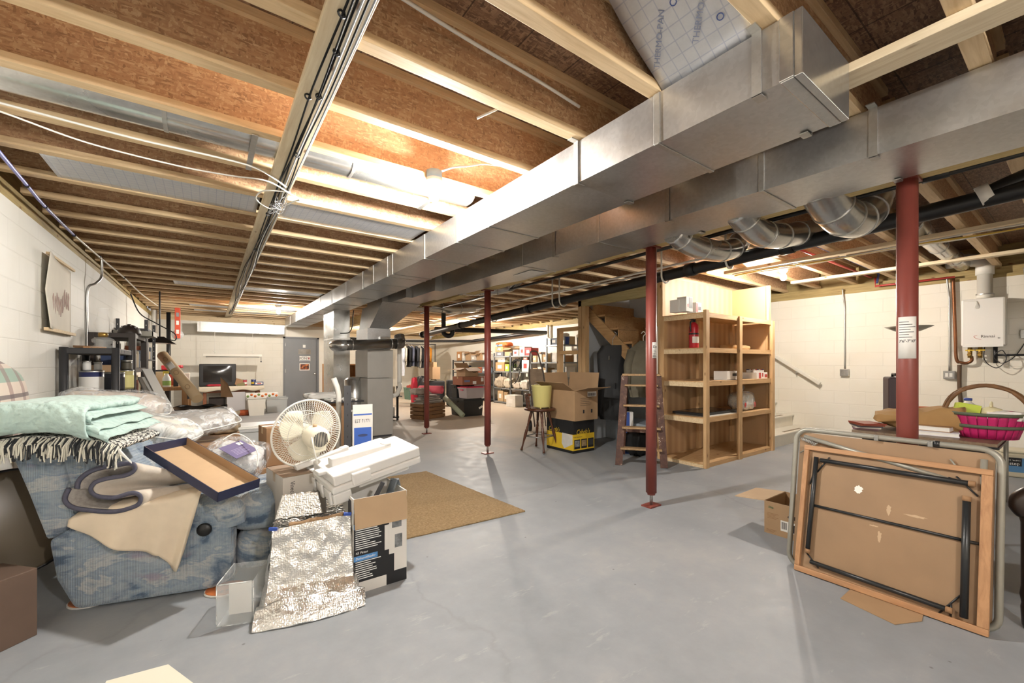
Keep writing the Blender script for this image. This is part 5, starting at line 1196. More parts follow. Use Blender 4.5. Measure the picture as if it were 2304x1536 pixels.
part('condensate_pipe', B().tube(bez([(8.12, .92, 1.35), (8.12, .92, 1.29), (8.12, .97, 1.26), (8.12, 1.05, 1.28)], 5), .018, 10), M_cop, hw, w=True)
part('control_cable', B().tube(bez([(8.1, .80, 1.48), (8.08, .80, 1.3), (8.06, .70, 1.2), (8.06, .62, 1.3), (8.07, .65, 1.42), (8.07, .72, 1.35), (8.07, .66, 1.26), (8.08, .56, 1.33), (8.14, .48, 1.5), (8.17, .46, 1.6)], 8), .005, 6), M_blk, hw, w=True)
part('wire_tie', B().tube(bez([(7.99, .97, 2.07), (7.99, .90, 2.06), (7.985, .86, 2.05), (7.985, .875, 1.97), (7.985, .85, 1.98), (7.985, .86, 2.05)], 6), .004, 6), M_pvc, hw, w=True)
solo('copper_pipe', B().tube(bez([(8.15, 1.09, 2.4), (8.15, 1.08, 2.0), (8.15, 1.07, 1.6), (8.14, 1.06, 1.33), (8.14, 1.03, 1.26)], 6), .018, 10), M_cop, 'brown copper water pipe dropping beside the tankless heater', 'pipe')
solo('drain_hose', B().tube(bez([(8.14, 1.03, 1.24), (8.15, 1.03, .9), (8.15, 1.0, .5), (8.15, .98, .02)], 6), .022, 10), flat('dark_hose', '#55412f', .5), 'dark insulated pipe running down below the tankless heater', 'pipe')
M_emt = metal('conduit', '#b5b4b0', .35, .1, False)
def conduit(y, zb, label):
    q = thing('conduit_outlet', label, 'outlet', (8.17, y, zb)); part('conduit', B().tube(bez([(8.15, y+.02, 2.44), (8.15, y+.01, 2.3), (8.18, y, 2.15), (8.18, y, 1.9), (8.18, y, zb+.05)], 6), .011, 10), M_emt, q, w=True)
    bx_ = part('box', B().box(8.145, 8.2, y-.055, y+.055, zb-.055, zb+.055), M_emt, q, w=True, bevel=.004); part('cover_plate', B().box(8.14, 8.145, y-.05, y+.05, zb-.05, zb+.05), M_str, q, w=True, bevel=.002)
    for dy in (-.02, .02): part('receptacle', B().box(8.137, 8.14, y+dy-.014, y+dy+.014, zb-.025, zb+.025), M_wht if zb < 1.11 else M_str, q, w=True)
    return q
conduit(2.29, 1.115, 'steel conduit and switch box on the warm-lit wall between shelving and near post')
conduit(1.13, 1.10, 'steel conduit with white outlet on the warm-lit wall beside the heater')
conduit(.46, 1.62, 'steel conduit and outlet on the wall past the tankless heater')
M_pexr = flat('red_pex', '#b83a35', .4); M_pexb = flat('blue_pex', '#3d4c86', .4)
solo('water_pipe', B().tube([(8.12, 1.07, 2.42), (8.12, 1.9, 2.42), (8.12, 1.9, 2.55)], .014, 8), M_pexr, 'red water pipe along the top of the warm-lit wall beside the heater', 'pipe')
solo('water_pipe', B().tube([(8.12, 1.95, 2.56), (7.9, 1.95, 2.56), (6.2, 1.95, 2.56), (5.4, 1.95, 2.56)], .014, 8), M_pexr, 'red water pipe running between joists over the warm-lit wall', 'pipe')
solo('water_pipe', B().tube([(8.12, 1.88, 2.46), (8.12, 1.86, 2.60), (7.8, 1.86, 2.62), (5.4, 1.86, 2.62)], .014, 8), M_pexb, 'blue water pipe running between joists beside the red one', 'pipe')
# ================================================================== furnace and flue
M_furn = flat('grey_cabinet', '#b4b1aa', .45, .1, .06, 5); M_flue = metal('dark_flue', '#8d8983', .22, .2, False)
fu = thing('furnace', 'tall grey furnace cabinet under the trunk duct', 'furnace', (2.37, 7.12, 0))
part('lower_cabinet', B().box(2.15, 2.59, 7.12, 7.85, .03, 1.005), M_furn, fu, w=True, bevel=.006); part('upper_cabinet', B().box(2.15, 2.59, 7.12, 7.85, 1.012, 1.49), M_furn, fu, w=True, bevel=.006)
part('plinth', B().box(2.17, 2.57, 7.14, 7.83, 0, .03), M_dgrey, fu, w=True)
part('plenum', B().box(2.16, 2.56, 7.16, 7.82, 1.49, 1.86), M_duct, fu, w=True, bevel=.004)
part('hopper', B().hexa([(2.20, 7.18, 1.86), (2.54, 7.18, 1.86), (2.54, 7.8, 1.86), (2.20, 7.8, 1.86), (2.26, 6.7, 2.26), (2.92, 6.7, 2.26), (2.92, 7.8, 2.26), (2.26, 7.8, 2.26)]), M_duct, fu, w=True)
part('coil_panel', B().box(2.36, 2.54, 7.11, 7.16, 1.55, 1.72), M_duct2, fu, w=True, bevel=.003)
part('side_drum', B().lathe([(.17, 0), (.17, .95), (.1, 1.0)], (2.08, 7.65, .02), 24), M_duct2, fu, w=True)
t = thing('flue_pipe', 'shiny round flue pipe crossing in front of the furnace top', 'pipe', (2.2, 6.95, 1.56))
part('pipe_run', B().tube([(1.72, 6.98, 1.545), (1.8, 6.98, 1.55), (2.62, 6.98, 1.598)], .085, 20), M_flue, t, w=True)
part('elbow', B().tube(bez([(1.76, 6.98, 1.548), (1.70, 6.98, 1.545), (1.65, 7.02, 1.545), (1.63, 7.12, 1.545)], 5), .092, 20), M_duct2, t, w=True)
part('elbow', B().tube(bez([(2.58, 6.98, 1.596), (2.66, 6.99, 1.60), (2.69, 7.05, 1.64), (2.69, 7.10, 1.74)], 5), .092, 20), M_flue, t, w=True)
for x in (1.86, 2.5): part('joint_band', B().cyl((x-.01, 6.98, 1.554+.058*(x-1.8)), (x+.01, 6.98, 1.554+.058*(x-1.8)), .089, n=20), M_duct2, t, w=True)
solo('pvc_vent', B().tube(bez([(2.81, 7.4, .9), (2.81, 7.4, 1.2), (2.81, 7.4, 1.6)], 4), .04, 12).tube([(2.81, 7.4, .9), (2.81, 7.38, .82), (2.72, 7.3, .7), (2.62, 7.25, .68)], .04, 12), M_pvc, 'grey plastic vent pipe rising beside the furnace cabinet', 'pipe')
solo('thermostat_wire', B().tube(bez([(2.16, 8.0, 2.24), (2.12, 7.9, 2.1), (2.1, 7.85, 1.95), (2.04, 7.85, 1.82), (1.9, 7.9, 1.80)], 6), .009, 6), M_blk, 'black cable looping down between the return duct and furnace', 'cable')
t = thing('bookcase', 'narrow brown wooden bookcase behind the furnace', 'bookcase', (2.6, 10.9, 0)); M_brn = wood('brown_shelf_wood', '#8a5f36', '#a87a49', 2, 1, False)
part('side_panel', B().box(2.25, 2.29, 10.8, 11.1, 0, 1.25), M_brn, t, w=True); part('side_panel', B().box(3.0, 3.04, 10.8, 11.1, 0, 1.25), M_brn, t, w=True)
for z in (.05, .45, .85, 1.22): part('shelf_board', B().box(2.29, 3.0, 10.8, 11.1, z, z+.03), M_brn, t, w=True)
part('back_panel', B().box(2.25, 3.04, 11.09, 11.11, 0, 1.25), M_brn, t, w=True)
t = thing('metal_rack', 'low black metal rack standing behind the furnace', 'rack', (3.18, 9.2, 0))
for x, y in ((3.0, 9.0), (3.37, 9.0), (3.0, 9.45), (3.37, 9.45)): part('upright', B().box(x-.02, x+.02, y-.02, y+.02, 0, .76), M_blk, t, w=True)
for z in (.06, .52): part('shelf_board', B().box(2.97, 3.40, 8.97, 9.48, z, z+.03), M_blk, t, w=True)
for i, (z, c, lab) in enumerate(((.091, '#d7d5cf', 'white carton on the bottom of the black rack beside the furnace'), (.551, '#b8a88c', 'tan carton on the top of the black rack beside the furnace'))): solo('small_box', B().box(3.05, 3.33, 9.05, 9.35, z, z+.2), flat('rackbox%d' % i, c, .6), lab, 'box', bevel=.004)
# ================================================================== far wall: door, bench, television
d1 = struct('door_1', B().box(DX0+.03, DX1-.03, YF+.02, YF+.065, .01, DH-.03), flat('door_grey', '#808285', .45, 0, .05, 3), bevel=.004)
struct('door_frame', B().box(DX0, DX0+.045, YF-.012, YF+.2, 0, DH).box(DX1-.045, DX1, YF-.012, YF+.2, 0, DH).box(DX0, DX1, YF-.012, YF+.2, DH-.045, DH), flat('frame_grey', '#77797c', .45), d1)
M_knob = metal('satin_nickel', '#c9c7c2', .25, .05, False)
struct('door_knob', B().lathe([(.03, 0), (.03, .006), (.012, .012), (.012, .03), (.026, .04), (.028, .055), (.02, .066), (0, .068)], (DX1-.12, YF+.02, .96), 18, (pi/2, 0, 0)), M_knob, d1)
for z in (.25, 1.0, 1.76): struct('hinge', B().box(DX0+.03, DX0+.06, YF+.012, YF+.02, z, z+.1), M_knob, d1)
def sign(x0, x1, z0, z1, m, name, label, cat='sign'):
    return solo(name, B().box(x0, x1, YF+.012, YF+.0198, z0, z1), m, label, cat, loc=None)
sign(2.09, 2.42, 1.53, 1.68, flat('brushed_plate', '#a9a39a', .35, .6, .3, 6), 'metal_plate', 'brushed metal plate on the grey door, uppermost of the three')
s1 = sign(2.12, 2.41, 1.33, 1.48, M_paper, 'bumper_sticker', 'white FDNY sticker on the grey door below the metal plate')
M_nb = flat('navy_ink', '#33426e', .5)
text('lettering', 'FDNY', .10, M_ink, s1, (2.25, YF+.0115, 1.41), fr, w=True); text('lettering', 'Pray for the', .028, M_nb, s1, (2.25, YF+.0115, 1.465), fr, w=True); part('blue_strip', B().box(2.13, 2.40, YF+.010, YF+.0122, 1.335, 1.352), M_nb, s1, w=True); part('red_mark', B().box(2.36, 2.385, YF+.010, YF+.0122, 1.385, 1.44), M_redp, s1, w=True)
k = NT('fire_photo'); n = k.noise(k.coord(), 16, 4); k.col(k.ramp(n, [(.38, '#1f1a1c'), (.5, '#6b3a2a'), (.6, '#c9713a'), (.7, '#e8c27a')])).set(.4); M_fire = k.m
s2 = sign(2.12, 2.39, 1.06, 1.27, M_paper, 'photo_print', 'white bordered dark fiery photo on the grey door', 'picture'); part('image', B().box(2.14, 2.37, YF+.010, YF+.0122, 1.085, 1.245), M_fire, s2, w=True)
sign(2.21, 2.28, 1.73, 1.81, M_wht, 'peephole_card', 'small white card near the top of the grey door', 'card')
# table with cloth, television and cans
tt = thing('table', 'brown wooden table with cream cloth along the far wall under the tube light', 'table', (.45, 12.9, 0))
M_brt = wood('reddish_table', '#6e4128', '#8b573a', 0, 1, False)
part('tabletop', B().box(-.16, 1.08, 12.5, 13.3, .64, .68), M_brt, tt, w=True); part('apron', B().box(-.12, 1.04, 12.54, 13.26, .54, .64), M_brt, tt, w=True)
for x in (-.10, 1.02):
    for y in (12.58, 13.2): part('leg', B().box(x-.035, x+.035, y-.035, y+.035, 0, .56), M_brt, tt, w=True, bevel=.006)
part('shelf_box', B().box(-.02, .32, 12.6, 13.1, .0, .40), flat('dark_cabinet', '#2b211c', .6), tt, w=True)
M_tc = flat('cream_cloth', '#d8cdb8', .9, 0, .08, 6)
b = B(); b.grid(lambda u, v: (-.22+1.36*u, 12.47 if v < .25 else 12.47+.85*(v-.25)/.75, .695-(.11+.02*sin(u*17))*(1-v/.25) if v < .25 else .695+.002*nz(u*9, v*9)), 40, 12, .008); solo('tablecloth', b, M_tc, 'cream cloth covering the brown table under the hanging tube light', 'tablecloth')
tv = thing('television', 'black tube television on the cream covered table by the far wall', 'television', (.16, 12.9, .70)); M_tvb = flat('tv_black', '#1c1b1b', .35)
part('casing', B().box(-.21, .54, 12.66, 12.80, .70, 1.25), M_tvb, tv, w=True, bevel=.015); part('rear_shell', B().hexa([(-.17, 12.80, .73), (.50, 12.80, .73), (.38, 13.15, .80), (-.05, 13.15, .80), (-.17, 12.80, 1.22), (.50, 12.80, 1.22), (.38, 13.15, 1.1), (-.05, 13.15, 1.1)]), M_tvb, tv, w=True)
part('screen', B().grid(lambda u, v: (-.13+.58*u, 12.657-.02*(1-(2*u-1)**2)*(1-(2*v-1)**2), .80+.40*v), 16, 12), flat('dark_screen', '#2c2a28', .12), tv, w=True); part('control_strip', B().box(-.12, .45, 12.652, 12.662, .725, .755), M_blackp, tv, w=True)
solo('red_cloth', soft(B(), -.06, .26, 12.52, 12.64, .704, .75, .3), flat('red_cotton', '#b12f3c', .9), 'crumpled red cloth in front of the black television', 'cloth')
M_canr, M_canb = flat('coffee_can_red', '#a9313a', .4), flat('can_blue', '#2b3568', .4)
for x, y, r, h, m, lab in ((.72, 12.7, .055, .15, M_canr, 'red can on the cream covered table beside the television'), (.92, 12.72, .055, .15, M_canb, 'navy can on the cream covered table, next past the red one')):
    q = thing('can', lab, 'can', (x, y, .704)); part('can_body', B().lathe([(0, 0), (r, 0), (r, h), (0, h)], (0, 0, 0), 18), m, q); part('rim', B().lathe([(r+.002, h-.01), (r+.003, h), (r-.006, h+.002)], (0, 0, 0), 18, caps=False), M_str, q); part('label_band', B().lathe([(r+.001, .03), (r+.001, .08)], (0, 0, 0), 18, caps=False), M_paper if m is M_canr else M_yp, q)
q = thing('small_box', 'navy and white box lying on the table end past the two cans', 'box', (1.03, 12.65, .704)); part('body', B().box(-.10, .10, -.06, .06, 0, .085), M_canb, q, bevel=.003); part('label_panel', B().box(-.08, .08, -.0615, -.0603, .02, .065), M_paper, q); part('red_panel', B().box(-.04, .05, -.0625, -.0616, .03, .055), M_redp, q)
for i, (x, a, lab) in enumerate(((.60, .5, 'brown cardboard scrap leaning beside the television'), (.64, -.4, 'olive folder lying against the cardboard scrap by the television'))): solo('cardboard_scrap', B().obox((x, 12.62-.06*i, .79-.06*i), (.16, .01, .17-.09*i), (-.35, a*.6, .3*a)), M_kraftd if i == 0 else flat('olive_folder', '#77704a', .7), lab, 'cardboard')
# hanging tube light
hl = thing('tube_light', 'white fluorescent fixture hanging on strings above the television', 'light fixture', (.47, 12.7, 1.44)); M_fix = flat('fixture_white', '#dcd8cd', .45)
part('reflector', B().hexa([(-.13, 12.6, 1.44), (1.10, 12.6, 1.44), (1.10, 12.82, 1.44), (-.13, 12.82, 1.44), (-.13, 12.66, 1.50), (1.10, 12.66, 1.50), (1.10, 12.76, 1.50), (-.13, 12.76, 1.50)]), M_fix, hl, w=True)
for y in (12.66, 12.76): part('tube', B().cyl((-.08, y, 1.425), (1.05, y, 1.425), .014, n=10), M_wht, hl, w=True)
for x in (.1, .9): part('string', B().tube([(x, 12.71, 1.50), (x, 12.71, 2.06)], .004, 5), M_pvc, hl, w=True); part('bow_knot', B().tube([(x-.04, 12.7, 1.58), (x, 12.7, 1.55), (x+.04, 12.7, 1.58), (x, 12.7, 1.55), (x+.03, 12.7, 1.52)], .006, 5), M_pvc, hl, w=True)
part('pull_chain', B().tube([(1.08, 12.62, 1.44), (1.08, 12.62, 1.32)], .006, 5).ball((1.08, 12.62, 1.31), .02, 8), M_dgrey, hl, w=True)
# bins by the far wall
q = tote('waste_bin', 'tall white plastic bin standing in front of the far table', (.92, 11.95, 0), 0, (.38, .32, .44), M_fix, M_fix, .2, lid=False, cat='bin')
q = thing('gift_box', 'white box with orange pumpkin print lying across the white bin', 'box', (1.02, 11.95, .441)); part('body', B().box(-.32, .36, -.12, .12, 0, .10), M_white, q, bevel=.004)
for i in range(9): part('pumpkin_print', B().lathe([(0, 0), (.03, 0), (.03, .001), (0, .001)], (-.28+.075*i, -.1203, .03+.035*(i % 2)), 10, (pi/2, 0, 0)), flat('orange_dot', '#c96a2c', .5) if i % 3 else flat('green_dot', '#6f8a4a', .5), q)
k = NT('cloudy_plastic'); k.col('#cfd2d0').set(.25, 0, Alpha=.5); M_cloud = k.m
q = tote('storage_tote', 'low see-through tote full of toys by the grey door', (1.42, 12.6, 0), 0, (.48, .4, .36), M_cloud, M_cloud, .1)
for i, c in enumerate(('#d9c24a', '#c9a9a0', '#8a5a44', '#d6d0c4')): solo('toy_block', B().box(1.25+.09*i, 1.32+.09*i, 12.46+.03*i, 12.56+.03*i, .008, .09+.04*(i % 3)), flat('toy'+c, c, .5), ['yellow toy inside the see-through tote', 'pinkish toy inside the see-through tote', 'brown toy inside the see-through tote', 'pale toy inside the see-through tote'][i], 'toy', bevel=.01)
b = B(); soft(b, .55, .80, 11.95, 12.15, 0, .13, .2); solo('orange_cloth', b, flat('burnt_orange_cloth', '#a4512c', .9), 'crumpled orange cloth on the floor beside the white bin', 'cloth')
solo('white_board', B().box(.34, .72, 12.45, 12.47, .0, .55), flat('board_greyish', '#b9b7b8', .5), 'pale board standing against the front of the far table', 'board'); solo('plank', B().bar((.30, 12.3, .03), (.85, 12.3, .05), .09, .05), M_fix, 'white board lying on the floor in front of the far table', 'board')
# ================================================================== wall with the black shelves
M_shb = flat('black_resin', '#2c2c2e', .55, 0, .08, 9)
bs = thing('plastic_shelf', 'black plastic shelving unit carrying a glass oil lamp beside the block wall', 'shelf', (-.87, 5.72, 0))
for x, y in ((-1.045, 5.31), (-.71, 5.31), (-1.045, 6.13), (-.71, 6.13)): part('post', B().cyl((x, y, 0), (x, y, 1.40), .03, n=14), M_shb, bs, w=True)
for z in (.45, .93, 1.34): part('shelf_tray', B().box(-1.06, -.69, 5.29, 6.15, z, z+.055), M_shb, bs, w=True, bevel=.008)
for i in range(12): part('side_slot', B().box(-.6895, -.688, 5.38+.06*i, 5.42+.06*i, 1.352, 1.384), M_blackp, bs, w=True)
ol = thing('oil_lamp', 'clear glass oil lamp with tall chimney on the black plastic shelf', 'oil lamp', (-.81, 5.42, 1.396)); k = NT('lamp_glass'); k.col('#eef0ee').set(.05, 0, Alpha=.18, Specular_IOR_Level=.9, Coat_Weight=.8); M_gl = k.m
part('font_bowl', B().lathe([(.0, 0), (.085, 0), (.09, .012), (.06, .03), (.05, .04), (.075, .055), (.08, .08), (.06, .1), (.02, .108)], (0, 0, 0), 24), M_gl, ol); part('burner', B().lathe([(.03, .105), (.036, .12), (.034, .145), (.02, .15)], (0, 0, 0), 16), M_brass, ol)
part('chimney', B().lathe([(.036, .145), (.05, .18), (.062, .22), (.05, .27), (.036, .31), (.034, .34), (.046, .375)], (0, 0, 0), 24, caps=False), M_gl, ol)
solo('plank_scrap', B().obox((-.93, 5.6, 1.41), (.16, .3, .02), (.06, 0, .4)), M_brn, 'brown wood scrap on the black plastic shelf behind the oil lamp', 'wood')
def pcan(x, y, z, r, h, c, band, label):
    q = thing('paint_can', label, 'can', (x, y, z)); part('can_body', B().lathe([(0, 0), (r, 0), (r, h), (0, h)], (0, 0, 0), 20), flat('can'+c, c, .4), q); part('rim', B().lathe([(r+.002, h-.012), (r+.003, h), (r-.008, h+.003)], (0, 0, 0), 20, caps=False), M_str, q); part('label_band', B().lathe([(r+.001, h*.08), (r+.001, h*.72)], (0, 0, 0), 20, caps=False), flat('canb'+band, band, .5), q); return q
pcan(-.90, 5.50, .986, .085, .20, '#2c3157', '#d9d7d2', 'navy and white paint can inside the black plastic shelf')
pcan(-.78, 5.75, .986, .08, .18, '#34343a', '#2a2b30', 'dark paint can inside the black plastic shelf behind the navy one')
pcan(-.72, 6.02, .986, .06, .20, '#bdb27c', '#d8cf8a', 'yellowish can at the back corner of the black plastic shelf')
pcan(-.72, 6.02, 1.19, .045, .1, '#3c3830', '#4a4538', 'brown can stacked on the yellowish can in the black plastic shelf')
pcan(-.93, 5.49, 1.19, .028, .09, '#b9b9b6', '#cfcfcb', 'thin silver can standing on the navy paint can')
pcan(-.86, 5.52, 1.19, .028, .08, '#8f8f8c', '#a8a8a4', 'short grey can standing on the navy paint can')
solo('cardboard_piece', B().obox((-.92, 5.95, 1.16), (.2, .02, .16), (0, 0, .2)), M_kraft, 'piece of kraft cardboard inside the black plastic shelf', 'cardboard')
solo('glass_pane', B().obox((-1.02, 5.55, 1.14), (.008, .36, .30), (0, 0, 0)), M_gl, 'small glass pane standing inside the black plastic shelf', 'glass')
M_dkw = flat('black_brown_board', '#2f2621', .5, 0, .15, 6)
ds = thing('wooden_shelf', 'dark brown wooden shelving behind the black plastic shelf', 'shelf', (-.85, 7.0, 0))
for x, y in ((-.72, 6.45), (-1.06, 6.45), (-.72, 7.5), (-1.06, 7.5)): part('upright', B().box(x-.03, x+.03, y-.04, y+.04, 0, 1.60), M_dkw, ds, w=True)
for z in (.3, .75, 1.15, 1.55): part('shelf_board', B().box(-1.08, -.70, 6.42, 7.54, z, z+.05), M_dkw, ds, w=True)
rr = random.Random(11); cols = ['#b8a98c', '#7d8894', '#c9c3b6', '#5d6470', '#a05a3c', '#d4cda8', '#3b4b70', '#8c8a84', '#6a4a35', '#c2b59a']
nm = 'tan slate pale charcoal rust cream navy grey brown sand'.split()
k_ = 0
for z in (.80, 1.20):
    for i in range(6):
        w_, h_ = .1+.06*rr.random(), .1+.18*rr.random(); y = 6.52+.16*i
        solo('storage_box', B().box(-1.02+.15*rr.random(), -.75, y, y+w_*.9, z+.001, z+h_), flat('sbox%d' % (k_ % 10), cols[k_ % 10], .6, 0, .1), '%s box on the %s board of the dark wooden shelving, %s from the near end' % (nm[k_ % 10], 'upper' if z > 1 else 'lower', ordinal(i+1)), 'box', 'boxes on the dark shelving', bevel=.004); k_ += 1
hb_ = thing('bicycle_helmet', 'dark vented helmet on top of the dark wooden shelving', 'helmet', (-.78, 6.75, 1.601)); b = B(); b.grid(lambda u, v: (.11*cos(2*pi*u)*cos(pi/2*v), .15*sin(2*pi*u)*cos(pi/2*v), .12*sin(pi/2*v)), 24, 8, .01); part('shell', b, M_dkw, hb_)
for i in range(4): part('vent_gap', B().obox((-.06+.04*i, 0, .10-.012*abs(i-1.5)), (.014, .16, .03)), M_grey, hb_)
k = thing('metal_tray', 'grey metal tray and rods on top of the dark wooden shelving', 'tray', (-.75, 7.2, 1.601)); part('pan', B().box(-.2, .16, -.25, .25, 0, .02), M_tgry, k); part('rim', B().box(-.21, .17, -.26, -.25, 0, .06).box(-.21, .17, .25, .26, 0, .06).box(.16, .17, -.26, .26, 0, .06).box(-.21, -.2, -.26, .26, 0, .06), M_tgry, k)
ms = thing('metal_shelf', 'dark slotted angle metal shelf beyond the dark wooden shelving', 'shelf', (-.8, 8.6, 0))
for x, y in ((-.76, 8.15), (-1.07, 8.15), (-.76, 9.2), (-1.07, 9.2)):
    u = part('slotted_post', B().box(x-.02, x+.02, y-.003, y+.003, 0, 1.9).box(x+.017, x+.02, y-.003, y+.035, 0, 1.9), M_dgrey, ms, w=True)
    part('slots', B().quadv([(x+dx, y-.0035, .1+.09*i+dz) for i in range(20) for dx, dz in ((-.004, 0), (.004, 0), (.004, .018), (-.004, .018))], [(4*i, 4*i+1, 4*i+2, 4*i+3) for i in range(20)]), M_wht, u, w=True, stuff=True)
for z in (.3, .8, 1.3, 1.75): part('shelf_board', B().box(-1.08, -.74, 8.13, 9.21, z, z+.02), M_dgrey, ms, w=True)
for i in range(5): solo('storage_box', B().box(-1.02, -.78, 8.18+.2*i, 8.34+.2*i, 1.321, 1.45+.07*(i % 3)), flat('mbox%d' % i, cols[(i*3+1) % 10], .6), '%s box on the slotted metal shelf, %s along' % (nm[(i*3+1) % 10], ordinal(i+1)), 'box', 'boxes on the slotted shelf', bevel=.004)
# workbench
wb2 = thing('workbench', 'dark cluttered workbench along the block wall', 'workbench', (-.7, 10, 0)); part('benchtop', B().box(-1.08, -.30, 9.5, 11.0, .78, .84), M_brn, wb2, w=True)
for x, y in ((-.36, 9.56), (-1.02, 9.56), (-.36, 10.94), (-1.02, 10.94)): part('leg', B().box(x-.045, x+.045, y-.045, y+.045, 0, .78), M_brn, wb2, w=True)
part('lower_shelf', B().box(-1.05, -.34, 9.55, 10.95, .2, .24), M_dkw, wb2, w=True); part('front_board', B().box(-.33, -.30, 9.5, 11, .62, .78), M_dkw, wb2, w=True)
M_trn = flat('clear_spray', '#dfe2dc', .3)
sb = thing('spray_bottle', 'white spray bottle with yellow trigger on the workbench', 'bottle', (-.62, 9.62, .841)); part('bottle', B().lathe([(0, 0), (.055, 0), (.06, .02), (.06, .15), (.03, .21), (.02, .24)], (0, 0, 0), 18), M_trn, sb); part('trigger_head', B().box(-.05, .03, -.015, .015, .24, .28).box(-.05, -.04, -.01, .01, .2, .26), flat('yellow_trigger', '#d9c23a', .4), sb); part('label_band', B().lathe([(.061, .03), (.061, .11)], (0, 0, 0), 18, caps=False), flat('green_label', '#8fae5a', .5), sb)
for i, (x, y, s3, c, lab) in enumerate(((-.85, 9.7, (.1, .1, .30), '#dcdad4', 'tall white carton on the workbench beside the spray bottle'), (-.50, 9.75, (.07, .07, .17), '#232325', 'small black container on the workbench front'), (-.45, 10.1, (.16, .12, .12), '#cfc2b2', 'pale carton on the workbench behind the black container'), (-.55, 10.5, (.2, .2, .2), '#b9533f', 'red carton far along the workbench'), (-.85, 10.4, (.3, .3, .26), '#c8b899', 'tan carton at the back of the workbench'), (-.4, 10.8, (.14, .14, .22), '#d8cfc2', 'cream carton at the far end of the workbench'))): solo('storage_box', B().box(x-s3[0]/2, x+s3[0]/2, y-s3[1]/2, y+s3[1]/2, .841, .841+s3[2]), flat('wb'+c, c, .55), lab, 'box', bevel=.006)
gv = thing('vise', 'black and red bench vise clutter against the wall over the workbench', 'vise', (-.7, 11.2, 1.05)); part('jaw', B().box(-.95, -.5, 11.1, 11.3, 1.05, 1.13), M_blk, gv, w=True, bevel=.01); part('handle', B().cyl((-.6, 11.05, 1.18), (-.45, 11.05, 1.2), .03, n=10), M_red, gv, w=True); part('clamp', B().box(-.8, -.65, 11.05, 11.2, 1.13, 1.22), M_red, gv, w=True, bevel=.01); part('post_leg', B().box(-.75, -.68, 11.15, 11.25, 0, 1.05), M_dkw, gv, w=True)
# pipes in the wall corner
solo('pvc_pipe', B().cyl((-1.0, 12.2, 0), (-1.0, 12.2, 2.45), .055, n=16), M_pvc, 'thick white plastic pipe in the far corner of the block wall', 'pipe')
solo('drain_pipe', B().cyl((-.78, 12.6, 0), (-.78, 12.6, 2.45), .04, n=16), M_blk, 'black drain pipe in the far corner beside the white pipe', 'pipe')
ls = thing('hanging_lamp', 'black square shop lamp shade hanging over the workbench', 'lamp', (-.62, 9.4, 1.62)); part('shade', B().hexa([(-.92, 9.2, 1.62), (-.48, 9.2, 1.60), (-.48, 9.6, 1.60), (-.92, 9.6, 1.62), (-.76, 9.34, 1.72), (-.64, 9.34, 1.72), (-.64, 9.46, 1.72), (-.76, 9.46, 1.72)]), M_blk, ls, w=True); part('reflector', B().box(-.89, -.51, 9.22, 9.58, 1.605, 1.612), M_wht, ls, w=True); part('chain', B().cyl((-.70, 9.4, 1.71), (-.70, 9.4, 2.5), .012, n=8), M_dgrey, ls, w=True); part('cord', B().tube(bez([(-.66, 9.4, 1.71), (-.5, 9.4, 1.66), (-.5, 9.4, 1.78), (-.75, 9.4, 1.95), (-.95, 9.3, 2.1), (-1.05, 9.2, 2.4)], 6), .01, 6), M_blk, ls, w=True)
lv = thing('spirit_level', 'orange red spirit level hanging from the joists before the far wall', 'level', (-.58, 11.9, 1.85)); part('body', B().box(-.63, -.53, 11.88, 11.91, 1.82, 2.50), flat('orange_enamel', '#c4492c', .4), lv, w=True, bevel=.004); part('hub_disc', B().lathe([(0, 0), (.11, 0), (.11, .01), (0, .01)], (-.58, 11.92, 1.9), 24, (pi/2, 0, 0)), M_cloud, lv, w=True)
for z in (1.92, 2.12, 2.3): part('vial_window', B().box(-.605, -.555, 11.874, 11.881, z, z+.09), M_wht if z != 2.3 else M_grey, lv, w=True)
# mailing tube in a lined trash can, leaning trim boards
tc = thing('trash_can', 'dark trash can lined with a black bag holding the mailing tube', 'bin', (-.14, 6.45, 0)); part('can', B().lathe([(0, 0), (.24, 0), (.30, .68), (.305, .70), (.295, .70), (.235, .01), (0, .01)], (-.14, 6.45, 0), 28, caps=False), flat('brown_plastic', '#33271f', .6), tc, w=True)
def lin_(u, v): a = 2*pi*u; r = .31+.012*sin(a*9)+.01*nz(u*20, v*3); return (-.14+r*cos(a), 6.45+r*sin(a), .72-.10*v+.012*sin(a*7))
part('bag_liner', B().grid(lin_, 60, 5, .003), flat('bag_gloss', '#141312', .25), tc, w=True)
part('bag_inside', B().grid(lambda u, v: (-.14+.3*v*cos(2*pi*u), 6.45+.3*v*sin(2*pi*u), .60+.11*v+.02*nz(u*8, v*4)), 40, 8), flat('bag_gloss', '#141312', .25), tc, w=True)
p0, p1 = at(445, 897, 6.1), at(367, 800, 6.6); p0.z = max(p0.z, .5)
mtb = thing('mailing_tube', 'long kraft mailing tube leaning out of the black lined trash can', 'tube', p0); part('tube', B().cyl(p0, p1, .072, n=24), flat('tube_paper', '#d0b48c', .6, 0, .06, 6), mtb, w=True); part('end_cap', B().cyl(p1, p1+(p1-p0).normalized()*.012, .074, n=24), M_kraftl, mtb, w=True)
dirt = (p1-p0); sid = dirt.cross(V((0, 1, 0))).normalized(); fro = V((0, -1, 0))-dirt.normalized()*V((0, -1, 0)).dot(dirt.normalized()); fro.normalize()
for k_, lab in ((.2, 0), (.52, 0), (.84, 0)):
    cc = p0+dirt*k_+fro*.0735; part('printed_oval', B().tube([cc+dirt.normalized()*.05*cos(2*pi*i/24)+sid*.028*sin(2*pi*i/24) for i in range(24)], .0025, 5, closed=True), M_kraftd, mtb, w=True)
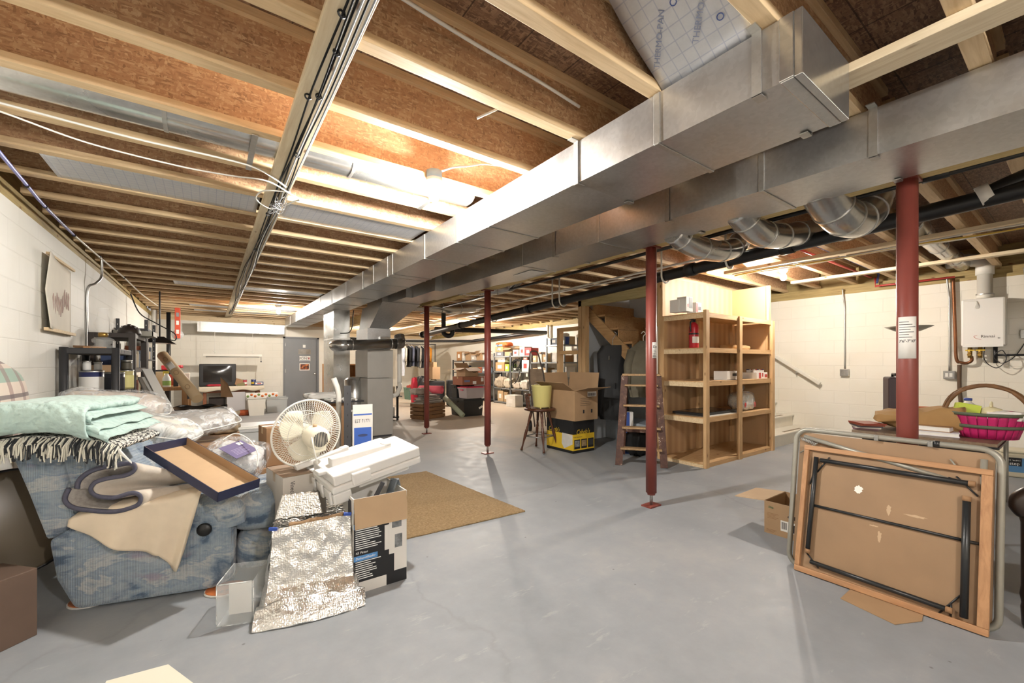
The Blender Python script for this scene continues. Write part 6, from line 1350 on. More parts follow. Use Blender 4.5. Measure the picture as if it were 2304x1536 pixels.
part('address_label', B().grid(lambda u, v: p0+dirt*(.62+.14*u)+fro*.0735*cos((v-.5)*1.2)+sid*.0735*sin((v-.5)*1.2), 2, 8, .001), M_paper, mtb, w=True)
solo('cardboard_flap', B().prism([at(497, 893, 6.0), at(525, 893, 6.0), at(512, 862, 6.05), at(496, 848, 6.1)], (0, .012, 0)), M_kraftd, 'tall brown cardboard scrap sticking out of the black lined trash can', 'cardboard')
q0, q1, q2, q3 = at(382, 930, 4.55), at(330, 832, 5.0), at(362, 932, 4.75), at(322, 850, 5.2)
wtb = thing('trim_board', 'white board with teal stripe leaning before the dark shelving', 'board', q0); part('board', B().bar(V((q2.x, q2.y, 0)).lerp(q2, 1), q3, .10, .03), M_white, wtb, w=True); part('stripe', B().bar(q2+V((0, -.02, 0)), q3+V((0, -.02, 0)), .03, .006), flat('teal', '#4f8f85', .5), wtb, w=True)
solo('trim_board', B().bar(q0, q1, .09, .035), flat('board_white_grey', '#e6e4de', .5), 'plain white board leaning in front of the teal striped one', 'board', bevel=.003)
carton('cardboard_box', 'cardboard box under the bedding bags holding up the white boards', 'box', (-.36, 4.75, 0), .1, (.5, .46, .55), M_kraft)
q = tote('storage_tote', 'milky white plastic tote behind the clear bedding bags', (-.24, 5.35, 0), .05, (.50, .42, .74), M_milk, M_milk, .05)
q = tote('storage_tote', 'clear tote with white lid behind the plain brown box', (.52, 5.32, 0), -.1, (.60, .40, .57), M_milk, M_wht, .05)
b = B(); b.M = Matrix.Translation((.11, 4.80, .60)); soft(b, -.12, .12, -.15, .15, 0, .19, .35); solo('canvas_bag', b, flat('khaki_canvas', '#94836a', .9, 0, .2, 8, .3), 'crumpled khaki canvas bag between the bedding bags and white lidded tote', 'bag')
carton('cardboard_box', 'cardboard box under the khaki canvas bag', 'box', (.11, 4.80, 0), 0, (.24, .36, .60), M_kraftd)
solo('green_crate', B().box(-.72, -.5, 4.95, 5.2, .0, .62), flat('seafoam_plastic', '#8fb39b', .5), 'seafoam green plastic crate beside the leaning white boards', 'crate', bevel=.02)
# wall picture and conduit, dark panels in the shadowed corner
p = thing('sheet_picture', 'curling paper print hanging on the block wall above the quilt', 'picture', (-1.06, 5.3, 1.53))
part('paper_sheet', B().grid(lambda u, v: (-1.085+.05*(1-u)**2*(.4+.6*abs(2*v-1)) , 4.90+.86*u, 1.54+.62*v-.03*u), 14, 14, .004), flat('ivory_paper', '#dcd5c6', .7, 0, .06, 5), p, w=True); part('bottom_batten', B().box(-1.075, -1.05, 4.90, 5.76, 1.52, 1.545), M_boardx, p, w=True); part('top_batten', B().box(-1.075, -1.055, 4.95, 5.76, 2.14, 2.16), M_boardx, p, w=True)
rr = random.Random(4)
for i in range(9): y = 5.12+.065*i; z = 1.66+.12*rr.random(); part('ink_figure', B().tube([(-1.080+.02*(1-(y-4.9)/.86)**2, y+.008*sin(k_*2+i), z+.04*k_) for k_ in range(5)], [.002, .005, .004, .005, .002], 5), flat('faded_ink', '#a8918a', .8), p, w=True)
solo('wall_conduit', B().tube(bez([(-1.0, 6.6, 2.46), (-1.0, 6.6, 2.25), (-1.03, 6.5, 2.15), (-1.085, 6.42, 2.05), (-1.085, 6.42, 1.6), (-1.085, 6.42, .9)], 6), .012, 8), M_emt, 'thin steel conduit bending down the block wall past the paper print', 'conduit')
rd = thing('round_tabletop', 'round dark tabletop leaning on the block wall behind the recliner', 'tabletop', (-.83, 3.31, .15)); b = B(); b.M = Matrix.Translation((-.83, 3.31, .42)) @ Euler((R(78), 0, R(22))).to_matrix().to_4x4(); b.lathe([(0, -.012), (.255, -.012), (.27, -.004), (.27, .006), (.255, .012), (0, .012)], (0, 0, 0), 48); part('disc', b, flat('umber_laminate', '#6d6252', .3, 0, .12, 3), rd, w=True); b = B(); b.M = Matrix.Translation((-.83, 3.31, .42)) @ Euler((R(78), 0, R(22))).to_matrix().to_4x4(); b.tube([(.272*cos(2*pi*i/48), .272*sin(2*pi*i/48), 0) for i in range(48)], .008, 6, closed=True); part('edge_band', b, M_blackp, rd, w=True)
cdk = carton('cardboard_box', 'shade-darkened brown cardboard box on the floor beside the recliner and block wall', 'box', (-.83, 2.83, 0), .74, (.30, .22, .31), flat('shaded_brown_card', '#5f4d41', .7, 0, .12, 6), None, None)  # card colour darkened to carry the shade of this corner
# ================================================================== far room: clothes, totes, metal shelves
cr_ = thing('clothes_rack', 'dark garment rail on stands near the far recess wall', 'clothes rack', (6.6, 15.5, 0))
part('rail', B().cyl((5.85, 15.5, 2.03), (7.4, 15.5, 2.03), .018, n=10), M_dgrey, cr_, w=True)
for x in (5.88, 7.37): part('stand', B().cyl((x, 15.5, .04), (x, 15.5, 2.03), .015, n=10).box(x-.02, x+.02, 15.25, 15.75, 0, .04), M_dgrey, cr_, w=True)
gar = [(.0, '#c9d0dc', 1.15, .26, 'pale blue long shirt nearest the furnace on the garment rail', 'shirt'), (.10, '#ddd6c4', .75, .23, 'cream shirt second on the garment rail', 'shirt'), (.28, '#1c1c1f', .82, .23, 'black jacket third on the garment rail', 'jacket'), (.40, '#5b6072', .78, .24, 'slate jacket fourth on the garment rail', 'jacket'), (.60, '#3d3f45', .80, .22, 'charcoal jacket fifth on the garment rail', 'jacket'), (.70, '#c4c0b6', .84, .2, 'off-white shirt sixth on the garment rail', 'shirt'), (.80, '#22242a', .86, .22, 'dark coat seventh on the garment rail', 'coat'), (.92, '#8a7b60', .84, .22, 'camouflage patterned shirt eighth on the garment rail', 'shirt'), (1.02, '#cdb58c', .85, .22, 'tan shirt ninth on the garment rail', 'shirt'), (1.12, '#d8902f', .84, .22, 'orange and blue shirt last on the garment rail', 'shirt')]
for i, (x, c, L, w_, lab, cat) in enumerate(gar):
    x0 = 5.98+x; q = thing(cat, lab, cat, (x0, 15.5, 1.94-L), 0, 'clothes on the garment rail'); rr = random.Random(i)
    def gf(u, v, L=L, w_=w_, x0=x0): a = 2*pi*u; wv_ = w_*(1 if v < .86 else 1-(v-.86)/.14*.8); return (x0+.05*cos(a)*(1+.3*sin(v*8+u*14)), 15.5+wv_*sin(a)*(1+.05*sin(v*11)), 1.95-L+L*v)
    part('garment_body', B().grid(gf, 30, 16), flat('garment'+c, c, .9, 0, .5 if 'camou' in lab else .18, 12), q, w=True)
    for s_ in (-1, 1): part('sleeve', B().tube([(x0, 15.5+s_*w_*.85, 1.86), (x0-.03, 15.5+s_*w_*1.12, 1.6), (x0-.04, 15.5+s_*w_*1.1, 1.35)], [.05, .05, .04], 10), flat('garment'+c, c, .9, 0, .18, 12), q, w=True)
    part('hanger', B().tube([(x0, 15.3, 1.90), (x0, 15.5, 1.97), (x0, 15.5, 2.03), (x0, 15.52, 2.055)], .007, 5), M_wht, q, w=True)
M_tblk2 = flat('tote_black', '#1d1f20', .45, 0, .1); M_tgrn = flat('tote_green', '#5b7a6c', .5, 0, .08); M_lpink = flat('lid_pink', '#d2546a', .45)
tt1 = tote('storage_tote', 'large black tote at the bottom of the stack beside the third red post', (5.12, 8.98, 0), .05, (.56, .62, .395), M_tblk2, M_tblk2, .08, lid=True); part('paper_label', B().obox((.19, -.322, .2), (.11, .003, .05), (.06, -.45, 0)), M_paper, tt1)
tote('storage_tote', 'black tote standing on the large black one behind the pink lidded tote', (5.12, 9.20, .425), .05, (.5, .24, .30), M_tblk2, M_tblk2, .08)
tote('storage_tote', 'grey see-through tote with pink lid on the large black tote', (5.16, 8.83, .425), .05, (.52, .38, .25), flat('smoky_plastic', '#a79f9f', .3, 0, .05), M_lpink, .1, ribs=6)
ab = carton('cardboard_box', 'long reddish brown cardboard box with white labels on the pink lidded tote', 'box', (5.12, 8.90, .747), .05, (.62, .44, .20), flat('reddish_card', '#8f5a42', .75, 0, .1))
for x0, x1, z0, z1 in ((-.02, .08, .02, .09), (.22, .29, .08, .17)): part('label_sticker', B().box(x0, x1, -.2215, -.2202, z0, z1), M_paper, ab)
part('blue_print', B().box(-.26, -.1, -.2212, -.2202, .07, .12), flat('faded_blue', '#6b6f8e', .7), ab)
am = carton('cardboard_box', 'open cardboard box with a curved arrow smile topmost on the tote stack', 'box', (5.10, 8.92, .951), .15, (.40, .34, .20), M_kraft, {'f': 118, 'l': 105, 'b': 40, 'r': 100}, fh=.16)
part('smile_mark', B().tube(bez([(-.02, -.172, .15), (.04, -.172, .105), (.12, -.172, .10), (.17, -.172, .14)], 6), [.003+.004*sin(pi*i/18) for i in range(19)], 5), M_ink, am)
tote('storage_tote', 'green storage tote heaped with red things below the hanging clothes', (5.85, 14.1, 0), .1, (.52, .42, .42), M_tgrn, M_tgrn, .12, lid=False)
for i, c in enumerate(('#9a3f34', '#b06a4a', '#8b8a6a', '#a83c40')): b = B(); b.M = Matrix.Translation((5.70+.1*i, 14.05+.05*(i % 2), .36)); soft(b, -.08, .08, -.1, .1, 0, .14+.02*(i % 2), .3); solo('cloth_bundle', b, flat('bundle'+c, c, .9), ['brick red bundle at the near end inside the green tote', 'rust brown bundle inside the green tote', 'olive bundle inside the green tote', 'crimson bundle at the far end inside the green tote'][i], 'cloth')
# suitcases, boxes, crate, rolls
for i, (x, y, s3, lab) in enumerate(((5.35, 11.35, (.62, .26, .75), 'black suitcase standing behind the pink roll'), (5.95, 11.0, (.62, .26, .78), 'black suitcase standing behind the tote stack'))):
    q = thing('suitcase', lab, 'suitcase', (x, y, 0), -.25); part('shell', B().box(-s3[0]/2, s3[0]/2, -.13, .13, .03, s3[2]), flat('black_luggage', '#26272b', .6, 0, .12, 20), q, bevel=.03); part('handle', B().tube([(-.08, 0, s3[2]), (-.08, 0, s3[2]+.04), (.08, 0, s3[2]+.04), (.08, 0, s3[2])], .011, 8), M_blk, q)
    for sx in (-1, 1): part('wheel', B().cyl((sx*.24-.02, -.09, .03), (sx*.24+.02, -.09, .03), .03, n=12), M_blk, q)
    part('front_pocket', B().box(-s3[0]/2+.05, s3[0]/2-.05, -.145, -.13, .1, s3[2]*.55), flat('black_luggage', '#26272b', .6), q, bevel=.008)
carton('cardboard_box', 'small tan cardboard box on the suitcase behind the second far post', 'box', (5.35, 11.35, .80), .3, (.30, .24, .36), M_kraft); carton('cardboard_box', 'tiny tan cardboard box on top of the small tan one', 'box', (5.33, 11.35, 1.162), .5, (.17, .15, .14), M_kraft)
for i in range(1): solo('red_bag', soft(B(), 4.80, 4.98, 11.6, 11.78, 0, .84, .15), flat('scarlet_cloth', '#c02f45', .8), 'scarlet fabric bag beside the black suitcase', 'bag')
solo('black_bundle', soft(B(), 5.2, 5.5, 12.0, 12.3, .0, .86, .2), M_gb, 'black bundle standing behind the suitcases', 'bundle')
wc = thing('wooden_crate', 'brown slatted crate with papers on top behind the red post', 'crate', (4.10, 9.0, 0), .35)
M_crt = wood('crate_brown', '#6a4a30', '#8a6542', 0, 1, False)
for i in range(4):
    z = .02+.085*i
    part('slat', B().box(-.34, .34, -.22, -.205, z, z+.07), M_crt, wc); part('slat', B().box(-.34, .34, .205, .22, z, z+.07), M_crt, wc); part('slat', B().box(-.34, -.325, -.2, .2, z, z+.07), M_crt, wc); part('slat', B().box(.325, .34, -.2, .2, z, z+.07), M_crt, wc)
part('base', B().box(-.33, .33, -.2, .2, 0, .02), M_crt, wc)
rr = random.Random(21)
for i in range(9):
    c = ['#b9ae9f', '#8d8378', '#cfc8bd', '#6f655b'][i % 4]; z = .352+.021*i
    solo('folded_paper', B().obox((4.08+rr.uniform(-.05, .05), 8.98+rr.uniform(-.04, .04), z+.009), (.62-.03*i, .38-.015*i, .018), (0, 0, .35+rr.uniform(-.3, .3))), flat('folded'+c, c, .8, 0, .15, 8), 'folded paper or bag, %s up the pile on the slatted crate' % ordinal(i+1), 'paper', 'papers on the slatted crate')
b = B(); b.M = Matrix.Translation((3.95, 9.02, .545)); soft(b, -.22, .22, -.16, .16, 0, .15, .35); solo('crumpled_bag', b, flat('taupe_bag', '#a4968a', .85, 0, .25, 7, .4), 'crumpled taupe bag on the crate papers behind the red post', 'bag')
pm = thing('rolled_mat', 'pink rolled mat lying on top of the slatted crate papers', 'mat', (4.30, 8.85, .62)); p0, p1 = V((3.98, 9.18, .655)), V((4.30, 8.68, .655))
pth = []; dd = (p1-p0).normalized(); uu = V((0, 0, 1)); ww = dd.cross(uu).normalized(); M_pmat = flat('coral_foam', '#e0606f', .8)
def spiral(u, v): a = 2*pi*3.4*u; r = .028+.062*u; return p0.lerp(p1, v)+ww*(r*cos(a))+uu*(r*sin(a))
part('rolled_sheet', B().grid(spiral, 90, 4, .008), M_pmat, pm, w=True)
solo('rolled_paper', B().cyl((4.50, 8.95, .46), (4.72, 8.45, .06), .06, n=16), flat('pale_green_tube', '#a9b29a', .7), 'pale green rolled tube leaning from crate to floor', 'tube')
carton('cardboard_box', 'small tan cardboard box on the floor behind the slatted crate', 'box', (4.55, 9.55, 0), .2, (.25, .25, .35), M_kraft)
# metal shelves with cartons
M_gal = metal('shelf_steel', '#a3a8ac', .4, .1, False)
def rack(name, label, y0, y1, x0, x1, h, levels, m, posts_m):
    t = thing(name, label, 'shelf', ((x0+x1)/2, (y0+y1)/2, 0))
    for x in (x0, x1):
        for y in (y0, y1): part('upright', B().box(x-.02, x+.02, y-.02, y+.02, 0, h), posts_m, t, w=True)
    for z in levels: part('shelf_board', B().box(x0-.02, x1+.02, y0-.02, y1+.02, z-.035, z), m, t, w=True)
rack('metal_shelf', 'grey steel shelving bay with the coiled cables in the far room', 9.48, 10.44, 7.5, 7.95, 1.60, (.06, .50, 1.02, 1.50), M_gal, M_gal)
rack('metal_shelf', 'grey steel shelving bay with the orange bag on its topmost box', 10.46, 11.37, 7.5, 7.95, 1.60, (.06, .50, 1.02, 1.50), M_gal, M_gal)
rack('metal_shelf', 'tall grey steel shelving bay behind the hand truck', 8.0, 8.7, 7.45, 7.95, 1.95, (.06, .45, .9, 1.30, 1.76), M_gal, M_gal)
rack('metal_shelf', 'grey steel shelving bay next to the tall one with white bins', 8.75, 9.44, 7.5, 7.95, 1.55, (.06, .50, .95, 1.30), M_gal, M_gal)
rack('wire_shelf', 'dark wire shelving with brown boxes nearest the clothes', 11.6, 14.2, 7.5, 7.95, 1.40, (.08, .55, .95, 1.37), M_dgrey, M_dgrey)
rr = random.Random(33); used = {}
def on_rack(y, z, w_, d_, h_, c, label, cat='box', m=None, x=7.62, op=False):
    if op: return carton('cardboard_box', label, cat, (x+d_/2-.1, y, z+.001), pi/2*3+rr.uniform(-.1, .1), (w_, d_, h_), M_kraft, {'f': 115, 'b': 60, 'l': 110, 'r': 100}, fh=.12)
    t = thing('storage_box', label, cat, (x+d_/2-.1, y, z+.001), -pi/2+rr.uniform(-.06, .06)); mm = m or flat('rk'+c, c, .65, 0, .12, 6)
    part('body', B().box(-w_/2, w_/2, -d_/2, d_/2, 0, h_), mm, t, bevel=.006)
    part('label_panel', B().box(-w_*.25, w_*.2, -d_/2-.0015, -d_/2-.0003, h_*.3, h_*.7), M_paper if c not in ('#e0ddd6',) else M_redp, t); return t
on_rack(11.1, 1.5, .38, .36, .14, '#6b6c70', 'grey flat case on the top of the steel bay under the tan box'); on_rack(11.12, 1.642, .42, .34, .16, '#b58a5c', 'tan box under the orange bag on the steel bay')
ob = thing('duffel_bag', 'orange and blue duffel bag topmost on the steel shelving', 'bag', (7.72, 11.1, 1.805)); b = B(); b.M = Matrix.Translation((7.72, 11.1, 1.805)); soft(b, -.17, .17, -.30, .30, 0, .15, .15); part('bag_body', b, flat('duffel_orange', '#c8622f', .7), ob, w=True); part('blue_panel', B().box(7.545, 7.56, 10.98, 11.3, 1.82, 1.88), M_bluep, ob, w=True, bevel=.004); part('strap', B().tube(bez([(7.54, 11.2, 1.9), (7.52, 11.2, 1.75), (7.52, 11.15, 1.68)], 5), .012, 6), M_blk, ob, w=True)
on_rack(10.62, 1.5, .34, .34, .24, '#b08558', 'open tan box on the top of the steel bay beside the grey case', op=True)
on_rack(10.22, 1.5, .28, .3, .18, '#e0ddd6', 'white box with red print on the top of the cable bay'); on_rack(9.90, 1.5, .24, .3, .26, '#e0ddd6', 'taller white box with red lines on the top of the cable bay'); on_rack(9.62, 1.5, .26, .3, .22, '#b9484a', 'red patterned box at the end of the cable bay top')
on_rack(11.08, 1.02, .46, .36, .28, '#b58a60', 'wide tan box on the middle shelf under the grey case'); on_rack(10.68, 1.02, .22, .3, .22, '#a3c944', 'lime green bin on the middle shelf of the steel bay'); on_rack(11.0, 1.302, .4, .25, .08, '#cfc6b6', 'pale flat box on the wide tan middle shelf box')
on_rack(9.74, 1.02, .34, .32, .34, '#e0ddd6', 'white box tied with red ribbon on the middle shelf of the cable bay'); on_rack(9.74, 1.362, .2, .2, .08, '#a86a5c', 'red bow bundle on the ribboned white box')
cb_ = thing('cable_coil', 'tangled black cable coil on the middle shelf of the steel shelving', 'cable', (7.55, 10.2, 1.02)); b = B(); rr2 = random.Random(8); pts = [(7.55+rr2.uniform(-.07, .1), 10.2+.22*cos(i*1.3)+rr2.uniform(-.06, .06), 1.22+.17*sin(i*1.3)+rr2.uniform(-.05, .05)) for i in range(40)]; b.tube(bez(pts, 4), .014, 6); part('coiled_cable', b, M_blk, cb_, w=True); part('trailing_end', B().tube(bez([(7.5, 10.0, 1.1), (7.44, 9.95, .9), (7.44, 10.1, .7), (7.44, 10.3, .6)], 6), .013, 6), M_blk, cb_, w=True)
on_rack(10.2, 1.021, .36, .26, .10, '#b7b8a4', 'pale green tray under the black cable coil')
for i, (y, z, s3, c, lab) in enumerate(((11.0, .5, (.5, .34, .34), '#b7a893', 'bulging clear bag of brown items on the low steel shelf'), (10.6, .5, (.34, .3, .30), '#c9bda8', 'bulging clear bag of cream items on the low steel shelf'), (10.1, .5, (.4, .3, .2), '#c5b8a6', 'low pile of pale cloth on the low shelf of the cable bay'), (9.72, .5, (.36, .3, .28), '#d8d0c2', 'pale cloth bundle at the end of the low shelf of the cable bay'))):
    b = B(); b.M = Matrix.Translation((7.58, y, z)); soft(b, -s3[1]/2, s3[1]/2, -s3[0]/2, s3[0]/2, 0, s3[2], .25); solo('cloth_bundle', b, flat('rb'+c, c, .7, 0, .35, 14, .4), lab, 'bundle')
on_rack(11.05, .06, .3, .3, .34, '#c2a57c', 'tan box on the bottom shelf of the steel bay'); on_rack(10.75, .06, .2, .3, .3, '#a98c66', 'brown box on the bottom shelf of the steel bay'); on_rack(9.9, .0, .42, .3, .34, '#ded9cf', 'white box on the floor before the cable bay', x=7.2)
tops = [('#a2764a', .34, .34), ('#c9c4ba', .2, .3), ('#b08558', .34, .3), ('#b9b2a8', .3, .18), ('#b58d62', .36, .26), ('#c8c0b2', .24, .2)]
y = 13.95
for i, (c, w_, h_) in enumerate(tops): on_rack(y-w_/2, 1.37, w_, .34, h_, c, '%s carton on the wire shelving top, %s from the clothes' % (['brown', 'white', 'open brown', 'grey', 'open tan', 'cream'][i], ordinal(i+1)), op=i in (2, 4)); y -= w_+.06
for z, lv_ in ((.95, 'upper'), (.55, 'lower'), (.08, 'bottom')):
    y = 14.05
    for i in range(7):
        w_, h_ = .2+.13*rr.random(), .14+.18*rr.random(); c = cols[(i*7+int(z*10)) % 10]
        on_rack(y-w_/2, z, w_, .3, h_, c, '%s box on the %s wire shelf, %s from the clothes' % (nm[(i*7+int(z*10)) % 10], lv_, ordinal(i+1))); y -= w_+.05
for z, lv_, n_ in ((1.76, 'top', 2), (1.30, 'fourth', 2), (.9, 'third', 2), (.45, 'second', 2)):
    y = 8.62
    for i in range(n_):
        w_, h_ = .24+.06*rr.random(), .16+.12*rr.random(); c = ['#2c2d31', '#d8d4ca', '#b58a60', '#c9c6c0', '#5d6470', '#cbb58e', '#8c8a84', '#e0ddd6'][(i+int(z*7)) % 8]
        on_rack(y-w_/2, z, w_, .32, h_, c, '%s box on the %s board of the tall steel bay, %s from hand truck' % (['black', 'white', 'tan', 'pale grey', 'slate', 'sand', 'grey', 'off-white'][(i+int(z*7)) % 8], lv_, ordinal(i+1))); y -= w_+.06
for z, lv_ in ((1.30, 'top'), (.95, 'third'), (.5, 'second')):
    for i in range(3): on_rack(8.86+.22*i, z, .17, .3, .16+.1*rr.random(), ['#c2a06e', '#ddd9d0', '#cfae84'][i], '%s box on the %s shelf of the white bin bay, %s along' % (['tan', 'white', 'light brown'][i], lv_, ordinal(i+1)))
q = thing('water_cooler', 'blue and white water cooler jug on the tall steel bay seen in the lumber frame', 'jug', (7.55, 8.05, 1.761)); part('jug_body', B().lathe([(0, 0), (.09, 0), (.10, .2), (.09, .24)], (0, 0, 0), 20), flat('cooler_blue', '#2f4a96', .4), q); part('lid', B().lathe([(.1, .2), (.1, .27), (.04, .3), (0, .3)], (0, 0, 0), 20), M_wht, q)
solo('pvc_drain', B().tube(bez([(8.1, 9.4, 2.4), (8.1, 9.4, 2.1), (8.1, 9.35, 1.98), (8.1, 9.1, 1.95), (8.1, 8.6, 1.93)], 5), .05, 12), M_pvc, 'white plastic drain pipe on the wall over the steel shelving', 'pipe')
# things behind the fan
t = thing('flat_stack', 'box stack behind the fan carrying a black and white patterned panel', 'box', (1.62, 5.55, 0)); part('body', B().box(1.0, 1.42, 5.35, 5.9, 0, .78), M_kraftd, t, w=True, bevel=.004)
pp_ = thing('patterned_panel', 'black and white striped flat panel behind the black metal post', 'panel', (1.72, 5.5, .79)); part('panel', B().box(1.15, 1.55, 5.28, 5.8, .781, .80), M_blackp, pp_, w=True)
for i in range(5): part('white_stripe', B().tube(bez([(1.18+.07*i, 5.3, .802), (1.22+.07*i, 5.45, .802), (1.17+.07*i, 5.6, .802), (1.22+.07*i, 5.76, .802)], 5), .012, 5), M_wht, pp_, w=True)
b = B(); b.M = Matrix.Translation((1.20, 5.95, .781)); soft(b, -.2, .2, -.14, .14, 0, .09, .25); solo('white_bag', b, flat('white_poly', '#dedbd4', .5, 0, .1, 9), 'crumpled white bag behind the fan cage', 'bag')
ps = thing('slotted_post', 'upright black slotted steel post beside the blue and white carton', 'post', (1.64, 4.1, 0)); P_ = at(782, 940, 4.25); part('angle', B().box(P_.x-.035, P_.x+.035, P_.y-.004, P_.y, 0, 1.03).box(P_.x+.031, P_.x+.035, P_.y, P_.y+.04, 0, 1.03), M_dgrey, ps, w=True)
part('slots', B().quadv([(P_.x+dx, P_.y-.0045, .06+.11*i+dz) for i in range(9) for dx, dz in ((-.004, 0), (.004, 0), (.004, .02), (-.004, .02))], [(4*i, 4*i+1, 4*i+2, 4*i+3) for i in range(9)]), M_blackp, ps, w=True)
P2 = at(762, 940, 4.45); solo('pvc_tube', B().tube([(P2.x+.0, P2.y, 0), (P2.x, P2.y, .92), (P2.x-.015, P2.y, 1.0), (P2.x-.05, P2.y, 1.10)], .028, 12), M_pvc, 'white bent plastic tube standing behind the fan', 'tube')
P3 = at(818, 1000, 4.3); mb = thing('monitor_box', 'tall white and blue carton with large numbers behind the foam packing', 'box', (P3.x, P3.y+.12, 0), -.08)
part('body', B().box(-.10, .10, -.13, .13, 0, .76), M_white, mb, bevel=.004); part('top_flap', B().box(-.098, .098, -.130, -.124, .755, .835), M_white, mb, bevel=.02)
M_rb = flat('carton_blue', '#3a62b8', .5); fp = part('blue_panel', B().box(-.085, .085, -.1315, -.1303, .2, .60), M_rb, mb); part('blue_stripe', B().box(-.09, .09, -.1315, -.1303, .725, .74), M_rb, mb); part('hand_slot', B().prism([(.05*cos(2*pi*i/16), -.1316, .52+.014*sin(2*pi*i/16)) for i in range(16)], (0, -.001, 0)), M_nb, fp)
text('lettering', 'EST 71771', .05, M_ink, mb, (0, -.1312, .665), fr, sx=.72); text('lettering', 'est 71771', .04, M_ink, mb, (-.1008, 0, .665), (pi/2, 0, -pi/2), sx=.8)
part('bar_label', B().box(-.05, .07, -.1325, -.1316, .22, .29), M_paper, fp)
for i, z in enumerate((.55, .45, .35)): part('photo_print', B().box(-.1012, -.1003, -.09, .08, z, z+.06), M_pic, mb)
part('logo_oval', B().prism([(-.1003, .04*cos(2*pi*i/16), .735+.02*sin(2*pi*i/16)) for i in range(16)], (-.001, 0, 0)), M_nb, mb)
# ================================================================== services under the ceiling
k = NT('foil_insulation'); br = k.add('ShaderNodeTexBrick'); br.inputs['Scale'].default_value = 1; br.offset = 0
for a, v in (('Mortar Size', .0022), ('Brick Width', .05), ('Row Height', .05)): br.inputs[a].default_value = v
k.link(k.coord(), br.inputs['Vector']); f = k.noise(k.coord((1, 1, 1)), 18, 5, .7)
k.col(k.mix(k.math('MULTIPLY', br.outputs['Fac'], .35), k.mix(f, '#c3c5cb', '#dfe1e4'), '#7d8bb0')).set(.4, .35).bump(f, .25, .004); M_pan = k.m
def panel(x0, x1, y0, y1, label, z=ZJ): return solo('foil_sheet', B().grid(lambda u, v: (x0+(x1-x0)*u, y0+(y1-y0)*v, z-.002+.003*nz(u*9, v*2, x0)), 30, 6, -.005), M_pan, label, 'foil sheet')
jy = lambda n: JY0+JS*n
panel(-.83, .31, jy(5)+.035, jy(6)-.03, 'silver printed foil panel between joists, on the block wall side of the cable board', ZJ+.012); panel(.475, 1.66, jy(5)+.035, jy(6)-.03, 'silver foil panel between joists, on the duct side of the cable board', ZJ+.012)
panel(-.45, 1.66, jy(14)+.035, jy(15)-.035, 'thin silver foil panel between distant joists', ZJ+.012); panel(-.35, 1.66, jy(20)+.035, jy(21)-.035, 'second distant silver foil panel beyond the first thin one', ZJ+.012); panel(-.3, 1.66, jy(22)+.035, jy(23)-.035, 'farthest silver foil panel between joists before the far wall', ZJ+.012)
fp = thing('foil_sheet', 'large printed foil sheet sloping from the capped duct up between joists', 'foil sheet', (1.5, .95, 2.5))
part('sheet', B().grid(lambda u, v: (1.69-.47*u, .74+.41*v, 2.497+.31*u**.9-.03*sin(pi*u)), 12, 10, .008), M_pan, fp, w=True)
fM = frame((1.55, .95, 2.58), (-.47*.4, .41, .31*.4), (.47, .41, -.31)); M_fblue = flat('foil_blue_print', '#4a64ac', .5)
sl_ = V((-.47, 0, .31)).normalized(); nn_ = V((-.55, 0, -.83)); nn_ = (nn_-sl_*nn_.dot(sl_)).normalized()
for i in range(3):
    o = V((1.69-.12-.12*i, .82+.12*(i % 2), 2.497))+sl_*.0+V((0, 0, .075+.078*i)); part('recycle_mark', B().tube([o+nn_*.012+V((0, 1, 0))*.012*cos(2*pi*j/12)+sl_*.012*sin(2*pi*j/12) for j in range(12)], .002, 4, closed=True), M_fblue, fp, w=True)
def fdir(a): return (V((0, -1, 0))*cos(a)+sl_*sin(a))
for i, (s_, y_) in enumerate((('THERMO-PAN', 1.05), ('THERMO-PAN', .87))):
    ex_ = fdir(.95); ez_ = nn_; ey_ = ez_.cross(ex_); text('lettering', s_, .035, flat('pale_print', '#8d97b5', .5), fp, V((1.69-.17, y_, 2.497+.105))+nn_*.013, Matrix(((ex_.x, ey_.x, ez_.x), (ex_.y, ey_.y, ez_.y), (ex_.z, ey_.z, ez_.z))), w=True)
# galvanized branch duct lying in a joist bay
bd = thing('branch_duct', 'long silver oval duct lying in the joist bay beside the main bulb', 'duct', (.3, 2.83, 2.52))
def ovd(u, v): a = 2*pi*v; return (-1.08+2.74*u, 2.885+.12*math.copysign(abs(cos(a))**.7, cos(a)), 2.62+.115*math.copysign(abs(sin(a))**.8, sin(a)))
part('duct_run', B().grid(ovd, 4, 30), M_duct2, bd, w=True)
for x in (-.2, .75): part('joint_band', B().grid(lambda u, v: (x+.02*u, 2.885+.123*math.copysign(abs(cos(2*pi*v))**.7, cos(2*pi*v)), 2.62+.118*math.copysign(abs(sin(2*pi*v))**.8, sin(2*pi*v))), 1, 30), M_cleat, bd, w=True)
for x in (.20, 1.36): part('hanger_strap', B().bar((x, 2.66, 2.493), (x, 3.16, 2.493), .03, .004), M_cleat, bd, w=True)
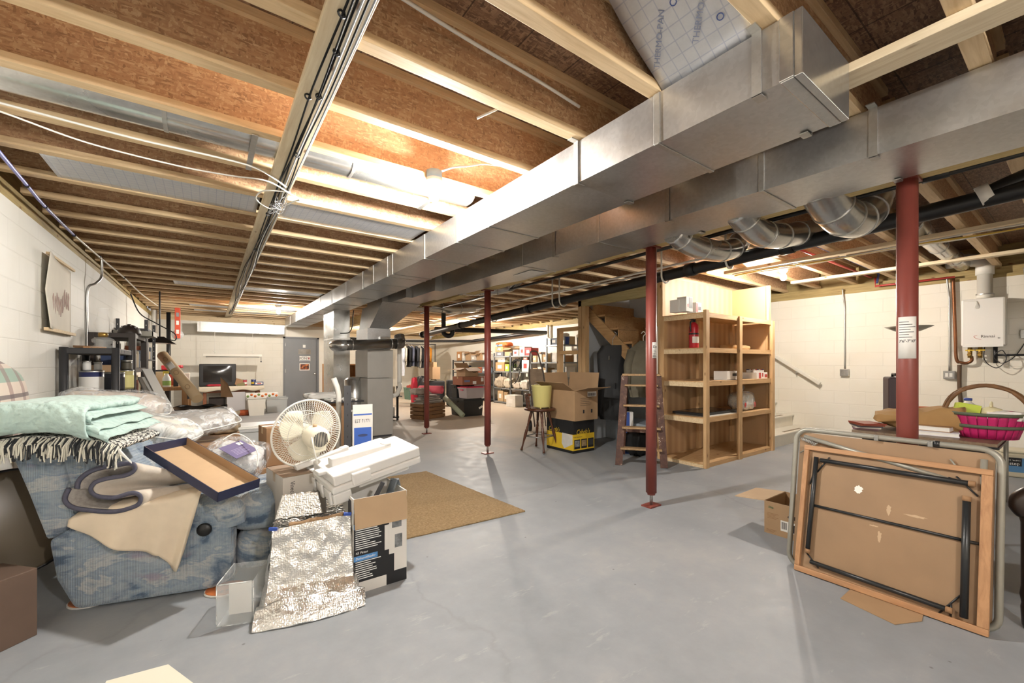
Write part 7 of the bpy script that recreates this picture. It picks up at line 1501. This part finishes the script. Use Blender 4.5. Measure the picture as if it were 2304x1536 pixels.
# cables on the furring board
M_cbk = flat('black_cable', '#161618', .65, 0, 0, 5, 0, Specular_IOR_Level=.2); M_cwh = flat('white_cable', '#dfdcd4', .45); M_cgy = flat('grey_cable', '#9a9c9e', .4)
for i in range(5):
    x = .375+.014*i; rr = random.Random(40+i)
    pts = [(x+rr.uniform(-.008, .008)+(.03*sin(y*.7+i) if y > 6 else .006*sin(y*3+i)), y, ZJ-.032-.004*(i % 2)-.006*rr.random()) for y in [-1+.6*k_ for k_ in range(23)]]
    solo('coax_cable', B().tube(bez(pts, 4), .0042, 6), M_cgy if i == 3 else M_cbk, ['black cable nearest the block wall on the cable board', 'second black cable on the cable board', 'third black cable on the cable board', 'grey cable among the black ones on the cable board', 'black cable nearest the duct on the cable board'][i], 'cable')
solo('white_cable', B().tube(bez([(.45, y, ZJ-.03-.004*sin(y)) for y in [-1+1.1*k_ for k_ in range(13)]], 4), .004, 6), M_cgy, 'thin pale cable along the duct side edge of the cable board', 'cable')
for i, (x, y) in enumerate(((.37, 1.52), (.40, 1.72), (.42, 1.35), (.40, 2.05), (.36, 2.08), (.41, 2.7), (.38, 3.9), (.40, 5.2))):
    q = thing('cable_clamp', 'black cable clamp on the cable board, %s from the near end' % ordinal(i+1), 'clamp', (x, y, ZJ-.05), .2, 'clamps on the cable board'); part('loop', B().tube([(.012*cos(2*pi*j/10), 0, .012+.012*sin(2*pi*j/10)) for j in range(10)], .004, 5, closed=True), M_blackp, q); part('nail', B().cyl((.012, 0, .004), (.012, 0, .03), .003, n=6), M_str, q)
solo('white_cable', B().tube(bez([(-1.1, 3.0, 2.488), (-.81, 3.03, 2.488), (-.34, 3.07, 2.486), (.0, 3.06, 2.486), (.21, 3.06, 2.48), (.33, 3.12, 2.465), (.42, 3.2, 2.45)], 8), .006, 8), M_cwh, 'white cable crossing the joists from the block wall, the straighter one', 'cable')
solo('white_cable', B().tube(bez([(-1.1, 3.02, 2.488), (-.83, 3.13, 2.486), (-.55, 3.28, 2.484), (-.16, 3.32, 2.48), (.1, 3.24, 2.46), (.30, 3.14, 2.44), (.45, 3.25, 2.43), (.52, 3.32, 2.43), (.50, 3.42, 2.44), (.38, 3.62, 2.42), (.27, 3.5, 2.43), (.30, 3.3, 2.43), (.45, 3.22, 2.43)], 8), .005, 8), M_cwh, 'white cable sagging across the joists to a loop under the cable board', 'cable')
b = B(); rr = random.Random(77); b.tube(bez([(.40+rr.uniform(-.05, .05), 3.45+rr.uniform(-.12, .2), 2.41+rr.uniform(-.03, .03)) for i in range(26)], 4), .0022, 5); solo('wire_tangle', b, M_cgy, 'tangle of thin pale wires under the cable board at the loop', 'wire')
M_cpb = flat('violet_hose', '#8c8fd0', .25)
hz_ = thing('air_hose', 'violet and clear hose strung along the joists beside the block wall', 'hose', (-.9, 4, 2.45)); hp_ = [(-.90, 2.7, 2.45), (-.95, 3.3, 2.455), (-.97, 3.64, 2.452), (-1.0, 4.2, 2.455), (-1.02, 4.68, 2.452), (-1.03, 5.57, 2.455)]; part('hose_run', B().tube(bez(hp_, 8), .011, 8), M_cpb, hz_, w=True)
part('hose_run', B().tube(bez([(-1.03, 5.57, 2.455), (-1.0, 6.5, 2.445), (-.97, 7.9, 2.455), (-.94, 9.5, 2.44), (-.85, 11.0, 2.42)], 8), .009, 8), flat('clear_hose', '#d6d0c2', .3), hz_, w=True)
for x, y in ((-1.0, 4.2), (-1.02, 4.68), (-1.03, 5.57), (-1.0, 6.5), (-.97, 7.9)): part('tie', B().cyl((x, y-.01, 2.452), (x, y+.01, 2.452), .015, n=8), M_blk, hz_, w=True)
solo('white_cable', B().tube(bez([(.55, 1.55, 2.66), (.9, 1.58, 2.655), (1.3, 1.6, 2.65), (1.62, 1.62, 2.64)], 6), .008, 6), M_cwh, 'doubled pale cable along a joist web near the capped duct', 'cable')
solo('white_cable', B().tube(bez([(1.24, 2.5, 2.52), (1.30, 2.44, 2.54), (1.38, 2.42, 2.56), (1.5, 2.40, 2.60), (1.66, 2.38, 2.62)], 6), .006, 6), M_cwh, 'white cable running from the main bulb box to the duct', 'cable')
solo('loose_rod', B().cyl((1.12, 1.86, 2.52), (1.28, 1.70, 2.60), .006, n=8), M_pvc, 'thin clear rod poking down between joists near the duct', 'rod')
# drain and gas pipes on the stair side
def zdr(y): return 2.34-.043*y
dp = thing('drain_pipe', 'long black plastic drain pipe sloping along the timber beam', 'pipe', (4.1, 3, 2.2)); ysd = [-1, .2, .6, 2.3, 5, 7.5, 9.2]
part('pipe_run', B().tube([(4.08, y, zdr(y)) for y in ysd], .057, 18), M_blk, dp, w=True)
for y in (1.55, 2.45, 5.2, 7.4): part('coupling', B().cyl((4.08, y-.05, zdr(y)+.002), (4.08, y+.05, zdr(y)-.002), .068, n=18), M_blk, dp, w=True)
part('branch_pipe', B().tube(bez([(4.08, .45, zdr(.45)), (4.1, .25, 2.40), (4.2, .0, 2.48), (4.4, -.3, 2.50)], 6), .055, 16), M_blk, dp, w=True); part('wye_collar', B().cyl((4.082, .43, zdr(.43)+.012), (4.084, .37, zdr(.37)+.03), .072, n=18), M_paper, dp, w=True)
part('trap_bend', B().tube(bez([(4.1, 8.2, 2.45), (4.1, 8.2, 2.1), (4.1, 8.2, 1.93), (4.16, 8.15, 1.86), (4.24, 8.1, 1.88), (4.26, 8.08, 2.0)], 6), .05, 14), M_blk, dp, w=True); part('pipe_end', B().cyl((4.08, 9.2, zdr(9.2)), (4.08, 9.28, zdr(9.28)), .075, n=18), M_blk, dp, w=True)
for i, y in enumerate((.75, 2.05, 2.75, 4.4, 4.55, 6.2)):
    q = thing('pipe_hanger', 'white hook hanging the black drain pipe from the joists, %s from the near end' % ordinal(i+1), 'hook', (4.08, y, zdr(y)), 0, 'hooks on the drain pipe'); pts = [(-.075, 0, ZJ-zdr(y))]+[(.075*cos(a), 0, .075*sin(a)) for a in [pi+pi*1.25*j/10 for j in range(11)]]; part('strap', B().tube(pts, .011, 6), M_pvc, q)
gpz = 2.42
gp = thing('gas_pipe', 'thin black iron gas pipe running parallel to the timber beam', 'pipe', (3.6, 3, gpz)); part('pipe_run', B().cyl((3.62, -1, gpz), (3.62, 8.3, gpz-.1), .017, n=10), M_blk, gp, w=True); part('tee', B().cyl((3.62, .5, gpz-.01), (3.62, .62, gpz-.012), .03, n=12), M_blk, gp, w=True)
solo('drain_pipe', B().cyl((4.1, 8.6, 2.03), (7.6, 8.9, 2.12), .055, n=14), M_blk, 'black drain pipe crossing to the wall above the steel shelves', 'pipe')
solo('drain_pipe', B().tube([(3.5, 16.5, 2.22), (6.5, 16.3, 2.18), (7.9, 13.5, 2.1), (7.95, 9.8, 2.2)], .05, 12), M_blk, 'farthest black pipe hugging the wall above the clothes and shelves', 'pipe')
solo('pex_pipe', B().cyl((4.5, 2.4, 2.44), (4.5, 9, 2.36), .014, n=8), M_pvc, 'thin pale water pipe beside the black drain pipe', 'pipe')
solo('pex_pipe', B().cyl((4.75, 1.0, 2.44), (4.62, 6.5, 2.42), .012, n=8), M_pvc, 'second thin pale pipe near the header of the stair closet', 'pipe')
for i, (x, c, m) in enumerate(((5.66, 'yellow cable along the furring board near the wooden shelving', flat('yellow_cable', '#c9a94a', .5)), (5.60, 'tan cable beside the yellow one near the wooden shelving', M_cwh), (5.72, 'white cable sagging beside the yellow one near the wooden shelving', M_cwh))):
    rr = random.Random(60+i); solo('house_cable', B().tube(bez([(x+rr.uniform(-.03, .03), -1+.42*k_, ZJ-.055-.03*rr.random()) for k_ in range(10)], 5), .008, 6), m, c, 'cable')
# round branch ducts turning off the trunk duct
def rdu(name, label, pts, r, ends=None):
    t = thing(name, label, 'duct', pts[0]); P_ = bez(pts, 6); part('duct_run', B().tube(P_, r, 24), M_duct2, t, w=True)
    for i in range(3, len(P_)-1, 5):
        d = (P_[i+1]-P_[i-1]).normalized(); part('crimp_ring', B().cyl(P_[i]-d*.006, P_[i]+d*.006, r+.005, n=24), M_cleat, t, w=True)
rdu('round_duct', 'large round silver elbow duct beside the near red post', [(3.0, 1.0, 2.42), (3.22, .99, 2.30), (3.42, .97, 2.235), (3.64, .95, 2.25), (3.82, .93, 2.36), (3.90, .92, 2.52), (3.92, .92, 2.70)], .118)
rdu('round_duct', 'round silver duct next to the big elbow duct, running to the heater wall', [(3.0, 1.46, 2.34), (3.3, 1.45, 2.235), (3.6, 1.44, 2.25), (3.95, 1.43, 2.33), (4.5, 1.42, 2.46), (5.2, 1.42, 2.58)], .095)
rdu('round_duct', 'shorter round silver duct farthest from the near post', [(3.0, 1.95, 2.30), (3.25, 1.93, 2.23), (3.6, 1.91, 2.235), (3.85, 1.90, 2.30), (4.0, 1.90, 2.42), (4.05, 1.90, 2.60)], .09)
rdu('round_duct', 'white wrapped round duct between joists over the heater wall', [(5.3, .98, 2.58), (6.2, 1.0, 2.57), (7.4, 1.0, 2.57), (8.1, 1.0, 2.57)], .085)
rdu('round_duct', 'silver round duct under the joists beyond the second far post', [(2.9, 5.5, 2.36), (3.2, 5.45, 2.36), (3.5, 5.3, 2.38), (3.65, 5.1, 2.42), (3.7, 4.95, 2.52)], .085)
rdu('round_duct', 'silver duct over the furnace reaching past the far post', [(2.8, 7.3, 2.33), (3.4, 7.3, 2.33), (4.0, 7.5, 2.36), (4.6, 7.6, 2.45)], .1)
